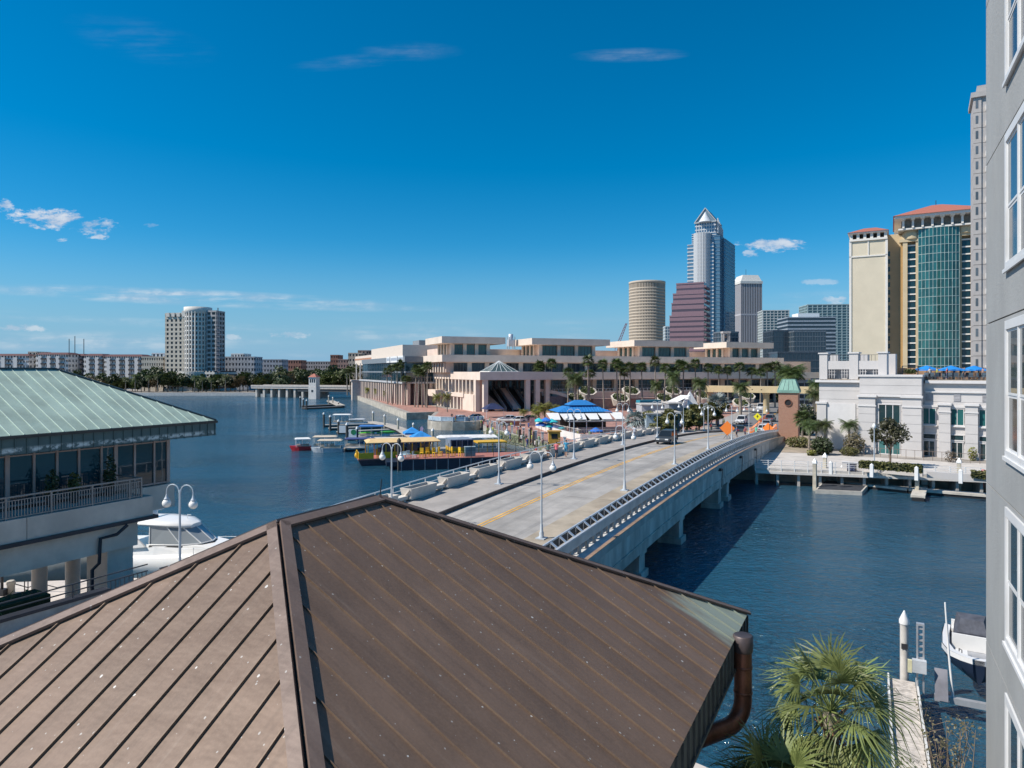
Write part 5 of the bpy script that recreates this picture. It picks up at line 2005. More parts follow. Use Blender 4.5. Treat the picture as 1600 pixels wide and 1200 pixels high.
for i, (px, py, ly, nm) in enumerate(BW):
    lx = ccx(px, ly)
    p = CK + CE * lx + CN * ly
    p.z = zat(py, p.y)
    o = bw if i == 0 else dup(bw, p, CR)
    o.location = p
    o.rotation_euler = (0, 0, CR - RAD(12))
    o['label'] = 'tilted stone planter, ' + nm
mb = MB()
mb.box(0, 7, 0, 2, 3.0, 3.9)
tag(mb.build('teal_awning', M('teal_cloth', (.02, .22, .30), .8), None, (*fxy(1000, 190), 2), CR), 'flat teal awning below the terrace between the planter pairs', 'awning')

# ------------------------------------------------------------------ vegetation
bark = M('bark', (.16, .12, .09), .9, var=.2, vs=3)
palm_bark = M('palm_bark', (.26, .22, .18), .9, var=.2, vs=4)
leaf_dark = leafmat('leaf_dark', (.030, .050, .018), (.075, .105, .035))
leaf_mid = leafmat('leaf_mid', (.05, .075, .022), (.12, .15, .045))
leaf_brown = leafmat('leaf_brown', (.09, .075, .04), (.17, .13, .07))
leaf_olive = leafmat('leaf_olive', (.075, .085, .022), (.19, .18, .05))
leaf_silver = leafmat('leaf_silver', (.17, .21, .20), (.40, .45, .43), trans=.1)
palm_green = leafmat('palm_green', (.035, .06, .018), (.12, .16, .045))
palm_yellow = leafmat('palm_yellow', (.10, .11, .02), (.28, .26, .05))
sabal_green = leafmat('sabal_green', (.085, .13, .035), (.29, .34, .12), .42, .3)


def make_tree(name, label, h, cr, lm, n=1500, leaf=.45, seed=1, trunk=.28, clumps=16, flat=.75):
    rnd = random.Random(seed)
    t = thing(name, label, 'tree')
    mb = MB()
    mb.tube([(0, 0, -.2), (rnd.uniform(-.15, .15), .1, h * .3), (rnd.uniform(-.3, .3), rnd.uniform(-.3, .3), h * .6)], [trunk, trunk * .75, trunk * .4], 7)
    cs = []
    zc = h - cr * flat
    for k in range(clumps):
        while True:
            a = V([rnd.uniform(-1, 1) for _ in range(3)])
            if .25 < a.length < 1:
                break
        c = V((a.x * cr * .8, a.y * cr * .8, zc + a.z * cr * flat * .75))
        cs.append((c, cr * rnd.uniform(.28, .46)))
        if k % 3 == 0:
            mb.tube([(0, 0, h * .3), (c.x * .5, c.y * .5, (h * .3 + c.z) / 2 + .2), tuple(c)], [trunk * .5, trunk * .32, .03], 5)
    mb.build('trunk', bark, t)
    mb = MB()
    for i in range(n):
        c, r = cs[rnd.randrange(len(cs))]
        leaves(mb, 1, (tuple(c), (r, r, r * .75)), leaf, rnd)
    mb.build('crown', lm, t)
    return t


def frond(mb, base, az, L_, lift, droop, rnd, nl=12, w=.42, mi=0):
    """feather frond: two ragged leaflet rows along an arching rib"""
    d = V((math.cos(az), math.sin(az), 0))
    s = V((-math.sin(az), math.cos(az), 0))
    pts = []
    for i in range(nl + 1):
        t = i / nl
        pts.append(V(base) + d * (L_ * (t * (1 - .25 * t * droop))) + V((0, 0, L_ * (lift * t - droop * t * t * .75))))
    for i in range(1, nl):
        t = i / nl
        ll = L_ * w * math.sin(math.pi * (.12 + .85 * t)) * rnd.uniform(.8, 1.1)
        step = (pts[i + 1] - pts[i])
        for sg in (-1, 1):
            tip = pts[i] + s * sg * ll + step * 1.3 - V((0, 0, ll * .45))
            mb.add([pts[i] - step * .38, pts[i] + step * .42, tip], [(0, 1, 2)], mi)


def fan(mb, base, az, L_, elev, rnd, seg=14, spread=1.9, mi=0, petiole=.5, pm=1, wid=.05, droop=.35, split=3):
    """fan leaf: a petiole and a fan of narrow drooping segments"""
    d = V((math.cos(az) * math.cos(elev), math.sin(az) * math.cos(elev), math.sin(elev)))
    s = V((-math.sin(az), math.cos(az), 0))
    up = s.cross(d) * -1
    if up.z < 0:
        up = -up
    hub = V(base) + d * L_ * petiole
    mb.tube([base, V(base) + d * L_ * petiole * .5 + V((0, 0, .03 * L_)), hub], [.02 * L_ ** .5, .014 * L_ ** .5, .010 * L_ ** .5], 4, pm)
    fl = L_ * (1 - petiole)
    roll = rnd.uniform(-.5, .5)
    s2 = s * math.cos(roll) + up * math.sin(roll)
    for i in range(seg):
        a = -spread + 2 * spread * (i + .5) / seg + rnd.uniform(-.04, .04)
        ld = (d * math.cos(a) + s2 * math.sin(a))
        ln = fl * (1.25 - .22 * abs(a)) * rnd.uniform(.88, 1.08)
        side = up.cross(ld).normalized()
        w0 = wid * L_
        prev = None
        for j in range(split + 1):
            t = j / split
            p = hub + ld * ln * t + V((0, 0, -droop * ln * t * t * rnd.uniform(.7, 1.3)))
            ww = w0 * (.35 + .65 * math.sin(math.pi * min(1, .25 + t * .75))) if j < split else 0.004
            cur = (p - side * ww / 2 + up * ww * .3, p + side * ww / 2 + up * ww * .3)
            if prev:
                mb.add([prev[0], prev[1], cur[1], cur[0]], [(0, 1, 2, 3)], mi)
            prev = cur


def make_palm(name, label, h, L_, lm, nf=26, kind='fan', seed=1, trunk=.18, lean=.3, cat='palm tree'):
    rnd = random.Random(seed)
    t = thing(name, label, cat)
    mb = MB()
    a = rnd.uniform(0, 6.28)
    top = V((lean * math.cos(a), lean * math.sin(a), h))
    mb.tube([(0, 0, -.2), tuple(top * .5 - V((lean * .12, 0, 0))), tuple(top)], [trunk * 1.25, trunk, trunk * .85], 7)
    mb.build('trunk', palm_bark, t)
    mb = MB()
    for i in range(nf):
        az = i * 2.39996 + rnd.uniform(-.2, .2)
        u = (i + .5) / nf
        if kind == 'fan':
            fan(mb, tuple(top), az, L_ * rnd.uniform(.85, 1.1), 1.25 - 1.95 * u, rnd, 11, 1.7, 0, .45, 0, .085, .3, 2)
        else:
            frond(mb, tuple(top), az, L_ * rnd.uniform(.9, 1.1), .95 - 1.1 * u, .55 + .5 * u, rnd)
    mb.build('crown', lm, t)
    return t


# far bank trees
T_far = [make_tree('bank_tree', 'dark green rounded tree in the row along the far left bank', 10, 4.8, leaf_dark, 900, .7, 2),
         make_tree('bank_tree', 'mid green broad tree in the row along the far left bank', 9, 5.2, leaf_mid, 900, .7, 3),
         make_tree('bare_tree', 'brownish thin leaved tree in the row along the far left bank', 9, 4.6, leaf_brown, 520, .6, 4)]
for o in T_far:
    o['group'] = 'trees along the far left bank'
rnd = random.Random(5)
first = [True] * 3
for i in range(46):
    px = 118 + i * 7.3 + rnd.uniform(-3, 3)
    kind = 2 if (i in (2, 4, 5, 7, 16, 33, 34, 35) ) else (1 if i in (10, 11, 12, 13, 26, 27, 28, 30, 40) else 0)
    dd = rnd.uniform(399, 414) if i % 3 else 424
    sc_ = rnd.uniform(.85, 1.15) * (1.25 if kind == 0 and 15 < i < 22 else 1) * (1.15 if i % 3 == 0 else 1)
    p = V((*fxy(px, dd), 1.7))
    if first[kind]:
        o = T_far[kind]
        first[kind] = False
    else:
        o = dup(T_far[kind], p)
    o.location = p
    o.rotation_euler = (0, 0, rnd.uniform(0, 6))
    o.scale = (sc_, sc_, sc_ * rnd.uniform(.9, 1.1))
for i in range(34):                                  # the wood behind the far bridge
    px = 437 + i * 3.9 + rnd.uniform(-3, 3)
    dd = rnd.uniform(445, 520)
    kind = (0, 1, 0, 2, 1)[i % 5]
    o = dup(T_far[kind], V((*fxy(px, dd), 1.7)), rnd.uniform(0, 6), ('dark green', 'mid green', 'brownish')[kind] + ' tree in the wood behind the far bridge', 'trees behind the far bridge', rnd.uniform(1.15, 1.7))
P_far = make_palm('fan_palm', 'palm among the trees on the far left bank', 8, 2.6, palm_green, 18, 'feather', 4)
P_far['group'] = 'palms on the far left bank'
for i, px in enumerate((232, 246, 304, 316, 196, 211, 330, 352)):
    p = V((*fxy(px, 398), 1.7))
    o = P_far if i == 0 else dup(P_far, p)
    o.location = p
    o.scale = (rnd.uniform(.9, 1.2),) * 3
# tall palms round the convention centre
PV = [make_palm('tall_palm', 'tall thin fan palm in the row before the convention center terrace', 13, 2.3, palm_green, 30, 'fan', 10 + k, .2, .5) for k in range(3)]
for o in PV:
    o['group'] = 'tall palms before the convention center'
PD = make_palm('date_palm', 'broad feather palm before the convention center terrace', 8, 3.2, palm_green, 34, 'feather', 30, .35, .1)
PD['group'] = 'feather palms before the convention center'
tall = [(919, 564), (944, 570), (966, 569), (977.5, 583), (984, 574), (1004.5, 574), (1024, 565), (1037, 575), (1050, 581), (1066.5, 572), (1088, 568.5), (1106, 575.5), (1123, 578.5),
        (1138.5, 579), (1155.5, 574), (1172, 581), (1188, 582), (1201, 574.5), (1211, 572), (969, 573), (1060, 570),
        (842, 571), (846, 575), (862, 569), (919.5, 584), (887, 582)]
used = [False] * 3
for i, (px, py) in enumerate(tall):
    dd = 206 + (px - 900) * .07 + rnd.uniform(-4, 4)
    if px < 870:
        dd = 216
    k = i % 3
    p = V((*fxy(px, dd), 2.0))
    zc = zat(py, dd)
    sc_ = (zc - 2) / 13.0
    if not used[k]:
        o = PV[k]
        used[k] = True
    else:
        o = dup(PV[k], p)
    o.location = p
    o.rotation_euler = (0, 0, rnd.uniform(0, 6))
    w_ = rnd.uniform(.95, 1.2)
    o.scale = (w_, w_, sc_)
for i, (px, py, dd, s_) in enumerate(((899, 592, 196, 1.1), (1052, 588, 200, .95), (1093, 598, 192, .95), (1025, 601, 200, .8), (1157, 604, 186, 1.0), (903, 589, 210, .8))):
    p = V((*fxy(px, dd), 2.0))
    o = PD if i == 0 else dup(PD, p)
    o.location = p
    o.rotation_euler = (0, 0, i)
    o.scale = (s_, s_, (zat(py, dd) - 2) / 8.0)
for i, (px, py, dd) in enumerate(((606, 580, 250), (613, 576, 246), (621, 575, 244), (627, 569, 244), (633, 592, 240), (648, 577, 228), (653, 582, 226), (660, 581, 226), (667, 573, 224), (665, 577, 230),
                                  (543, 580, 345), (548, 577, 350), (555, 579, 348), (560, 574, 352))):
    left = px < 570
    p = V((*fxy(px, dd), 2.0))
    o = dup(PV[i % 3], p, rnd.uniform(0, 6), 'tall palm of the clump beside the pink bridge abutment' if left else 'tall palm on the riverside walk before the glass wing',
            'palms by the abutment' if left else 'palms before the glass wing')
    w_ = rnd.uniform(.95, 1.2) * (1.3 if left else 1)
    o.scale = (w_, w_, (zat(py, dd) - 2) / 13.0)
PYl = make_palm('short_palm', 'yellow green palm left of the blue restaurant roof', 3.6, 2.1, palm_yellow, 20, 'feather', 41, .14, .2)
PYl['group'] = 'young yellow palms on the plaza'
for i, (px, py, dd, s_) in enumerate(((842, 637, 158, 1.1), (852, 634, 160, 1.2), (861, 636, 158, 1.1), (818, 642, 165, .9), (836, 644, 156, .8), (868, 638, 157, 1.0), (893, 638, 165, .9), (683, 619, 205, .9), (699, 619, 200, 1.0),
                                      (574, 608, 300, .9), (588, 610, 285, .9), (603, 613, 270, .9), (1234, 578, 240, 2.2), (1238, 582, 236, 2.0))):
    p = V((*fxy(px, dd), 2.0))
    if i == 0:
        o = PYl
    elif i < 7:
        o = dup(PYl, p, i)
    elif i < 9:
        o = dup(PYl, p, i, 'small palm by the lit left side of the portico', 'small palms by the side wall')
    elif i < 12:
        o = dup(PYl, p, i, 'small yellow palm before the colonnade of the glass wing', 'small palms before the colonnade')
    else:
        o = dup(PD, p, i, 'dark feather palm above the brick tower at the end of the convention center', 'palms above the brick tower')
    o.location = p
    o.scale = (s_, s_, max(.6, (zat(py, dd) - 2) / (3.6 if i < 12 else 8)))
# silver palms
for i, (px, dd, h, s_, lb) in enumerate(((993, 116, 3.8, 1.0, 'silver blue fan palm beside the restaurant and the bridge pavement'), (1121, 150, 5.0, 1.5, 'large silver blue fan palm right of the white tent'))):
    if i == 0:
        sp_ = make_palm('silver_palm', lb, h, 2.3, leaf_silver, 34, 'fan', 50, .22, .1)
        sp_.location = V((*fxy(px, dd), 2))
    else:
        dup(sp_, V((*fxy(px, dd), 2)), 1.0, lb, None, (1.55, 1.55, 1.3))
# olive shrub trees along the pavement left of the road
ST = make_tree('small_tree', 'olive green small tree left of the road beyond the bridge', 4.2, 1.9, leaf_olive, 1100, .22, 60, .12, 12, .85)
ST['group'] = 'small trees left of the road'
for i in range(11):
    s = 66 + i * 4.6
    p = road_pt(-12.7 - (i % 2) * 1.1, s + 5, 2.0)
    o = ST if i == 0 else dup(ST, p)
    o.location = p
    o.rotation_euler = (0, 0, i * 1.7)
    o.scale = (rnd.uniform(1.2, 1.6),) * 3

# ------------------------------------------------------------------ people
def person_mesh():
    bm_v = {'pel': (0, 0, .95, .13), 'chest': (0, .01, 1.32, .15), 'neck': (0, .0, 1.50, .055), 'head': (0, .02, 1.64, .095), 'top': (0, .01, 1.73, .07),
            'hl': (-.09, 0, .90, .10), 'kl': (-.1, .10, .50, .065), 'al': (-.1, .0, .08, .042), 'tl': (-.1, .15, .035, .04),
            'hr': (.09, 0, .90, .10), 'kr': (.1, .02, .50, .065), 'ar': (.1, -.2, .10, .042), 'tr': (.1, -.06, .035, .04),
            'sl': (-.19, 0, 1.41, .06), 'el': (-.26, -.05, 1.14, .042), 'wl': (-.25, .08, .90, .032), 'fl': (-.24, .13, .80, .03),
            'sr': (.19, 0, 1.41, .06), 'er': (.26, .0, 1.13, .042), 'wr': (.26, .14, .93, .032), 'fr': (.25, .2, .84, .03)}
    names = list(bm_v)
    ed = [('pel', 'chest'), ('chest', 'neck'), ('neck', 'head'), ('head', 'top'), ('pel', 'hl'), ('hl', 'kl'), ('kl', 'al'), ('al', 'tl'), ('pel', 'hr'), ('hr', 'kr'), ('kr', 'ar'), ('ar', 'tr'),
          ('chest', 'sl'), ('sl', 'el'), ('el', 'wl'), ('wl', 'fl'), ('chest', 'sr'), ('sr', 'er'), ('er', 'wr'), ('wr', 'fr')]
    me = bpy.data.meshes.new('person_base')
    me.from_pydata([bm_v[n][:3] for n in names], [(names.index(a), names.index(b)) for a, b in ed], [])
    o = bpy.data.objects.new('person_base', me)
    COL.objects.link(o)
    m = o.modifiers.new('skin', 'SKIN')
    for n, sv in zip(names, me.skin_vertices[0].data):
        sv.radius = (bm_v[n][3],) * 2 if n not in ('chest', 'pel') else (bm_v[n][3] * 1.2, bm_v[n][3] * .8)
        sv.use_root = n == 'pel'
    m2 = o.modifiers.new('sub', 'SUBSURF')
    m2.levels = m2.render_levels = 1
    dg = bpy.context.evaluated_depsgraph_get()
    r = bpy.data.meshes.new_from_object(o.evaluated_get(dg))
    bpy.data.objects.remove(o)
    return r


base_person = person_mesh()
skin_m = M('skin', (.42, .25, .17), .6, var=0)
hair_m = M('hair', (.05, .035, .025), .7, var=0)
shoe_m = M('shoe', (.5, .5, .5), .6, var=0)


def cloth(c):
    return M('cloth_%d_%d_%d' % tuple(int(x * 100) for x in c), c, .85, var=0)


def person(loc, rz, top, legs, label, long=False, s=1.0):
    me = base_person.copy()
    me.name = 'person'
    me.materials.clear()
    for m in (cloth(top), cloth(legs), skin_m, hair_m, shoe_m):
        me.materials.append(m)
    for p in me.polygons:
        c = p.center
        if c.z > 1.66 or (c.z > 1.56 and c.y < -.01):
            k = 3
        elif c.z > 1.48:
            k = 2
        elif abs(c.x) > .2 and c.z < 1.24:
            k = 2
        elif c.z > .93:
            k = 0
        elif c.z > (.12 if long else .55):
            k = 1
        elif c.z > .1:
            k = 2
        else:
            k = 4
        p.material_index = k
        p.use_smooth = True
    return tag(put('person', me, None, loc, rz, s), label, 'person')


pz = lambda a, s: road_pt(a, s, zb(s) + .24)
person(pz(-11.2, 27.3), UROT, (.70, .17, .20), (.06, .06, .08), 'person in a pink shirt and dark shorts walking away on the bridge pavement')
person(pz(-10.7, 28.6), UROT, (.05, .28, .45), (.05, .22, .36), 'taller person in a blue shirt and blue shorts on the bridge pavement', s=1.05)
person(pz(-11.8, 26.6), UROT, (.10, .16, .14), (.25, .12, .1), 'person in dark green partly hidden by the pink shirted walker on the bridge')
person(pz(-11.4, 53.5), UROT, (.80, .78, .80), (.2, .2, .22), 'person in a white shirt on the pavement beside the dark vehicle')
person(pz(-11.0, 77), UROT, (.66, .60, .70), (.08, .08, .1), 'person in a pale lilac shirt on the pavement before the small trees')
person(pz(-12.0, 70), UROT + 3, (.12, .12, .14), (.1, .1, .12), 'person in black on the pavement before the small trees')
person(road_pt(-.6, 68.5, zb(68.5)), 1, (.10, .12, .25), (.05, .05, .08), 'worker in navy standing right of the orange diamond sign')
person(road_pt(.3, 70.5, zb(70.5)), 2, (.25, .07, .08), (.05, .05, .08), 'worker in dark red beside the navy worker at the orange sign')
person(road_pt(1.2, 75, zb(75)), 2, (.10, .50, .35), (.3, .5, .42), 'worker in mint green behind the bridge rail')
pal = [(.05, .05, .06), (.5, .1, .1), (.6, .58, .55), (.08, .12, .3), (.5, .5, .1), (.2, .3, .2), (.4, .25, .2)]
crowd = [(706, 652), (712, 656), (733, 655), (747, 656), (752, 664), (765, 660), (781, 664), (791, 672), (808, 676), (815, 690), (824, 697), (831, 690), (842, 692), (848, 698), (853, 705), (838, 712), (790, 681), (797, 687), (770, 676), (783, 690), (818, 682), (822, 690), (830, 676), (813, 668), (804, 664), (799, 668), (768, 668), (772, 664), (756, 661), (762, 672), (836, 700), (826, 668), (786, 668), (740, 660), (778, 682)]
crowd_lb = ['person on the brick plaza by the dark poles', 'person on the brick plaza near the arcade wall', 'person on the brick plaza beside the white wall']
for i, (px, py) in enumerate(crowd):
    p = gz(px, py + 4, 2.01)
    kk = 0 if px > 810 else 1 if px < 775 else 2
    tag(person(p, i, pal[i % 7], pal[(i * 3 + 1) % 7], crowd_lb[0], i % 2 == 0), ('person on the brick plaza right of the dark piling', 'person on the brick plaza by the quay railing', 'person on the brick plaza below the brick hut')[kk], None, 'people on the brick plaza')
for i in range(9):
    px = 1066 + i * 9.3
    p = road_pt(-11.6 + (i % 3) * .4, 78 + i * 4.5, GZ + .15)
    tag(person(p, i, pal[(i + 3) % 7], pal[i % 7], 'person in the shade of the small roadside trees', True), None, None, 'people under the small trees')

# ------------------------------------------------------------------ vehicles
tyre = M('tyre', (.02, .02, .02), .9, var=0)
rim_s = M('wheel_rim', (.4, .41, .42), .3, .7, var=0)
car_gl = glass('car_glass', (.015, .02, .025), .04, 0, 1.5, 0, 1, .2)
lamp_w = M('headlight', (.8, .8, .78), .2, var=0)
lamp_r = M('taillight', (.45, .02, .02), .3, var=0)


def make_car(name, label, cat, loc, rz, col, L_=4.6, W=1.82, Ht=1.45, suv=False, pickup=False):
    """heading along local +y"""
    t = thing(name, label, cat, loc, rz)
    paint = M('paint_%s' % '_'.join('%d' % (x * 100) for x in col), col, .28, .1, var=.0)
    h, w = L_ / 2, W / 2
    b = .28
    belt = Ht * (.62 if not suv else .60)
    prof = [(-h, .42), (-h + .05, belt * .92), (-h + .35, belt), (h * .35, belt), (h * .93, belt * .82), (h, belt * .62), (h, .4), (h - .3, b), (-h + .3, b)]
    mb = MB()
    rings = [[(sx * w * k, y, z) for (y, z) in prof] for sx, k in ((-1, .86),)]
    R0 = [(-w * .93, y, z) for y, z in prof]
    R1 = [(-w, y * .985, z * .98 + .01) for y, z in prof]
    R2 = [(w, y * .985, z * .98 + .01) for y, z in prof]
    R3 = [(w * .93, y, z) for y, z in prof]
    mb.loft([R0, R1, R2, R3], 0, False)
    mb.build('body', paint, t)
    if pickup:
        c0, c1, f0, f1 = -.5, .5, -.35, .75 - .5
        y0, y1, t0, t1 = -.35, 1.05, -.25, .55
    elif suv:
        y0, y1, t0, t1 = -h + .1, h * .42, -h + .3, h * .18
    else:
        y0, y1, t0, t1 = -h + .35, h * .42, -h + .95, h * .08
    mb = MB()
    mb.loft([[(-w * .92, y0, belt - .02), (w * .92, y0, belt - .02), (w * .92, y1, belt - .02), (-w * .92, y1, belt - .02)],
             [(-w * .74, t0, Ht - .06), (w * .74, t0, Ht - .06), (w * .74, t1, Ht - .06), (-w * .74, t1, Ht - .06)]], 0, False)
    mb.build('cabin_glass', car_gl, t)
    mb = MB()
    mb.loft([[(-w * .76, t0 - .03, Ht - .07), (w * .76, t0 - .03, Ht - .07), (w * .76, t1 + .03, Ht - .07), (-w * .76, t1 + .03, Ht - .07)],
             [(-w * .68, t0 + .08, Ht), (w * .68, t0 + .08, Ht), (w * .68, t1 - .05, Ht), (-w * .68, t1 - .05, Ht)]], 0, False)
    for sx in (-1, 1):
        for (ya, za, yb, zb2) in ((y0, belt, t0, Ht - .06), (y1, belt, t1, Ht - .06), ((y0 + y1) / 2, belt, (t0 + t1) / 2, Ht - .06)):
            mb.beam((sx * w * .92, ya, za - .02), (sx * w * .745, yb, zb2), .07, .06)
    mb.build('roof', paint, t)
    wm_ = MB()
    wm_.lathe([(.2, -.11), (.33, -.10), (.33, .10), (.2, .11)], 14)
    wme = wm_.mesh('tyre', tyre)
    rm_ = MB()
    rm_.lathe([(.05, -.12), (.21, -.115), (.21, .115), (.05, .12)], 10)
    rme = rm_.mesh('rim', rim_s)
    for sx in (-1, 1):
        for y in (-h * .62, h * .62):
            o = put('wheel', wme, t, (sx * (w - .1), y, .33))
            o.rotation_euler = (0, math.pi / 2, 0)
            put('rim', rme, o)
        for (y, m_, nm, z) in ((h - .03, lamp_w, 'headlight', belt * .68), (-h + .0, lamp_r, 'taillight', belt * .75)):
            mb = MB()
            mb.box(sx * w * .62 - .2, sx * w * .62 + .2, y - .04, y + .05, z - .07, z + .07)
            mb.build(nm, m_, t)
    return t


make_car('dark_van', 'dark grey van driving on the bridge behind a street lamp', 'van', road_pt(-6.3, 51, zb(51) + .01), UROT + math.pi, (.05, .06, .07), 4.5, 1.8, 1.7, True)
make_car('pickup_truck', 'white pickup truck beyond the bridge on the left lane', 'pickup', road_pt(-9.3, 127, GZ + .02), UROT + math.pi, (.72, .72, .72), 5.4, 1.95, 1.85, True)
make_car('dark_car', 'low dark blue car passing the end of the bridge', 'car', road_pt(-5.2, 99, zb(99) + .02), UROT + .3, (.06, .09, .11), 4.5, 1.82, 1.42)
make_car('silver_car', 'white car nearest the bridge in the right lane queue', 'car', road_pt(-1.9, 107, zb(107) + .02), UROT, (.70, .71, .72), 4.7, 1.85, 1.5)
make_car('silver_car', 'silver grey car second in the right lane queue', 'car', road_pt(-3.0, 121, GZ + .02), UROT, (.42, .44, .48), 4.7, 1.85, 1.5)
make_car('dark_suv', 'dark grey suv third in the right lane queue', 'car', road_pt(-4.4, 138, GZ + .02), UROT, (.16, .17, .19), 4.8, 1.9, 1.7, True)
make_car('teal_car', 'dark teal car near the yellow canopy column', 'car', road_pt(-6, 176, GZ + .02), UROT, (.05, .10, .11), 4.6, 1.85, 1.45)
make_car('white_van', 'white van parked under the yellow canopy', 'van', road_pt(-12.5, 182, GZ + .16), UROT + math.pi, (.7, .7, .7), 5.2, 2.0, 2.2, True)
for i, (px, py, c) in enumerate(((793, 654, (.62, .63, .65)), (808, 656, (.7, .7, .7)), (826, 654, (.10, .11, .13)), (741, 652, (.06, .08, .1)), (716, 654, (.55, .6, .65)))):
    p = gz(px, py + 4, 2.02)
    make_car('parked_car', ['silver car parked below the portico', 'white car parked right of the silver car below the portico', 'black car parked by the young palms below the portico', 'dark car parked behind the quay railing', 'pale blue car parked behind the quay railing'][i], 'car', p, CR + 1.4 + i * .1, c)
# traffic signs and barrels
org = M('sign_orange', (.85, .22, .03), .6, var=.0)
yel = M('sign_yellow', (.80, .72, .02), .6, var=0)


def diamond(label, loc, rz, size, m, h, cat='road sign', symbol=True):
    t = thing('road_sign', label, cat, loc, rz)
    mb = MB()
    s = size / 1.414
    mb.slab([(0, 0, h - s), (s, 0, h), (0, 0, h + s), (-s, 0, h)], (0, -1, 0), .03)
    pl_ = mb.build('panel', m, t)
    if symbol:
        mb = MB()
        mb.box(-.06, .06, -.045, -.035, h - .25, h + .12)
        mb.box(-.22, .22, -.045, -.035, h - .02, h + .06)
        mb.lathe([(.0, h + .16), (.09, h + .2), (.09, h + .28), (.0, h + .32)], 8, (0, -.04))
        mb.build('symbol', black, pl_)
    mb = MB()
    mb.beam((-.04, .04, 0), (-.04, .04, h - s * .6), .06, .06)
    mb.beam((-.5, -.4, 0), (0, .05, .7), .04, .04).beam((.5, -.4, 0), (0, .05, .7), .04, .04)
    mb.build('stand', dark_metal, t)
    return t


diamond('large orange diamond work sign on the bridge before the queue of cars', road_pt(-1.5, 66, zb(66)), UROT + .1, 1.5, org, 1.5, symbol=False)
diamond('smaller orange sign at the end of the bridge rail', road_pt(.8, 92, zb(92)), UROT - .2, 1.4, org, 1.1, symbol=False)
diamond('yellow diamond pedestrian sign before the queue of cars', road_pt(-3.2, 108, zb(108)), UROT, 1.1, yel, 2.9)
def barrel(label, loc, group):
    t = thing('traffic_barrel', label, 'traffic barrel', loc, 0, group)
    mb = MB()
    mb.lathe([(.30, 0), (.30, .1), (.26, .12), (.25, .95), (.2, 1.0)], 10)
    mb.build('drum', org, t)
    for z in (.35, .68):
        mb = MB()
        mb.lathe([(.262, z), (.27, z + .01), (.268, z + .13), (.258, z + .14)], 10)
        mb.build('band', white_paint, t)
    return t


b0 = None
for i in range(12):
    s = 100 + i * 3.2
    if b0 is None:
        b0 = barrel('orange and white barrel in the line left of the car queue', road_pt(-3.4, s, zb(s)), 'traffic barrels beside the car queue')
    else:
        dup(b0, road_pt(-3.4 - (s - 100) * .06 if i < 8 else 1.2 - (s - 100) * .05, s if i < 8 else s - 20, max(zb(s), GZ + .01)), 0, 'orange and white barrel in the line left of the car queue' if i < 8 else 'orange and white barrel by the brick tower')
fence_m = M('orange_mesh', (.75, .18, .06), .8, var=.2, vs=2)
for nm, (a0, s0, a1, s1) in (('before the brick tower', (1.9, 102, -.2, 126)), ('along the far end of the car queue', (-5.2, 124, -7.2, 158))):
    p0, p1 = road_pt(a0, s0, 0), road_pt(a1, s1, 0)
    t = thing('barrier_fence', 'orange plastic barrier fence ' + nm, 'fence', (p0.x, p0.y, max(zb(s0), 2.0)), math.atan2(p1.y - p0.y, p1.x - p0.x))
    Lf = (p1 - p0).length
    mb = MB()
    for z in (.3, .5, .7, .9):
        mb.box(0, Lf, -.03, .03, z - .06, z + .06)
    mb.build('mesh', fence_m, t)['kind'] = 'stuff'
    for k in range(int(Lf / 3) + 1):
        mb = MB()
        mb.box(k * 3 - .05, k * 3 + .05, -.05, .05, 0, 1.05)
        mb.build('post', org, t)
# brick tower
bk = thing('brick_tower', 'square red brick tower with a green metal roof and round window', 'tower', (47.9, 118, 2.0), UROT)
brick_m = bpy.data.materials.new('tower_brick')
brick_m.use_nodes = True
q = N(brick_m.node_tree)
geo = q.n('ShaderNodeTexCoord')
sx_ = q.n('ShaderNodeSeparateXYZ', ins={0: geo.outputs['Object']})
vv = q.n('ShaderNodeCombineXYZ', ins={0: q.m('ADD', sx_.outputs[0], sx_.outputs[1]), 1: sx_.outputs[2], 2: 0.0})
bt_t = q.n('ShaderNodeTexBrick', ins={'Vector': vv.outputs[0], 'Scale': 4.0, 'Color1': (.30, .145, .095, 1), 'Color2': (.40, .21, .14, 1), 'Mortar': (.38, .30, .25, 1), 'Mortar Size': .015})
brick_m.node_tree.links.new(bt_t.outputs[0], brick_m.node_tree.nodes['Principled BSDF'].inputs['Base Color'])
brick_m.node_tree.nodes['Principled BSDF'].inputs['Roughness'].default_value = .85
mb = MB()
mb.box(-1.55, 1.55, -1.55, 1.55, -.5, 8.4)
mb.build('wall', brick_m, bk)
mb = MB()
mb.lathe([(2.5, 8.3), (2.5, 8.75), (2.35, 8.8), (1.45, 10.5), (1.45, 10.65)], 4, a0=math.pi / 4, smooth=False)
mb.build('roof', M('tower_green', (.20, .36, .30), .55, .1, var=.1), bk)
for k in range(4):
    for j in range(5):
        mb = MB()
        f = -1 + j * .5
        a = V((f * 1.66, -1.69, 8.82))
        b = V((f * 1.02, -1.05, 10.52))
        rt = Matrix.Rotation(k * math.pi / 2, 3, 'Z')
        mb.beam(rt @ a, rt @ b, .06, .08)
        mb.build('roof_rib', M('tower_green_rib', (.26, .42, .36), .55), bk)
for ax in (0, 1):
    mb = MB()
    mb.lathe([(.62, -.03), (.62, .12), (.5, .12), (.5, .0)], 20)
    o = mb.build('round_frame', M('brick_dark', (.20, .09, .06), .85), bk, (0, -1.56, 6.6) if ax == 0 else (-1.56, 0, 6.6))
    o.rotation_euler = (math.pi / 2, 0, 0) if ax == 0 else (math.pi / 2, 0, -math.pi / 2)
    mb = MB()
    mb.lathe([(.5, 0), (.5, .02)], 20)
    mb.build('glass', black, o)

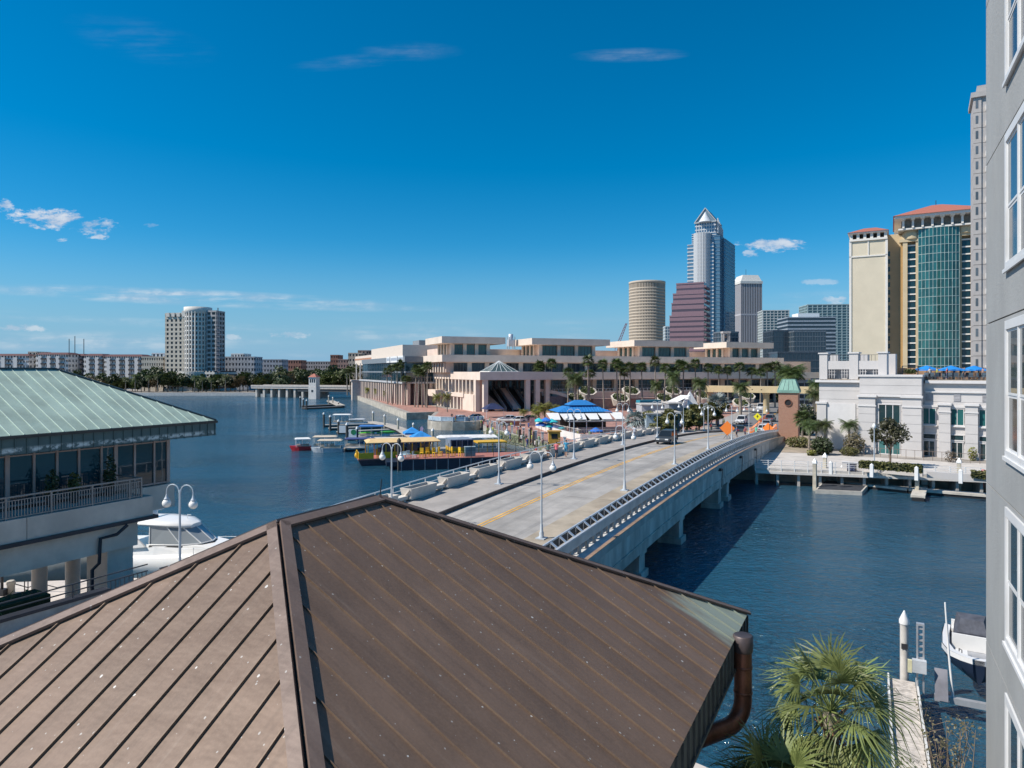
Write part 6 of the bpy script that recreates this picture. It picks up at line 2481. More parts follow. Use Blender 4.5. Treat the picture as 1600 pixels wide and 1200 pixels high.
# ------------------------------------------------------------------ plaza restaurant
blue_roof = M('blue_roof', (.03, .20, .50), .5, .05, var=.06, vs=1.0)
canvas_w = M('white_canvas', (.72, .71, .69), .8, var=.04)
rx = fxy(917, 136)
rs = thing('restaurant_pavilion', 'open air restaurant with a two tier blue roof and white awnings', 'restaurant', (*rx, 2.0), RAD(10))
def hip(mb, x0, x1, y0, y1, z0, inset, z1, mi=0):
    mb.loft([[(x0, y0, z0), (x1, y0, z0), (x1, y1, z0), (x0, y1, z0)], [(x0 + inset, y0 + inset, z1), (x1 - inset, y0 + inset, z1), (x1 - inset, y1 - inset, z1), (x0 + inset, y1 - inset, z1)]], mi, False)
mb = MB()
hip(mb, -6.0, 5.2, 0, 8, 3.9, 2.4, 4.9)
mb.build('roof', blue_roof, rs)
mb = MB()
hip(mb, -3.2, 2.6, 2.0, 6, 5.15, 1.8, 6.1)
mb.box(-2.6, 2.1, 2.6, 5.6, 4.8, 5.2)
mb.build('upper_roof', blue_roof, rs)
for k in range(19):
    mb = MB()
    x = -5.7 + k * .6
    t_ = max(.05, min(1, (x + 6) / 2.4, (5.2 - x) / 2.4))
    mb.beam((x, .02, 3.94), (x, .02 + 2.4 * t_, 3.94 + 1.0 * t_), .05, .05)
    mb.build('roof_rib', M('blue_rib', (.04, .30, .72), .5), rs)
for k in range(6):                                   # pleated white awnings
    x = -8.2 + k * 2.6
    mb = MB()
    mb.add([(x, .4, 3.75), (x + 2.5, .4, 3.75), (x + 2.2, -2.6, 2.6), (x + .3, -2.6, 2.6), (x, .4, 3.68), (x + 2.5, .4, 3.68), (x + 2.2, -2.6, 2.53), (x + .3, -2.6, 2.53)],
           [(0, 3, 2, 1), (4, 5, 6, 7), (2, 3, 7, 6), (0, 1, 5, 4), (1, 2, 6, 5), (0, 4, 7, 3)])
    mb.build('awning', canvas_w, rs)
mb = MB()
mb.box(-4.6, 7.6, -3.4, -.2, 2.15, 2.32)
mb.build('flat_canopy', M('grey_canopy', (.30, .30, .30), .7), rs)
for x in (-7.6, -4.4, -1, 2.2, 5.0, 7.4):
    mb = MB()
    mb.cbox(x, -3.2 if x > -5 else -2.4, 0, .14, .14, 2.5)
    mb.build('post', white_paint, rs)
mb = MB()
mb.box(-5, 4.6, 2, 7, 0, 3.7)
mb.build('bar_core', M('bar_dark', (.07, .06, .055), .8, var=.4, vs=2), rs)
mb = MB()
mb.box(-3.8, 6.8, -2.9, -2.4, 0, 1.05)
mb.build('bar_counter', M('bar_counter', (.36, .33, .30), .7), rs)
um_cols = {'blue': M('umbrella_blue', (.02, .16, .58), .75, var=.05), 'teal': M('umbrella_teal', (.03, .46, .50), .75, var=.05)}


def umbrella(label, loc, col, r=1.35, h=2.7, group=None):
    t = thing('patio_umbrella', label, 'umbrella', loc, loc[0], group)
    mb = MB()
    n = 8
    top = (0, 0, h)
    rim = [(r * math.cos(2 * math.pi * i / n), r * math.sin(2 * math.pi * i / n), h - .62) for i in range(n)]
    for i in range(n):
        a, b = V(rim[i]), V(rim[(i + 1) % n])
        mb.add([top, a, (a + b) / 2 + V((0, 0, .05)), b], [(0, 1, 2, 3)])
        mb.quad(a, b, b - V((0, 0, .14)), a - V((0, 0, .14)))
    mb.build('canopy', um_cols[col] if isinstance(col, str) else col, t)
    mb = MB()
    mb.tube([(0, 0, 0), (0, 0, h)], .03, 6)
    mb.cbox(0, 0, 0, .5, .5, .08)
    mb.build('pole', dark_metal, t)
    return t


U = [(842, 655, 'teal', 'teal umbrella at the left end of the restaurant terrace'), (853, 654, 'blue', 'blue umbrella behind the leftmost teal umbrella'), (846, 661, 'blue', 'blue umbrella in front of the leftmost teal umbrella'),
     (862, 656, 'teal', 'teal umbrella beside the restaurant awning post'), (857, 663, 'teal', 'teal umbrella in the middle of the front row by the white terrace wall'), (866, 664, 'blue', 'blue umbrella just left of the front right teal umbrella'),
     (873, 666, 'teal', 'front right teal umbrella of the terrace'), (931, 670, 'blue', 'lone blue umbrella under the edge of the grey canopy')]
for i, (px, py, c, lb) in enumerate(U):
    dd = 132 if px < 900 else 121
    p = at(px, py, dd)
    umbrella(lb, (p.x, p.y, 2.02), c, 1.25 if px < 900 else 1.3, p.z - 2 + .25, 'umbrellas on the restaurant terrace')
# terrace wall, railing, tables and chairs
wl = [V((*fxy(838, 146), 2)), V((*fxy(872, 127), 2)), V((*fxy(908, 116.5), 2)), V((*fxy(960, 117), 2))]
tw2 = thing('terrace_wall', 'low white wall with a railing round the restaurant terrace', 'wall', wl[0])
mb, mr = MB(), MB()
for a, b in zip(wl[:-1], wl[1:]):
    mb.beam(a - wl[0] + V((0, 0, .6)), b - wl[0] + V((0, 0, .6)), .3, 1.2)
    mr.beam(a - wl[0] + V((0, 0, 2.0)), b - wl[0] + V((0, 0, 2.0)), .07, .07)
    n = int((b - a).length / .6)
    for k in range(n):
        q_ = a.lerp(b, k / n) - wl[0]
        mr.beam(q_ + V((0, 0, 1.2)), q_ + V((0, 0, 2.0)), .05, .05, up=(0, 1, 0))
mb.build('wall', off_white, tw2)
mr.build('railing', grey_conc, tw2)
tbm = MB()
tbm.lathe([(.4, .72), (.4, .76)], 10)
tbm.tube([(0, 0, 0), (0, 0, .72)], .04, 5)
tb_me = tbm.mesh('cafe_table', M('table_top', (.45, .42, .38), .5))
chm = MB()
chm.box(-.22, .22, -.22, .22, .42, .47).box(-.22, .22, .18, .23, .47, .95)
for sx in (-.19, .19):
    for sy in (-.19, .19):
        chm.box(sx - .02, sx + .02, sy - .02, sy + .02, 0, .42)
ch_me = chm.mesh('cafe_chair', dark_metal)
rnd = random.Random(21)
spots_ = []
for i in range(14):
    t_ = i / 13
    base_ = wl[0].lerp(wl[1], t_ * 2) if t_ < .5 else wl[1].lerp(wl[2], t_ * 2 - 1)
    spots_.append(base_ + V((1.5 + (i % 3) * 2.0, 1.8 + (i % 2) * 1.8, .02)))
for i, p in enumerate(spots_):
    t = tag(put('cafe_table', tb_me, None, p), 'round cafe table on the restaurant terrace behind the white wall', 'table', 'cafe tables on the restaurant terrace')
    for k in range(1 + i % 2):
        a = i + k * math.pi
        c_ = put('cafe_chair', ch_me, None, p + V((math.cos(a) * .75, math.sin(a) * .75, 0)), a - math.pi / 2)
        tag(c_, 'dark cafe chair on the restaurant terrace behind the white wall', 'chair', 'cafe chairs on the restaurant terrace')
    if i % 3 == 0:
        tag(person(p + V((.8, -.5, 0)), i, pal[i % 7], pal[(i + 2) % 7], 'guest at the tables of the restaurant terrace', True), None, None, 'guests on the restaurant terrace')
# arcade of white posts along the plaza edge
a0, a1 = V((-5.2, 146.5, 2.0)), V((8.4, 108.8, 2.0))
ar = thing('arcade_wall', 'row of white arched posts along the quay edge of the brick plaza', 'railing', a0)
n = 13
for k in range(n + 1):
    q_ = a0.lerp(a1, k / n) - a0
    mb = MB()
    mb.cbox(q_.x, q_.y, 0, .42, .5, 1.45)
    mb.cbox(q_.x, q_.y, 1.45, .6, .6, .12)
    mb.build('post', M('post_white', (.64, .60, .57), .8), ar)
    if k < n:
        q2 = a0.lerp(a1, (k + 1) / n) - a0
        mb = MB()
        for z in (.35, .7, 1.05):
            mb.beam(q_ + V((0, 0, z)), q2 + V((0, 0, z)), .05, .05)
        mb.build('rail', M('rose_rail', (.30, .2, .18), .7), ar)
mb = MB()
mb.beam(V((0, 0, -.9)), a1 - a0 + V((0, 0, -.9)), .6, 1.6)
mb.build('wall', M('mossy_wall', (.18, .19, .12), .9, var=.25), ar)
# quay railing with glass panels
qr = [V((x, y, 2.0)) for x, y in [(-6.7, 162.5)] + [(-13.5 + 7.2 * math.cos(math.radians(-25 - 23 * k)), 168.5 + 7.2 * math.sin(math.radians(-25 - 23 * k))) for k in range(7)]]
q0 = qr[0]
qt = thing('quay_railing', 'glass panel railing round the curved white quay', 'railing', q0)
for a, b in zip(qr[:-1], qr[1:]):
    mb = MB()
    mb.beam(a - q0 + V((0, 0, .65)), b - q0 + V((0, 0, .65)), .05, .9)
    mb.build('panel', M('frosted_panel', (.42, .52, .60), .3), qt)
    mb = MB()
    mb.beam(a - q0 + V((0, 0, 1.16)), b - q0 + V((0, 0, 1.16)), .12, .1)
    mb.beam(a - q0, a - q0 + V((0, 0, 1.2)), .18, .18, up=(0, 1, 0))
    mb.build('frame', white_paint, qt)
# white tent, container buildings, hut, poles
nt_ = thing('navy_tent', 'navy blue peaked tent at the foot of the portico', 'tent', (*fxy(770, 178), 2.0), CR)
mb = MB()
hip(mb, -2.6, 2.6, -2, 2, 2.2, 1.9, 3.6)
mb.build('canopy', M('tent_navy', (.02, .03, .09), .8), nt_)
for x in (-2.4, 2.4):
    mb = MB()
    mb.tube([(x, -1.8, 0), (x, -1.8, 2.3)], .05, 5)
    mb.build('leg', white_paint, nt_)
te = thing('white_tent', 'white peaked event tent beyond the bridge', 'tent', (*fxy(1078, 152), 2.0), .2)
mb = MB()
pk = V((0, 0, 7.6))
r0 = [V((-3.6, -3.2, 3.2)), V((3.6, -3.2, 3.2)), V((3.6, 3.2, 3.2)), V((-3.6, 3.2, 3.2))]
mid = [v * .42 + V((0, 0, 3.0)) for v in r0]
for i in range(4):
    j = (i + 1) % 4
    mb.quad(r0[i], r0[j], mid[j], mid[i])
    mb.tri(mid[i], mid[j], pk)
    mb.quad(r0[i], r0[j], r0[j] - V((0, 0, .4)), r0[i] - V((0, 0, .4)))
mb.build('canopy', canvas_w, te)
for v in r0:
    mb = MB()
    mb.tube([v, (v.x, v.y, 0)], .08, 6)
    mb.build('leg', white_paint, te)
ab_ = thing('side_awning', 'white flat sided tent annex left of the peaked tent', 'tent', (*fxy(1062, 150), 2.0), .3)
mb = MB()
mb.slab([(-3.4, -2, 4.6), (1.5, -2, 6.6), (1.5, 2, 6.6), (-3.4, 2, 4.6)], (0, 0, 1), .1)
mb.build('canopy', canvas_w, ab_)
mb = MB()
for x, z in ((-3.3, 4.6), (1.4, 6.6)):
    mb.tube([(x, -1.9, 0), (x, -1.9, z)], .07, 5)
mb.build('leg', white_paint, ab_)
for (px0, px1, py0, dd, m_, lb, dep) in ((1010, 1033, 647, 113, M('container_grey', (.36, .43, .48), .6), 'pale blue grey kiosk behind the bridge planters', 4), (1033.5, 1062, 645, 113.5, M('container_teal', (.03, .10, .115), .4, .1), 'dark teal kiosk right of the pale kiosk', 4),
                                     (1003, 1040, 633, 132, M('plain_grey', (.42, .41, .42), .8), 'grey flat roofed building behind the kiosks', 6), (1045, 1066, 631, 128, M('plain_grey2', (.24, .25, .27), .8), 'dark grey block between the kiosks and the tent', 6),
                                     (776, 812, 658, 150, M('hut_brick', (.36, .17, .12), .85), 'low red brick hut on the plaza by the quay', 4)):
    x0, x1 = fxy(px0, dd)[0], fxy(px1, dd)[0]
    t = thing('kiosk', lb, 'kiosk', (x0, dd, 2.0))
    h = zat(py0, dd) - 2
    mb = MB()
    mb.box(0, x1 - x0, 0, dep, 0, h)
    mb.build('wall', m_, t)
    mb = MB()
    mb.box(-.15, x1 - x0 + .15, -.3, dep + .1, h, h + .18)
    mb.build('roof', grey_conc, t)
    mb = MB()
    w = x1 - x0
    mb.box(w * .3, w * .6, -.03, .02, 0, h * .7)
    mb.build('door', M('kiosk_door', (.16, .17, .18), .6), t)
for px, py0, py1, dd, lb in ((812, 671, 700, 125, 'dark round piling on the brick plaza edge'), (829, 668, 695, 120, 'left of the two black posts with a red sign on the plaza'), (834, 674, 696, 119, 'right of the two black posts with a red sign on the plaza')):
    p = V((*fxy(px, dd), 2.0))
    mb = MB()
    mb.tube([(0, 0, -1), (0, 0, zat(py0, dd) - 2)], .25 if px == 812 else .16, 8)
    tag(mb.build('mooring_pole', M('pole_dark', (.05, .035, .03), .8), None, p), lb, 'pole')
p = V((*fxy(832, 119.5), 2.0))
sg_ = thing('hanging_sign', 'pinkish sign board between the two black posts on the plaza', 'sign', p)
mb = MB()
mb.box(-.5, .4, -.05, .05, 2.6, 3.9)
mb.build('board', M('sign_rose', (.55, .25, .25), .7, var=.3, vs=3), sg_)
mb = MB()
mb.box(-.6, .5, -.06, .06, 2.5, 2.6).box(-.6, .5, -.06, .06, 3.9, 4.0)
mb.build('frame', dark_metal, sg_)
mb = MB()
mb.cbox(0, 0, 0, 1.9, 1.6, 2.1)
t = thing('ticket_booth', 'small yellow orange booth on the plaza beside the two walkers', 'booth', V((*fxy(866, 112), 2.0)))
mb.build('wall', M('booth_yellow', (.60, .32, .05), .7), t)
mb = MB()
mb.cbox(0, 0, 2.1, 2.3, 2.0, .15)
mb.build('roof', M('booth_roof', (.45, .25, .05), .7), t)
mb = MB()
mb.box(-.5, .5, -.83, -.79, 1.0, 1.8)
mb.build('window', black, t)

# ------------------------------------------------------------------ marina
dock_m = M('dock_planks', (.42, .38, .33), .85, var=.15, vs=2)
dark_pile = M('dark_piling', (.07, .065, .06), .8, var=.2)
def dock(pts, w, label, z=.55, m=None):
    p0 = V((pts[0][0], pts[0][1], 0))
    t = thing('floating_dock', label, 'dock', p0)
    for a, b in zip(pts[:-1], pts[1:]):
        mb = MB()
        mb.beam(V((a[0], a[1], z - .12)) - p0, V((b[0], b[1], z - .12)) - p0, w, .24)
        mb.build('deck', m or dock_m, t)
        mb = MB()
        mb.beam(V((a[0], a[1], .12)) - p0, V((b[0], b[1], .12)) - p0, w * .86, .6)
        mb.build('float', black, t)
    return t


g2 = lambda px, py: gz(px, py, 0).to_2d()
dock([g2(474, 636), g2(533, 633)], 2.6, 'outer finger of the empty dock near the far bridge', m=M('dark_dock', (.12, .11, .105), .8))
dock([g2(474, 639.5), g2(533, 637)], 2.6, 'nearer finger of the empty dock near the far bridge', m=M('dark_dock', (.12, .11, .105)))
dock([g2(533, 637), g2(516, 629)], 3.2, 'pale cross dock at the end of the two far fingers', .9)
dock([g2(577, 663), g2(606, 668), g2(628, 676), g2(660, 696)], 2.6, 'pale main walkway of the marina behind the yellow ferry', .8)
for i, (a, b, lb) in enumerate((((505, 667), (585, 665), 'farthest finger dock of the marina'), ((514, 672), (596, 669), 'second farthest finger dock of the marina'), ((527, 678), (608, 674), 'finger dock with the white sign boards'),
                                ((541, 688), (632, 683), 'finger dock before the blue canopy boat'), ((540, 705), (628, 699), 'nearest finger dock beside the tan canopy boats'))):
    dock([g2(*a), g2(*b)], 1.5, lb)
piles = [(469, 619, 636, 1, 'far left dark piling of the empty dock'), (474, 622, 637, 1, 'second dark piling of the empty dock'), (479, 624, 640, 1, 'third dark piling of the empty dock'), (513.5, 617.5, 631, 0, 'pale piling at the far end of the empty dock'), (520, 620, 633, 0, 'right pale piling at the end of the empty dock'), (529, 627, 635, 1, 'short dark piling on the empty dock'),
         (506, 644, 668, 1, 'leftmost piling of the marina fingers'), (516, 648, 673, 1, 'second piling from the left of the marina'), (529, 655, 679, 1, 'piling beside the white sign board'), (542, 660, 688, 1, 'piling beside the green sign board'), (558, 666, 688, 1, 'piling between green board and blue canopy boat'),
         (583, 642, 662, 0, 'left of the three pale pilings behind the marina walkway'), (601, 647, 669, 0, 'middle of the three pale pilings behind the marina walkway'), (622, 653, 676, 0, 'right of the three pale pilings behind the marina walkway'), (646, 660, 672, 0, 'pale piling left of the blue tents'),
         (676, 669, 693, 0, 'pale piling right of the blue tents'), (623.5, 684, 735, 2, 'tall black piling at the corner of the dark barge'), (579, 683, 703, 0, 'pale piling behind the yellow ferry roof'), (566, 655, 664, 0, 'thin white piling by the far boat')]
for px, y0, y1, k, lb in piles:
    p = gz(px, y1, 0)
    h = zat(y0, p.y)
    t = thing('dock_piling', lb, 'piling', p, 0, 'marina pilings')
    mb = MB()
    mb.tube([(0, 0, -1), (0, 0, h - .5)], .26, 8)
    mb.build('pile', pile_conc if k == 0 else dark_pile, t)
    mb = MB()
    mb.lathe([(.3, h - .55), (.3, h - .35), (.03, h)], 8)
    mb.build('cap', white_paint if k < 2 else dark_pile, t)


def hull(mb, L_, w, h, mi=0, rake=.5, bot=None):
    rings = []
    for t, ww, zz in ((0, .9, 1), (.3, 1, 1), (.65, .95, 1.03), (.88, .6, 1.1), (1, .06, 1.2)):
        x = L_ * t
        rings.append([(x + (rake if t == 1 else 0), -w / 2 * ww, h * zz), (x, -w / 2 * ww * .86, -.15), (x, 0, -.3), (x, w / 2 * ww * .86, -.15), (x + (rake if t == 1 else 0), w / 2 * ww, h * zz), (x, 0, h * zz - .12)])
    mb.loft(rings, mi, False)


def canopy_boat(label, loc, rz, L_, w, hullm, canm, ch=2.2, seats=True, group=None, cat='boat', stripe=None):
    t = thing('canopy_boat', label, cat, loc, rz, group)
    mb = MB()
    hull(mb, L_, w, .75)
    mb.build('hull', hullm, t)
    if stripe:
        mb = MB()
        mb.box(.3, L_ * .6, -w / 2 - .03, w / 2 + .03, .55, .72)
        mb.build('stripe', stripe, t)
    mb = MB()
    mb.loft([[(.1, -w / 2, ch), (L_ * .86, -w / 2 * .9, ch), (L_ * .86, w / 2 * .9, ch), (.1, w / 2, ch)], [(.1, -w / 2, ch + .1), (L_ * .86, -w / 2 * .9, ch + .1), (L_ * .86, w / 2 * .9, ch + .1), (.1, w / 2, ch + .1)],
             [(.35, -w / 3, ch + .26), (L_ * .8, -w / 3, ch + .26), (L_ * .8, w / 3, ch + .26), (.35, w / 3, ch + .26)]], 0, False)
    mb.build('canopy', canm, t)
    for x in (.3, L_ * .45, L_ * .8):
        for sy in (-1, 1):
            mb = MB()
            mb.tube([(x, sy * w * .43, .6), (x, sy * w * .44, ch)], .03, 5)
            mb.build('post', white_paint, t)
    mb = MB()
    mb.box(.3, L_ * .75, -w * .4, -w * .26, .6, 1.05).box(.3, L_ * .75, w * .26, w * .4, .6, 1.05)
    mb.build('bench', M('bench_tan', (.45, .38, .30), .8), t)
    mb = MB()
    mb.box(L_ * .55, L_ * .62, -.35, .35, .6, 1.35)
    mb.build('console', white_paint, t)
    return t


bw_ = M('boat_white', (.70, .70, .70), .35, var=.03)
bred = M('boat_red', (.48, .02, .03), .35, var=.04)
bnavy = M('boat_navy', (.02, .04, .13), .35, var=.05)
btan = M('canopy_tan', (.55, .46, .36), .8, var=.05)
bblue = M('canopy_blue', (.04, .16, .42), .8, var=.05)
canopy_boat('small red hulled boat with a rounded white canopy at the left of the marina', gz(486, 703, 0), RAD(200), 3.2, 1.9, bred, canvas_w, 1.95)
canopy_boat('white boat with a tan canopy just behind the other tan canopy boat', gz(488, 703, 0), RAD(8), 5.0, 2.1, bw_, btan, 2.25, stripe=M('stripe_blue', (.2, .3, .4), .4))
canopy_boat('grey white boat with a tan canopy nearest of the two tan ones', gz(536, 706, 0), RAD(186), 5.0, 2.0, M('boat_grey', (.42, .45, .48), .4), btan, 1.95)
canopy_boat('pontoon boat with white rails right of the tan canopy boats', gz(538, 703, 0), RAD(5), 6.2, 2.2, bw_, M('canopy_navy', (.03, .05, .16), .8), 1.9)
canopy_boat('white boat with a wide blue canopy in the middle of the marina', gz(560, 686, 0), RAD(6), 6.0, 2.6, bw_, bblue, 2.6)
canopy_boat('far white boat with a thin white top at the marina fingers', gz(520, 664, 0), RAD(4), 5.5, 2.2, bw_, canvas_w, 2.6)
canopy_boat('low white boat beside the far white boat at the marina', gz(545, 664, 0), RAD(3), 5.0, 2.0, bw_, M('canopy_grey', (.45, .47, .5), .8), 1.4)
canopy_boat('long navy boat with a pale deck behind the yellow ferry', gz(560, 695, 0), RAD(7), 10.5, 2.3, bnavy, M('deck_beige', (.5, .45, .4), .8), 1.1)
canopy_boat('second navy boat with white cover right of the long navy boat', gz(600, 697, 0), RAD(10), 8.5, 2.2, bnavy, canvas_w, 1.2)
for i, (px, py, c, lb) in enumerate(((572, 684, (.10, .45, .04), 'green kayak lying on the marina walkway'), (588, 684, (.25, .55, .10), 'lime kayak lying right of the green kayak'), (606, 682, (.05, .30, .06), 'dark green kayak at the right end of the kayak row'))):
    mb = MB()
    pts = [(-1.7, 0, .12), (-1.1, 0, .05), (0, 0, 0), (1.1, 0, .05), (1.7, 0, .12)]
    mb.tube(pts, [.03, .22, .32, .22, .03], 8)
    p = gz(px, py - 6, .9)
    tag(mb.build('kayak', M('kayak_%d' % i, c, .4), None, (p.x, p.y, 1.0), .1), lb, 'kayak')
for px0, px1, y0, y1, lb, gr in ((530, 541, 665, 677, 'white sign board at the left piling of the marina', False), (545, 557, 670.5, 685, 'white sign board with a green emblem at the marina', True)):
    p = gz((px0 + px1) / 2, y1, .55)
    w = (px1 - px0) / FPX * p.y
    t = thing('sign_board', lb, 'sign', p)
    mb = MB()
    mb.box(-w / 2, w / 2, -.05, .05, .1, (y1 - y0) / FPX * p.y)
    mb.build('board', white_paint, t)
    if gr:
        mb = MB()
        mb.lathe([(.55, -.02), (.55, .02)], 12)
        o = mb.build('emblem', M('emblem_green', (.02, .22, .09), .6), t, (.2, -.06, 1.25))
        o.rotation_euler = (math.pi / 2, 0, 0)
for i, (px, py, lb, s_) in enumerate(((644, 667, 'blue peaked canopy tent on the marina walkway, the left one', 1.0), (658, 673, 'blue peaked canopy tent on the marina walkway, the right one', 1.15))):
    dd = 126 - i * 6
    p = at(px, py, dd)
    t = thing('canopy_tent', lb, 'tent', (p.x, p.y, .8), .3)
    h = p.z - .8
    mb = MB()
    r_ = 1.55 * s_
    c4 = [V((-r_, -r_, h - 1.0)), V((r_, -r_, h - 1.0)), V((r_, r_, h - 1.0)), V((-r_, r_, h - 1.0))]
    for k in range(4):
        mb.tri(c4[k], c4[(k + 1) % 4], V((0, 0, h)))
        mb.quad(c4[k], c4[(k + 1) % 4], c4[(k + 1) % 4] - V((0, 0, .3)), c4[k] - V((0, 0, .3)))
    mb.build('canopy', M('tent_blue', (.02, .22, .55), .75), t)
    for v in c4:
        mb = MB()
        mb.tube([(v.x, v.y, 0), v], .035, 5)
        mb.build('leg', white_paint, t)
p = at(655, 672, 122)
t = thing('feather_flag', 'pale pink feather flag between the two blue tents', 'flag', (p.x, p.y, .8))
mb = MB()
mb.tube([(0, 0, 0), (.05, 0, 3.2)], .03, 5)
mb.build('pole', dark_metal, t)
mb = MB()
mb.slab([(.05, 0, 1.0), (.5, 0, 1.3), (.75, 0, 3.0), (.5, 0, 3.4), (.06, 0, 3.0)], (0, 1, 0), .02)
mb.build('cloth', M('flag_pink', (.60, .38, .45), .8), t)
# yellow ferry
yf = M('ferry_yellow', (.72, .42, .02), .45, var=.06)
fr = thing('yellow_ferry', 'yellow water taxi ferry with a tan roof moored behind the dark barge', 'ferry', (-23.2, 102.4, 0), RAD(17))
mb = MB()
mb.loft([[(.4, -2.1, .05), (.9, -2.2, -.4), (18.5, -2.2, -.4), (18.5, -2.2, .9), (0, -2.2, .9)], [(.4, 2.1, .05), (.9, 2.2, -.4), (18.5, 2.2, -.4), (18.5, 2.2, .9), (0, 2.2, .9)]], 0, False)
mb.build('hull', M('ferry_hull', (.05, .035, .05), .5), fr)
mb = MB()
mb.box(-.05, 18.5, -2.3, 2.3, .9, 1.08)
mb.build('deck', M('ferry_red_deck', (.45, .16, .12), .7), fr)
mb = MB()
mb.box(.0, 2.2, -2.24, -2.16, 1.08, 1.95).box(2.9, 11, -2.24, -2.16, 1.08, 2.0).box(0, .08, -2.2, 2.2, 1.08, 2.0).box(2.9, 11, 2.16, 2.24, 1.08, 2.0)
mb.build('side_panel', yf, fr)
mb = MB()
mb.loft([[(1.2, -2.4, 3.3), (12.2, -2.4, 3.3), (12.2, 2.4, 3.3), (1.2, 2.4, 3.3)], [(1.2, -2.4, 3.42), (12.2, -2.4, 3.42), (12.2, 2.4, 3.42), (1.2, 2.4, 3.42)], [(1.8, -1.4, 3.72), (11.8, -1.4, 3.72), (11.8, 1.4, 3.72), (1.8, 1.4, 3.72)]], 0, False)
mb.build('roof', M('ferry_tan_roof', (.66, .46, .22), .7, var=.06), fr)
for k in range(9):
    for sy in (-1, 1):
        mb = MB()
        mb.box(1.4 + k * 1.3 - .06, 1.4 + k * 1.3 + .06, sy * 2.2 - .06, sy * 2.2 + .06, 1.08, 3.3)
        mb.build('post', yf, fr)
mb = MB()
mb.box(3.2, 10.8, -1.6, 1.6, 1.1, 2.3)
mb.build('interior', M('ferry_interior', (.05, .05, .06), .8), fr)
for k in range(4):
    mb = MB()
    mb.box(3.3 + k * 1.9, 4.9 + k * 1.9, -2.2, -2.18, 2.05, 3.1)
    mb.build('window', glass('ferry_glass', (.06, .07, .08), .1), fr)
mb = MB()
mb.tube([(-.1, -1.2, 1.1), (-.2, -1.2, 2.2)], .14, 6)
mb.ball((-.15, -1.0, 1.5), .34, 8, 6, sq=(1, 1, 1.4))
mb.build('bow_fender', yf, fr)
mb = MB()                                             # second cabin towards the street
mb.box(13.8, 17.4, -2.0, 1.8, 1.08, 2.3)
mb.build('rear_cabin', M('ferry_plank', (.62, .36, .03), .5, var=.1, vs=3), fr)
mb = MB()
mb.box(13.8, 17.4, -2.0, 1.8, 2.3, 3.5)
mb.build('rear_cabin_upper', M('cabin_slate', (.20, .24, .30), .5), fr)
for k in range(4):
    mb = MB()
    mb.box(14.0 + k * .86, 14.7 + k * .86, -2.05, -1.98, 2.45, 3.35)
    mb.build('window', glass('cabin_glass', (.02, .03, .05), .05), fr)
mb = MB()
mb.box(18.2, 23, -1.6, 1.6, 2.75, 2.95)
mb.build('rear_canopy', yf, fr)
mb = MB()
for x in (18.4, 20.6, 22.8):
    for y in (-1.5, 1.5):
        mb.box(x - .05, x + .05, y - .05, y + .05, .9, 2.75)
mb.build('canopy_post', yf, fr)
mb = MB()
mb.box(18.52, 23.2, -1.9, 1.9, -.4, 1.05)
mb.build('rear_hull', M('ferry_hull', (.05, .035, .05)), fr)
# dark barge in front
bg_ = thing('dark_barge', 'long dark hulled barge with a red deck and bare posts beside the bridge', 'barge', (-16.0, 96.0, 0), RAD(13))
mb = MB()
mb.box(0, 21, 0, 5.0, -.5, 1.5)
mb.box(-1.6, 0, .3, 4.7, .6, 1.2)
mb.build('hull', M('barge_navy', (.012, .02, .04), .5, var=.2), bg_)
mb = MB()
mb.box(-.05, 21.05, -.05, 5.05, 1.5, 1.6)
mb.build('deck', M('barge_red', (.36, .14, .11), .8, var=.12), bg_)
for k in range(13):
    mb = MB()
    mb.box(.4 + k * 1.65, .52 + k * 1.65, -.09, -.0, -.1, 1.45)
    mb.build('fender_rib', M('rib_grey', (.2, .22, .25), .6), bg_)
    if k % 2 == 0:
        mb = MB()
        mb.tube([(.5 + k * 1.65, .08, 1.6), (.5 + k * 1.65, .08, 3.7)], .035, 5)
        mb.build('post', black, bg_)
mb = MB()
mb.tube([(.5, .08, 2.6), (20, .08, 2.6)], .02, 4)
mb.build('rope_rail', black, bg_)
cy2 = M('chair_yellow', (.80, .50, .03), .5)
for k in range(7):
    p = Matrix.Rotation(RAD(13), 3, 'Z') @ V((3.4 + k * .95, 1.5 + (k % 2) * .8, 1.6)) + V((-16, 96, 0))
    t = thing('deck_chair', '%s yellow high chair from the left on the barge deck' % ORD[k], 'chair', p, k * .4, 'yellow chairs on the barge')
    mb = MB()
    mb.box(-.26, .26, -.26, .26, .62, .70)
    mb.build('seat', cy2, t)
    mb = MB()
    mb.box(-.26, .26, .20, .28, .70, 1.35)
    mb.build('backrest', cy2, t)
    for sx in (-.22, .22):
        for sy in (-.22, .22):
            mb = MB()
            mb.box(sx - .035, sx + .035, sy - .035, sy + .035, 0, .62)
            mb.build('leg', cy2, t)
for k in range(3):
    p = Matrix.Rotation(RAD(13), 3, 'Z') @ V((.9 + k * .75, 1.3 + (k % 2) * .9, 1.6)) + V((-16, 96, 0))
    t = thing('plastic_chair', '%s pale plastic chair from the left on the barge deck' % ORD[k], 'chair', p, k * .6, 'pale chairs on the barge')
    mb = MB()
    mb.box(-.26, .26, -.26, .26, .42, .48).box(-.26, .26, .22, .27, .48, .95)
    mb.build('seat', M('chair_pale', (.45, .55, .58), .5), t)
    for sx in (-.22, .22):
        for sy in (-.22, .22):
            mb = MB()
            mb.box(sx - .03, sx + .03, sy - .03, sy + .03, 0, .42)
            mb.build('leg', M('chair_pale', (.45, .55, .58)), t)
p = Matrix.Rotation(RAD(13), 3, 'Z') @ V((10.4, 1.2, 1.6)) + V((-16, 96, 0))
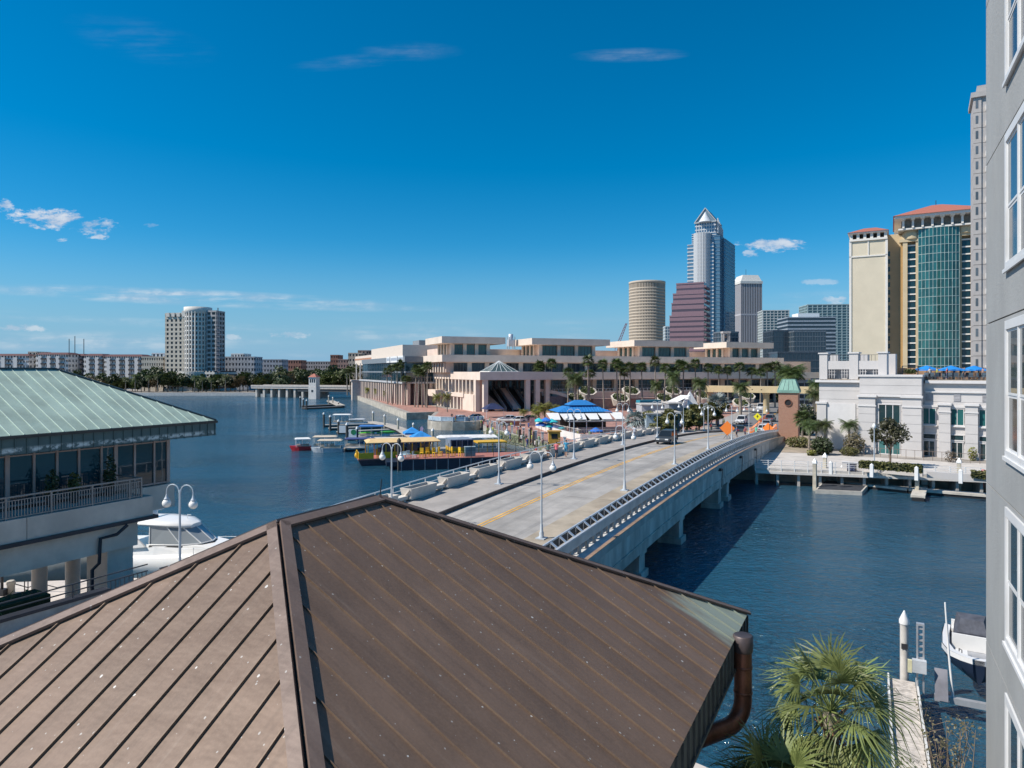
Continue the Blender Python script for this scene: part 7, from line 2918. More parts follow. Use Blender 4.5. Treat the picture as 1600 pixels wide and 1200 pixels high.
t = thing('cooler_box', 'teal grey cabinet on the barge deck right of the yellow chairs', 'cabinet', p, RAD(13))
mb = MB()
mb.cbox(0, 0, 0, 1.5, .9, 1.35)
mb.build('body', M('cooler', (.14, .22, .24), .5), t)
mb = MB()
mb.cbox(0, 0, 1.35, 1.6, 1.0, .08)
mb.build('lid', M('cooler_lid', (.30, .36, .38), .5), t)
wr = thing('dock_roof', 'long white cover roof floating dock behind the yellow ferry', 'canopy', (*fxy(683, 116), .5), RAD(9))
mb = MB()
mb.loft([[(0, 0, 2.0), (10.5, 0, 2.0), (10.5, 3, 2.0), (0, 3, 2.0)], [(0, 0, 2.1), (10.5, 0, 2.1), (10.5, 3, 2.1), (0, 3, 2.1)], [(.5, 1.5, 2.5), (10, 1.5, 2.5), (10, 1.6, 2.5), (.5, 1.6, 2.5)]], 0, False)
mb.build('roof', M('cover_white', (.66, .65, .64), .7), wr)
mb = MB()
mb.box(0, 10.5, 0, 3, -.6, .3)
mb.build('float', M('float_grey', (.3, .3, .3), .8), wr)
mb = MB()
for k in range(5):
    for y in (.1, 2.9):
        mb.box(.2 + k * 2.5, .3 + k * 2.5, y - .05, y + .05, .3, 2.0)
mb.build('post', white_paint, wr)
ga = gz(752, 684, 1.2)
gb = V((*fxy(808, 112), 1.6))
gw = thing('gangway', 'weathered green truss gangway down to the ferry dock', 'gangway', ga)
d_ = gb - ga
for off in (0, 1):
    mb = MB()
    s_ = V((.9, 1.2, 0)) * off
    n = 10
    for z in (.2, 1.3):
        mb.beam(s_ + V((0, 0, z)), s_ + d_ + V((0, 0, z)), .1, .1)
    for k in range(n):
        mb.beam(s_ + d_ * (k / n) + V((0, 0, .2)), s_ + d_ * ((k + 1) / n) + V((0, 0, 1.3)), .06, .06)
        mb.beam(s_ + d_ * (k / n) + V((0, 0, .2)), s_ + d_ * (k / n) + V((0, 0, 1.3)), .06, .06, up=(0, 1, 0))
    mb.build('truss', M('moss_green', (.07, .085, .035), .8, var=.2), gw)
mb = MB()
mb.slab([V((0, 0, .15)), V((.9, 1.2, .15)), d_ + V((.9, 1.2, .15)), d_ + V((0, 0, .15))], (0, 0, 1), .08)
mb.build('deck', M('moss_deck', (.2, .2, .14), .9), gw)

# ------------------------------------------------------------------ white waterfront building on the right
WR = math.atan2(-.644, .765)
W0 = V((47.6, 105.8, 2.0))
WE, WN = V((.765, -.644, 0)), V((.644, .765, 0))


def wt_(px, y=0.0):
    r = (px - CX) / FPX
    return (r * (W0.y + .765 * y) - W0.x - .644 * y) / (.765 + .644 * r)


def wz(px, py, y=0.0):
    t = wt_(px, y)
    dd = W0.y - .644 * t + .765 * y
    return CAMZ + (HY - py) / FPX * dd - 2.0


def WP(t, y, z=0.0):
    return W0 + WE * t + WN * y + V((0, 0, z))


WB = thing('waterfront_building', 'white plaster waterfront building with pilasters and green glass windows', 'building', W0, WR)
wpl = M('white_plaster', (.53, .505, .49), .85, var=.03, vs=.5, dirt=.1, dirtcol=(.5, .47, .45))
wtr = M('white_trim', (.61, .59, .58), .8, var=.03)
wgl_ = glass('wb_teal_glass', (.03, .13, .13), .05, 0, 1.6, .02, .8, .5)
wdk = glass('wb_dark_glass', (.02, .045, .05), .05, 0, 1.6, .02, .8, .5)


def wbox(name, x0, x1, y0, y1, z0, z1, m=None, parent=None):
    mb = MB()
    mb.box(x0, x1, y0, y1, z0, z1)
    return mb.build(name, m or wpl, parent or WB)


def courses(x0, x1, y0, y1, z0, z1, h=1.25, name='wall_course', m=None):
    """rusticated wall: each course a piece with a recessed joint"""
    n = max(1, round((z1 - z0) / h))
    for k in range(n):
        wbox(name, x0, x1, y0, y1, z0 + (z1 - z0) * k / n + .02, z0 + (z1 - z0) * (k + 1) / n - .02, m)
    wbox('joint_backing', x0 + .05, x1 - .05, y0 + .05, y1 - .01, z0, z1, M('joint_shade', (.42, .40, .39), .9))


H1 = 10.3
courses(0, 6.05, 0, 12, 0, H1)
wbox('pilaster', -.25, 1.1, -.35, 0, 0, 7.0)
wbox('pilaster_cap', -.4, 1.25, -.5, 0, 7.0, 7.3, wtr)
wbox('wall_field', 1.12, 5.2, -.12, 0, .2, 7.1, wtr)
wbox('cornice', -.45, 6.3, -.55, 12.3, H1, H1 + .35, wtr)
# centre block
Yc = -1.6
courses(6.1, 14.05, Yc, 10, 0, 11.2)
wbox('parapet_cap', 5.95, 14.2, Yc - .2, 10, 11.2, 11.5, wtr)
zc = wz(1390, 621, Yc)
wbox('cornice', 5.9, 8.5, Yc - .75, Yc, zc, zc + .3, wtr)
wbox('cornice', 11.55, 14.3, Yc - .75, Yc, zc, zc + .3, wtr)
wbox('cornice', 8.5, 11.55, Yc - .35, Yc, zc + .1, zc + .35, wtr)
for x0, x1 in ((6.05, 8.3), (11.75, 14.1)):
    courses(x0, x1, Yc - .5, Yc, .9, zc, 1.2, 'pilaster_course')
    wbox('pilaster_base', x0 - .1, x1 + .1, Yc - .65, Yc, 0, .9)
    wbox('pilaster_cap', x0 - .1, x1 + .1, Yc - .62, Yc, zc - 1.35, zc - 1.15, wtr)


def wwin(x0, x1, y, z0, z1, gl, nx=3, nz=1, curtain=False):
    mb = MB()
    mb.box(x0 - .12, x1 + .12, y - .14, y + .05, z0 - .14, z0).box(x0 - .12, x1 + .12, y - .14, y + .05, z1, z1 + .14)
    for i in range(nx + 1):
        x = x0 + (x1 - x0) * i / nx
        mb.box(x - .045, x + .045, y - .1, y + .05, z0, z1)
    for k in range(1, nz):
        z = z0 + (z1 - z0) * k / nz
        mb.box(x0, x1, y - .09, y + .05, z - .04, z + .04)
    w = mb.build('window', wtr, WB)
    for i in range(nx):
        mb = MB()
        a, b = x0 + (x1 - x0) * i / nx + .046, x0 + (x1 - x0) * (i + 1) / nx - .046
        mb.box(a, b, y - .06, y - .02, z0 + .01, z1 - .01)
        mb.build('pane', gl, w)
    return w


wwin(8.65, 11.4, Yc, wz(1390, 661, Yc), wz(1390, 632.5, Yc), wdk, 3)
wwin(8.65, 11.4, Yc, .15, wz(1390, 690, Yc) + .1, wgl_, 3)
# right wing
courses(14.1, 32, 0, 12, 0, H1)
wbox('cornice', 14.3, 32, -.5, 12, H1 - .0, H1 + .4, wtr)
wbox('frieze', 14.3, 32, -.25, 0, H1 - 1.3, H1 - 1.1, wtr)
for (a, b) in ((1442, 1462), (1485.5, 1506), (1530, 1551)):
    x0, x1 = wt_(a), wt_(b)
    wwin(x0, x1, 0, wz(1450, 662), wz(1450, 638), wgl_, 2)
    wbox('lintel', x0 - .3, x1 + .3, -.22, 0, wz(1450, 638) + .2, wz(1450, 638) + .5, wtr)
    wbox('sill', x0 - .25, x1 + .25, -.3, 0, wz(1450, 662) - .3, wz(1450, 662) - .14, wtr)
    wwin(x0, x1, 0, wz(1450, 685), wz(1450, 678), wdk, 1)
    wwin(x0 + .1, x1 - .1, 0, .08, wz(1450, 689), wdk, 2)
    v_ = wbox('vent', x0 + .35, x1 - .35, -.06, 0, wz(1450, 626), wz(1450, 615.5), M('vent_grey', (.30, .29, .30), .6))
    for k in range(5):
        zz_ = wz(1450, 626) + .1 + k * .19
        wbox('louvre', x0 + .4, x1 - .4, -.1, -.06, zz_, zz_ + .08, M('vent_grey2', (.38, .37, .38), .6), v_)
for (a, b) in ((1466.5, 1485), (1508, 1528), (1553, 1572)):
    x0, x1 = wt_(a, -.7), wt_(b, -.7)
    courses(x0, x1, -.7, 0, .9, wz(1475, 633), 1.2, 'pilaster_course')
    wbox('pilaster_base', x0 - .12, x1 + .12, -.85, 0, 0, .9)
    wbox('pilaster_cap', x0 - .15, x1 + .15, -.9, 0, wz(1475, 633), wz(1475, 633) + .3, wtr)
    wbox('pilaster_band', x0 - .08, x1 + .08, -.8, 0, wz(1475, 644), wz(1475, 644) + .16, wtr)
# roof terrace and the pergola blocks at the left
zt0, zt1 = H1 + .36, wz(1290, 553)
for a, b in ((0, 1.15), (4.25, 5.5), (8.2, 9.35)):
    wbox('pergola_pillar', a, b, .1, 1.4, zt0, zt1)
    wbox('pergola_cap', a - .15, b + .15, -.05, 1.55, zt1, zt1 + .2, wtr)
    wbox('pergola_pillar', a, b, 6, 7.2, zt0, zt1 - .02)
zm = wz(1310, 564)
zo = wz(1310, 577)
for a, b in ((1.15, 4.25), (5.5, 8.2)):
    wbox('pergola_panel', a, b, .25, .6, zo, zm)
    wbox('pergola_back', a, b, 1.3, 1.4, zt0, zo, M('pergola_shade', (.5, .48, .47), .9))
    mb = MB()
    for k in range(8):
        x = a + .2 + k * .36
        if .36 * 3.2 < x - a < .36 * 4.6:
            continue
        for j in range(3):
            z = zt0 + .25 + j * (zo - zt0 - .2) / 3
            mb.box(x, x + .08, .3, .5, z, z + .5)
            mb.box(x - .1, x + .2, .32, .48, z + .5, z + .58)
    mb.build('lattice', M('lattice', (.46, .44, .43), .8), WB)
    mb = MB()
    mb.box(a, b, .3, .34, zm + .85, zm + .9)
    for k in range(6):
        mb.box(a + .25 + k * .5, a + .29 + k * .5, .3, .34, zm, zm + .85)
    mb.build('roof_rail', dark_metal, WB)
wbox('roof_deck', .1, 32, .1, 14, H1 + .36, H1 + .5, M('terrace_floor', (.30, .25, .2), .9))
wbox('terrace_screen', 9.4, 32, 7.5, 7.9, H1 + .5, H1 + 2.2, M('terrace_wood', (.28, .17, .10), .85, var=.2))
TZ = H1 + .5
um_b2 = M('umbrella_azure', (.01, .22, .62), .75, var=.04)
for i, px in enumerate((1448, 1486, 1522, 1560)):
    dd_ = 100 - i * 2.2
    p = at(px, 571, dd_)
    umbrella(['blue parasol on the roof terrace, left one above the centre block', 'blue parasol on the roof terrace, the middle one', 'blue parasol on the roof terrace, right of the middle one', 'blue parasol on the roof terrace cut by the grey stucco wall'][i],
             (p.x, p.y, 2 + TZ), um_b2, 1.75, p.z - 2 - TZ, 'parasols on the white roof terrace')
tr_chair = MB()
tr_chair.box(-.25, .25, -.25, .25, .42, .48).box(-.25, .25, .2, .25, .48, 1.0)
for sx in (-.22, .22):
    for sy in (-.22, .22):
        tr_chair.box(sx - .02, sx + .02, sy - .02, sy + .02, 0, .42)
tr_me = tr_chair.mesh('terrace_chair', M('chair_slate', (.06, .09, .12), .6))
rnd = random.Random(9)
for i in range(40):
    t_ = 14.3 + (i % 20) * .58
    p = WP(t_, .9 + (i // 20) * 1.6 + rnd.uniform(-.2, .2), TZ)
    tag(put('terrace_chair', tr_me, None, p, rnd.uniform(0, 6)), 'slate blue chair on the white building roof terrace, ' + ('front' if i < 20 else 'back') + ' row', 'chair', 'chairs on the roof terrace')
for i in range(16):
    p = WP(14.5 + i * .7, 2.0 + (i % 3) * 1.1, TZ)
    tag(person(p, i * 1.3, pal[(i * 2 + 2) % 7], pal[i % 7], 'guest under the blue parasols on the white roof terrace', True), None, None, 'guests on the roof terrace')
gl_rail = glass('terrace_rail_glass', (.12, .16, .18), .1, 0, 1.45, 0, 1, .2)
mb = MB()
for z in (.35, .65, 1.0):
    mb.box(14.2, 31, .1, .14, TZ + z - .02, TZ + z + .02)
mb.build('roof_rail', dark_metal, WB)
p = WP(wt_(1421, 2), 2.5, TZ)
pt_ = thing('planted_frame', 'dark metal frame holding green plants on the roof terrace', 'planter', p, WR)
mb = MB()
for x in (-1.0, 1.0):
    mb.box(x - .06, x + .06, -.06, .06, 0, 1.9)
mb.box(-1.06, 1.06, -.06, .06, 1.9, 2.0)
mb.build('frame', dark_metal, pt_)
mb = MB()
mb.box(-.9, .9, -.25, .25, 0, .8)
mb.build('box', M('terrace_wood', (.28, .17, .10)), pt_)
mb = MB()
leaves(mb, 160, ((0, 0, 1.15), (.85, .3, .4)), .2, rnd)
mb.build('leaves', leaf_mid, pt_)
# ---- promenade in front of it
def wall_run(name, label, cat, pts, h, w, m, z=2.0, cap=None):
    p0 = V((pts[0].x, pts[0].y, z))
    t = thing(name, label, cat, p0)
    mb = MB()
    for a, b in zip(pts[:-1], pts[1:]):
        mb.beam(V((a.x, a.y, z + h / 2)) - p0, V((b.x, b.y, z + h / 2)) - p0, w, h)
    mb.build('wall', m, t)
    if cap:
        mb = MB()
        for a, b in zip(pts[:-1], pts[1:]):
            mb.beam(V((a.x, a.y, z + h + .04)) - p0, V((b.x, b.y, z + h + .04)) - p0, w + .1, .08)
        mb.build('cap', cap, t)
    return t


G2 = lambda px, py, z=2.0: gz(px, py, z)
wall_run('planter_wall', 'long white planter wall with a clipped hedge before the white building', 'wall', [G2(1316, 734), G2(1345, 736), G2(1442, 745)], .95, .5, wpl, 2.0, wtr)
wall_run('planter_wall', 'white planter wall at the right edge beside the stucco building', 'wall', [G2(1448, 746), G2(1520, 751), G2(1600, 757)], .7, .4, wpl)
def hedge(label, a, b, w, z0, z1, lm, n, seed, cat='hedge'):
    rnd_ = random.Random(seed)
    p0 = V((a.x, a.y, z0))
    ln = (b - a).length
    t = thing('clipped_hedge', label, cat, p0, math.atan2(b.y - a.y, b.x - a.x))
    mb = MB()
    mb.box(0, ln, -w / 2 + .1, w / 2 - .1, 0, z1 - z0 - .12)
    mb.build('branches', M('hedge_core', (.02, .03, .01), .9), t)
    mb = MB()
    leaves(mb, n, ((ln / 2, 0, (z1 - z0) / 2), (ln / 2, w / 2, (z1 - z0) / 2)), .16, rnd_, 0, False)
    mb.build('leaves', lm, t)
    return t


hedge('clipped green hedge along the white planter wall', G2(1343, 732, 2.6), G2(1441, 740, 2.6), 1.0, 2.7, 3.55, leaf_olive, 2400, 4)
hedge('small clipped hedge at the right edge before the doors', G2(1518, 745, 2.5), G2(1590, 750, 2.5), .8, 2.4, 3.2, leaf_olive, 800, 5)
fn = thing('thin_fence', 'thin dark post fence on the terrace before the white building doors', 'fence', G2(1350, 712), WR)
mb = MB()
for k in range(17):
    mb.box(k * 1.05 - .025, k * 1.05 + .025, -.02, .02, 0, 1.25)
mb.box(0, 17, -.015, .015, 1.2, 1.25)
mb.build('posts', M('fence_brown', (.16, .12, .10), .6), fn)
# promenade deck over the water with white railing
e0, e1 = G2(1180, 732), G2(1620, 749.5)
pd = thing('boardwalk', 'pale boardwalk on dark piles along the waterfront with white railing', 'boardwalk', (e0.x, e0.y, 0), math.atan2(e1.y - e0.y, e1.x - e0.x))
Lb = (e1 - e0).length
k = 0
x = 0
while x < Lb - 2.4:
    mb = MB()
    mb.box(x + .01, x + 2.39, .0, 3.2, 1.7, 2.05)
    mb.build('deck_panel', M('boardwalk_conc', (.50, .47, .43), .85, var=.1), pd)
    mb = MB()
    mb.box(x + .05, x + .35, .3, 2.8, -1, 1.7)
    mb.build('pile', grey_conc, pd)
    x += 2.4
mb = MB()
mb.box(0, Lb, -.12, -.0, 1.45, 1.75)
mb.build('edge_beam', off_white, pd)
mb = MB()
for z in (2.55, 2.8, 3.05):
    mb.box(0, Lb, -.02, .02, z - .02, z + .02)
mb.build('rail', white_paint, pd)
pm = MB()
pm.box(-.05, .05, -.05, .05, 1.7, 3.12)
pme = pm.mesh('rail_post', white_paint)
for k in range(int(Lb / 1.5)):
    put('rail_post', pme, pd, (k * 1.5, 0, 0))
for i, px in enumerate((1298, 1362, 1432, 1501)):
    p = G2(px, 741 + (px - 1298) * .07)
    t = thing('dock_pedestal', ['white service pedestal on the boardwalk by the dark float', 'white service pedestal on the boardwalk under the tall lamp', 'white service pedestal on the boardwalk by the finger dock', 'white service pedestal on the boardwalk by the right piling'][i], 'pedestal', p, WR, 'pedestals on the boardwalk')
    mb = MB()
    mb.cbox(0, 0, 0, .35, .35, 1.35)
    mb.build('body', white_paint, t)
    mb = MB()
    mb.lathe([(.27, 1.35), (.05, 1.55)], 4, a0=.78)
    mb.build('cap', white_paint, t)
# floating docks
fd = [gz(1310, 752, .5), gz(1365, 757, .5), gz(1420, 763, .5), gz(1560, 774, .5)]
dock([v.to_2d() for v in fd], 1.5, 'long pale floating dock below the boardwalk', .55, M('float_dock', (.50, .46, .40), .85, var=.12, vs=1.5))
f1, f2 = gz(1440, 758, .5), gz(1434, 776, .5)
dock([f1.to_2d(), f2.to_2d()], 1.35, 'short finger dock sticking out toward the camera', .6, M('float_dock', (.50, .46, .40)))
pc = [gz(1274, 765, .45), gz(1347, 768, .45), gz(1358, 756, .45), gz(1288, 750, .45)]
o_ = pc[0]
fl = thing('dark_float', 'square black topped float with a pale wooden rim', 'float', (o_.x, o_.y, 0))
mb = MB()
mb.prism([(v.x - o_.x, v.y - o_.y) for v in pc], -.3, .45)
mb.build('rim', M('float_dock', (.50, .46, .40)), fl)
ce = sum(((v - o_) for v in pc), V()) / 4
mb = MB()
mb.prism([tuple((ce + ((v - o_) - ce) * .93).to_2d()) for v in pc], .40, .47)
mb.build('mat', M('float_mat', (.035, .038, .045), .85, var=.3, vs=2), fl)
WP_ = [(1273, 717, 761, 'piling at the near left corner of the black float'), (1289, 708, 752, 'piling at the far left corner of the black float'), (1316, 727, 750, 'short piling behind the black float'), (1433, 736, 768, 'piling on the short finger dock'), (1498.5, 716, 764, 'piling on the long dock near the red life ring')]
for px, y0, y1, lb in WP_:
    p = gz(px, y1, .4)
    h = zat(y0, p.y)
    t = thing('square_piling', 'square concrete ' + lb, 'piling', (p.x, p.y, 0), WR, 'square white capped pilings')
    mb = MB()
    mb.cbox(0, 0, -1, .38, .38, h + 1 - .55)
    mb.build('pile', pile_conc, t)
    mb = MB()
    mb.loft([[(-.24, -.24, h - .55), (.24, -.24, h - .55), (.24, .24, h - .55), (-.24, .24, h - .55)], [(-.24, -.24, h - .35)] + [(.24, -.24, h - .35), (.24, .24, h - .35), (-.24, .24, h - .35)], [(-.02, -.02, h + .05), (.02, -.02, h + .05), (.02, .02, h + .05), (-.02, .02, h + .05)]], 0, False)
    mb.build('cap', white_paint, t)
for px, py, lb in ((1447, 757, 'white dock box beside the finger dock'), (1516, 757, 'white dock box left of the red life ring')):
    p = gz(px, py, .6)
    t = thing('dock_box', lb, 'box', p, WR)
    mb = MB()
    mb.cbox(0, 0, 0, .85, .55, .75)
    mb.build('box', white_paint, t)
    mb = MB()
    mb.cbox(0, 0, .75, .92, .62, .1)
    mb.build('lid', white_paint, t)
p = gz(1372, 751, .6)
t = thing('dock_hydrant', 'white domed hydrant shaped pedestal on the long dock', 'pedestal', p)
mb = MB()
mb.lathe([(.22, 0), (.2, .1), (.17, .9), (.3, 1.0), (.3, 1.15), (.2, 1.35), (.1, 1.5)], 10)
mb.build('body', white_paint, t)
p = gz(1537, 762, .6)
t = thing('life_ring', 'red life ring housing on a red post on the dock', 'life ring', p, WR + .5)
rdm = M('ring_red', (.55, .02, .02), .45, var=.03)
mb = MB()
mb.cbox(0, .12, 0, .14, .14, 1.2)
mb.build('post', rdm, t)
mb = MB()
nn = 20
rings = []
for i in range(nn + 1):
    a = 2 * math.pi * i / nn
    rings.append([(math.cos(a) * (.36 + .17 * math.cos(b_)), .1 + .12 * math.sin(b_), 1.55 + math.sin(a) * (.36 + .17 * math.cos(b_))) for b_ in [2 * math.pi * j / 8 for j in range(8)]])
mb.loft(rings, 0, True, False)
mb.build('ring', rdm, t)
mb = MB()
mb.box(-.1, .1, -.0, .08, 1.15, 1.95)
mb.build('cover_slot', white_paint, t)
# single lamp, trees, palms and shrubs before the white building
p = G2(1366, 738)
t = thing('slim_lamp_post', 'slim white lamp post with one lantern before the white building', 'street lamp', p)
mb = MB()
mb.tube([(0, 0, 0), (0, 0, 5.2)], [.09, .05], 8)
mb.lathe([(.28, 0), (.2, .6), (.1, .8)], 8)
mb.build('pole', lamp_paint, t)
mb = MB()
mb.lathe([(.12, 5.2), (.22, 5.35), (.2, 5.6), (.05, 5.8)], 8)
mb.build('lantern', globe_m, t)
T1 = make_tree('courtyard_tree', 'sparse dark leaved tree before the tall centre window of the white building', 6.3, 2.3, leafmat('leaf_courtyard', (.035, .045, .016), (.10, .10, .04)), 1900, .2, 77, .14, 22, .95)
T1.location = G2(1391, 728, 2.05)
PS = make_palm('garden_palm', 'palm against the white wall, left of the centre block', 4.6, 1.8, palm_green, 26, 'feather', 71, .16, .15)
PS['group'] = 'palms around the brick tower and white wall'
for i, (px, py, dd, s_, lb) in enumerate(((1328, 662, 101, 1.05, ''), (1290, 662, 103, 1.0, 'palm right of the clump at the left corner of the white building'), (1276, 661, 106, 1.1, 'yellowish palm in the clump left of the white building'),
                                      (1264, 664, 103, .95, 'low palm in the clump between brick tower and white building'), (1270, 615, 160, 1.6, 'tall palm behind the clump, beside the white building edge'), (1273, 600, 185, 1.5, 'farthest palm between tower and white building'))):
    p = V((*fxy(px, dd), 2))
    o = PS if i == 0 else dup(PS, p, i, lb)
    o.location = p
    o.scale = (s_, s_, (zat(py, dd) - 2) / 4.6)
PB = make_palm('bushy_palm', 'rounded bushy fan palm right beside the brick tower', 4.0, 1.7, palm_green, 34, 'fan', 81, .16, .1)
PB.location = V((*fxy(1254, 112), 2))
PB.scale = (1, 1, (zat(653, 112) - 2) / 4.0)
def bush(label, px, py, dd, r, h, lm, n, leaf, seed, z=2.0):
    rnd_ = random.Random(seed)
    t = thing('shrub', label, 'shrub', V((*fxy(px, dd), z)))
    mb = MB()
    leaves(mb, n, ((0, 0, h * .5), (r, r, h * .55)), leaf, rnd_)
    mb.build('leaves', lm, t)
    mb = MB()
    for k in range(4):
        mb.tube([(0, 0, -.1), (r * .4 * math.cos(k * 1.6), r * .4 * math.sin(k * 1.6), h * .6)], [.05, .02], 4)
    mb.build('stem', bark, t)
    return t


bush('dark rounded bush below the palms at the corner of the white building', 1284, 703, 98, 1.5, 2.5, leaf_dark, 900, .22, 1)
bush('greyish flowering shrub under the single palm on the white wall', 1334, 690, 99, 1.5, 3.0, leaf_brown, 700, .2, 2)
bush('low yellow green shrub bed beside the white planter wall', 1327, 708, 97, 1.3, 1.2, leaf_olive, 500, .16, 3)
bush('dark green shrub mass behind the brick tower', 1256, 640, 128, 2.6, 5.6, leaf_dark, 1300, .35, 4)
bush('weedy bush at the end of the bridge below the brick tower', 1247, 690, 108, 2.0, 1.6, leaf_olive, 700, .2, 5)
bush('small spiky agave by the slope path', 1268, 716, 97, .7, .8, palm_yellow, 160, .2, 6)
bush('bare twiggy plant on the promenade', 1485, 738, 90, .9, 1.5, leaf_brown, 160, .14, 7)
bush('bright yellow green plant by the right hedge', 1520, 729, 91.5, .6, 1.8, palm_yellow, 200, .16, 8)
for i in range(5):
    bush('green tree crown in the distance right of the convention center, %s from the left' % ORD[i], 1228 + i * 11, 600, 262 + i * 4, 4.5, 7.5, (leaf_mid, leaf_dark, leaf_olive)[i % 3], 700, .6, 30 + i)
mb = MB()
mb.box(0, 18, 0, 6, 2, 5)
mb.box(-.3, 18.3, -.3, 6.3, 5, 5.5)
tag(mb.build('blue_shed', M('shed_blue', (.05, .25, .55), .6), None, (*fxy(1232, 300), 2.0)), 'low bright blue shed in the distance behind the brick tower', 'shed')
block('parking_deck', 'low dark parking deck behind the brick tower', 'building', (*fxy(1243, 235), 2.0), RAD(-10), 17, 12, 8, 4, 6, 3, M('deck_grey', (.28, .28, .30), .8), dark_gl, band=.35, pier=.1)
mb = MB()
mb.box(-.45, .45, -.3, .3, 0, .95)
mb.box(-.4, .4, -.33, -.3, .15, .8, 1)
tag(mb.build('info_box', [M('info_dark', (.05, .05, .07), .5), M('info_screen', (.12, .13, .2), .3)], None, G2(1331, 737), WR), 'dark information box at the left end of the planter wall', 'box')
# ------------------------------------------------------------------ dock, boat lift and boat at the lower right
dk_w = M('dock_white', (.66, .65, .62), .6, var=.08, dirt=.3, dirtcol=(.4, .38, .34), dscale=2)
nd = thing('near_dock', 'narrow plank dock with white edge boards at the lower right', 'dock', grid(1.2, 20, 0), UROT)
plank = MB()
plank.box(-.46, .46, -.085, .085, 0, .05)
pl_me = plank.mesh('plank', M('pale_planks', (.50, .45, .40), .9, var=.2, vs=4))
for k in range(74):
    put('plank', pl_me, nd, (0, -.6 + k * .188, .9))
for sx in (-1, 1):
    mb = MB()
    mb.box(sx * .49, sx * .55, -.7, 13.3, .45, 1.12)
    mb.build('edge_board', dk_w, nd)
mb = MB()
for y in (1, 4.5, 8, 12.8):
    for x in (-.4, .4):
        mb.tube([(x, y, -1.5), (x, y, .88)], .12, 7)
mb.build('dock_leg', wood, nd)
p = gz(1413, 1058, .95)
t = thing('capped_piling', 'tall white capped piling with a small dark plate at the end of the near dock', 'piling', p, UROT)
mb = MB()
mb.lathe([(.165, -2), (.165, 2.3)], 8)
mb.build('pile', M('pale_pile', (.55, .52, .48), .8, var=.12, vs=2, dirt=.3, dirtcol=(.40, .33, .25), dscale=1.2), t)
mb = MB()
mb.lathe([(.20, 2.28), (.20, 2.45), (.02, 2.85)], 8)
mb.build('cap', white_paint, t)
mb = MB()
mb.box(-.12, .12, -.185, -.17, 1.25, 1.48)
mb.build('plate', dark_metal, t)
alum = M('aluminium', (.52, .53, .55), .4, .5, var=.1)
lf = thing('boat_lift', 'aluminium boat lift with motor box and cradle beam beside the near dock', 'boat lift', (gz(1438, 1080, .9).x, gz(1438, 1080, .9).y, 0), UROT)
mb = MB()
for x in (-.11, .11):
    mb.box(x - .03, x + .03, -.1, .1, -1, 3.6)
for k in range(7):
    mb.box(-.1, .1, -.06, .06, 2.0 + k * .24, 2.06 + k * .24)
mb.box(-.14, .14, -.1, .1, 3.6, 3.68)
mb.build('mast', alum, lf)
mb = MB()
mb.box(-.3, .2, -.35, -.1, 1.75, 2.25)
mb.build('motor_box', M('motor_grey', (.48, .50, .52), .5), lf)
mb = MB()
mb.box(-.46, -.31, -.3, -.15, 1.7, 2.2)
mb.build('control_box', M('control_cream', (.66, .62, .40), .6), lf)
mb = MB()
mb.slab([(.5, -.2, .75), (.95, -.2, .75), (.95, .2, 1.9), (.5, .2, 1.9)], (0, -1, .3), .08)
mb.build('guide_panel', M('panel_grey', (.22, .22, .25), .7), lf)
mb = MB()
mb.box(.5, 5.0, .0, .22, .62, .86)
mb.build('cradle_beam', alum, lf)
mb = MB()
mb.tube([(1.15, .1, .7), (1.0, .2, 2.6), (.88, .25, 4.6)], [.05, .045, .035], 6)
mb.build('guide_pole', white_paint, lf)
mb = MB()
for x in (2.6, 3.7):
    mb.box(x - .12, x + .12, -.3, .5, .86, 1.15)
mb.build('bunk', black, lf)
# deck boat
bx = thing('deck_boat', 'white deck boat with navy hull and dark console cover on the lift', 'boat', (20.4, 30.0, 1.15), RAD(-122))
bx.scale = (.76, 1.0, .9)
rings = []
for x, w, zz in ((-2.9, 1.15, .95), (-1, 1.25, .95), (1.0, 1.25, 1.0), (2.2, 1.05, 1.06), (2.9, .62, 1.1), (3.25, .2, 1.12)):
    rings.append([(x, -w, zz), (x, -w * .93, .5), (x, -w * .4, .12), (x, 0, .0), (x, w * .4, .12), (x, w * .93, .5), (x, w, zz)])
mb = MB()
mb.loft(rings, 0, True, True, False)
mb.build('hull', M('hull_navy', (.015, .025, .05), .3, var=.05), bx)
mb = MB()
n = len(rings)
ow = [(r[0][0], r[0][1], r[0][2]) for r in rings] + [(r[-1][0], r[-1][1], r[-1][2]) for r in rings][::-1]
iw = [(x * .92 - .05, y * .80, z + .02) for x, y, z in ow]
m_ = len(ow)
lo_ = [(x, y * 1.03, z - .22) for x, y, z in ow]
for i in range(m_ - 1):
    mb.quad(V(ow[i]) + V((0, 0, .02)), V(ow[i + 1]) + V((0, 0, .02)), iw[i + 1], iw[i])
    mb.quad(lo_[i], lo_[i + 1], (ow[i + 1][0], ow[i + 1][1] * 1.03, ow[i + 1][2] + .02), (ow[i][0], ow[i][1] * 1.03, ow[i][2] + .02))
    mb.quad(iw[i], iw[i + 1], (iw[i + 1][0], iw[i + 1][1], .55), (iw[i][0], iw[i][1], .55))
mb.build('gunwale', bw_, bx)
mb = MB()
mb.add([(x, y, .56) for x, y, z in iw], [tuple(range(len(iw)))])
mb.build('floor', M('boat_floor', (.30, .31, .33), .7), bx)
seat_m = M('seat_white', (.72, .71, .69), .6, var=.03)
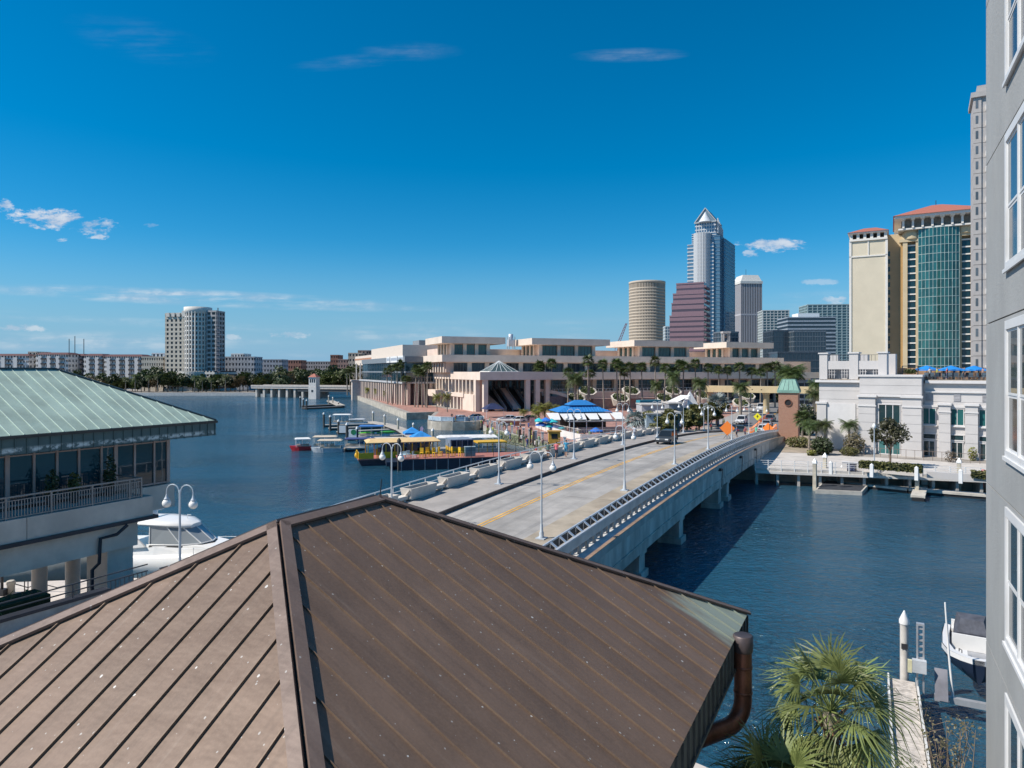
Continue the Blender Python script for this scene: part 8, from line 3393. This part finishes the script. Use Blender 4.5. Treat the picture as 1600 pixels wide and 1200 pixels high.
for (x0, x1, y0, y1, z1) in ((1.0, 2.3, -.78, -.35, .85), (1.0, 2.3, .35, .78, .85), (2.2, 2.62, -.35, .35, .82), (-.5, -.1, -.9, .9, 1.0), (-2.5, -2.0, -.9, .9, 1.0), (-2.55, -2.4, -.9, .9, 1.35), (-.12, .03, -.9, .9, 1.3)):
    mb = MB()
    mb.box(x0, x1, y0, y1, .57, z1)
    mb.build('seat', seat_m, bx)
mb = MB()
mb.loft([[(-1.75, -.85, .6), (-.45, -.75, .9), (-.45, .45, .9), (-1.75, .55, .6)], [(-1.8, -.8, 1.3), (-.4, -.72, 1.3), (-.4, .42, 1.3), (-1.8, .5, 1.3)], [(-1.65, -.7, 1.98), (-.75, -.55, 1.9), (-.75, .3, 1.9), (-1.65, .4, 1.98)]], 0, False)
mb.build('console_cover', M('cover_slate', (.075, .08, .10), .8, var=.2, vs=3, bump=.6, bs=4), bx)
mb = MB()
for y in (-.95, .95):
    mb.tube([(2.5, y * .6, 1.12), (2.5, y * .6, 1.25), (2.3, y * .7, 1.25), (2.3, y * .7, 1.12)], .02, 5)
mb.build('cleat', dark_metal, bx)
# ------------------------------------------------------------------ sabal palms and the twiggy shrub nearest the camera
def sabal(label, p, h, L_, nf, seed, lo=-.75):
    rnd_ = random.Random(seed)
    t = thing('sabal_palm', label, 'palm tree', p)
    mb = MB()
    mb.tube([(0, 0, -.3), (.05, .05, h * .6), (0, 0, h)], [.19, .16, .15], 10)
    mb.build('trunk', palm_bark, t)
    mb = MB()
    for k in range(16):
        a = k * 2.4
        z = h - .15 - k * .06
        mb.beam((.12 * math.cos(a), .12 * math.sin(a), z), (.34 * math.cos(a), .34 * math.sin(a), z + .25), .09, .03)
    mb.build('boot_stub', M('palm_boots', (.22, .13, .08), .9, var=.25, vs=6), t)
    for i in range(nf):
        az = i * 2.39996 + rnd_.uniform(-.25, .25)
        u = (i + .5) / nf
        mb = MB()
        fan(mb, (0, 0, h), az, L_ * rnd_.uniform(.85, 1.12), 1.3 + (lo - 1.3) * u + rnd_.uniform(-.12, .12), rnd_, 30, 1.7, 0, .48, 1, .021, .38 + .2 * u, 4)
        mb.build('frond', [sabal_green, M('petiole_green', (.16, .20, .06), .6)], t)
    for i in range(6):
        mb = MB()
        fan(mb, (0, 0, h - .1), i * 1.05 + .3, L_ * .85, -1.15 + .12 * (i % 3), rnd_, 22, 1.3, 0, .5, 1, .022, .3, 3)
        mb.build('dead_frond', [M('dead_leaf', (.30, .20, .10), .85, var=.3, vs=4), M('dead_petiole', (.24, .14, .07), .8)], t)
    return t


p1 = at(1298, 1112, 14.2)
sabal('green sabal palm with drooping fan leaves at the lower right', (p1.x, p1.y, 1.2), p1.z - 1.2, 1.65, 27, 5)
p2 = at(1215, 1262, 13.2)
sabal('lower sabal palm at the bottom edge beside the copper downspout', (p2.x, p2.y, 1.2), p2.z - 1.2, 1.7, 26, 8, -.3)
rnd = random.Random(17)
tp = at(1492, 1150, 17.0)
ts = thing('twiggy_shrub', 'sparse twiggy shrub with pale branch tips over the dock at the lower right', 'shrub', (tp.x, tp.y, 1.0))
mb, ml = MB(), MB()
for k in range(30):
    a = rnd.uniform(0, 6.28)
    r = rnd.uniform(.2, 1.25)
    hh = rnd.uniform(1.6, 4.4)
    pts = [V((0, 0, 0)), V((r * .35 * math.cos(a), r * .35 * math.sin(a), hh * .4)), V((r * .75 * math.cos(a + .2), r * .75 * math.sin(a + .2), hh * .75)), V((r * math.cos(a + .35), r * math.sin(a + .35), hh))]
    mb.tube(pts, [.022, .016, .011, .005], 4)
    for j in range(5):
        q_ = pts[1].lerp(pts[3], j / 5 + rnd.random() * .2)
        e = q_ + V((rnd.uniform(-.35, .35), rnd.uniform(-.35, .35), rnd.uniform(.1, .45)))
        mb.tube([q_, e], [.008, .003], 3)
        leaves(ml, 5, (tuple(e), (.12, .12, .14)), .04, rnd)
    leaves(ml, 12, (tuple(pts[3]), (.16, .16, .25)), .045, rnd)
mb.build('branch', M('pale_twig', (.30, .22, .15), .9), ts)
ml.build('leaves', leafmat('twig_leaf', (.10, .10, .045), (.30, .26, .14)), ts)
bs_ = random.Random(3)
lt = thing('low_shrub', 'low leafy shrub covering the near end of the dock', 'shrub', (at(1420, 1190, 19).x, at(1420, 1190, 19).y, 1.0))
mb = MB()
leaves(mb, 700, ((0, 0, 1.0), (1.1, 1.1, 1.1)), .06, bs_)
mb.build('leaves', leafmat('low_leaf', (.07, .085, .03), (.18, .19, .09)), lt)
mb = MB()
for k in range(8):
    mb.tube([(0, 0, 0), (.8 * math.cos(k), .8 * math.sin(k), 1.6)], [.02, .006], 4)
mb.build('branch', M('pale_twig', (.30, .22, .15)), lt)
# plants and furniture on the balcony of the green roofed building
for i, (a, b, h) in enumerate(((-36.4, 19.6, 1.5), (-36.6, 22.7, 1.9), (-36.4, 20.7, 1.2))):
    t = thing('potted_plant', ['potted shrub on the balcony behind the rail, the middle one', 'potted shrub at the right end of the balcony', 'thin pale potted grass on the balcony'][i], 'plant', grid(a, b, 7.2))
    mb = MB()
    mb.lathe([(.16, 0), (.22, .4), (.2, .42)], 10)
    mb.build('pot', M('pot_dark', (.05, .05, .05), .7), t)
    mb = MB()
    leaves(mb, 180, ((0, 0, .45 + h * .45), (.32, .32, h * .5)), .09, random.Random(i), 0)
    mb.build('leaves', leaf_dark if i != 2 else leaf_olive, t)
hedge('green hedge on the quay at the far left edge', grid(-33.5, 11, 0), grid(-33.2, 17.5, 0), 1.6, 1.2, 4.15, leaf_mid, 900, 6)

# ------------------------------------------------------------------ labels that count along a row
WORDS = 'first second third fourth fifth sixth seventh eighth ninth tenth eleventh twelfth thirteenth fourteenth fifteenth sixteenth seventeenth eighteenth nineteenth'.split()
TENS = {2: 'twenty', 3: 'thirty', 4: 'forty'}


def nth(i):
    i += 1
    if i < 20:
        return WORDS[i - 1]
    t_, u = divmod(i, 10)
    return {2: 'twentieth', 3: 'thirtieth', 4: 'fortieth'}[t_] if u == 0 else TENS[t_] + '-' + WORDS[u - 1]


n_chairs = lambda os_: len(os_) > 30
rows = {}
for o in list(COL.objects):
    if o.parent is None and o.get('category') and o.get('label'):
        rows.setdefault(o['label'], []).append(o)
for lb, os_ in rows.items():
    if len(os_) < 2 or os_[0].get('category') in ('chair', 'person') and n_chairs(os_):
        continue
    os_.sort(key=lambda o: o.location.x / max(o.location.y, 1))
    n_ = len(os_)
    for i, o in enumerate(os_):
        w = ('leftmost' if i == 0 else 'rightmost' if i == n_ - 1 else nth(i) + ' from the left')
        o['label'] = lb + ', ' + w
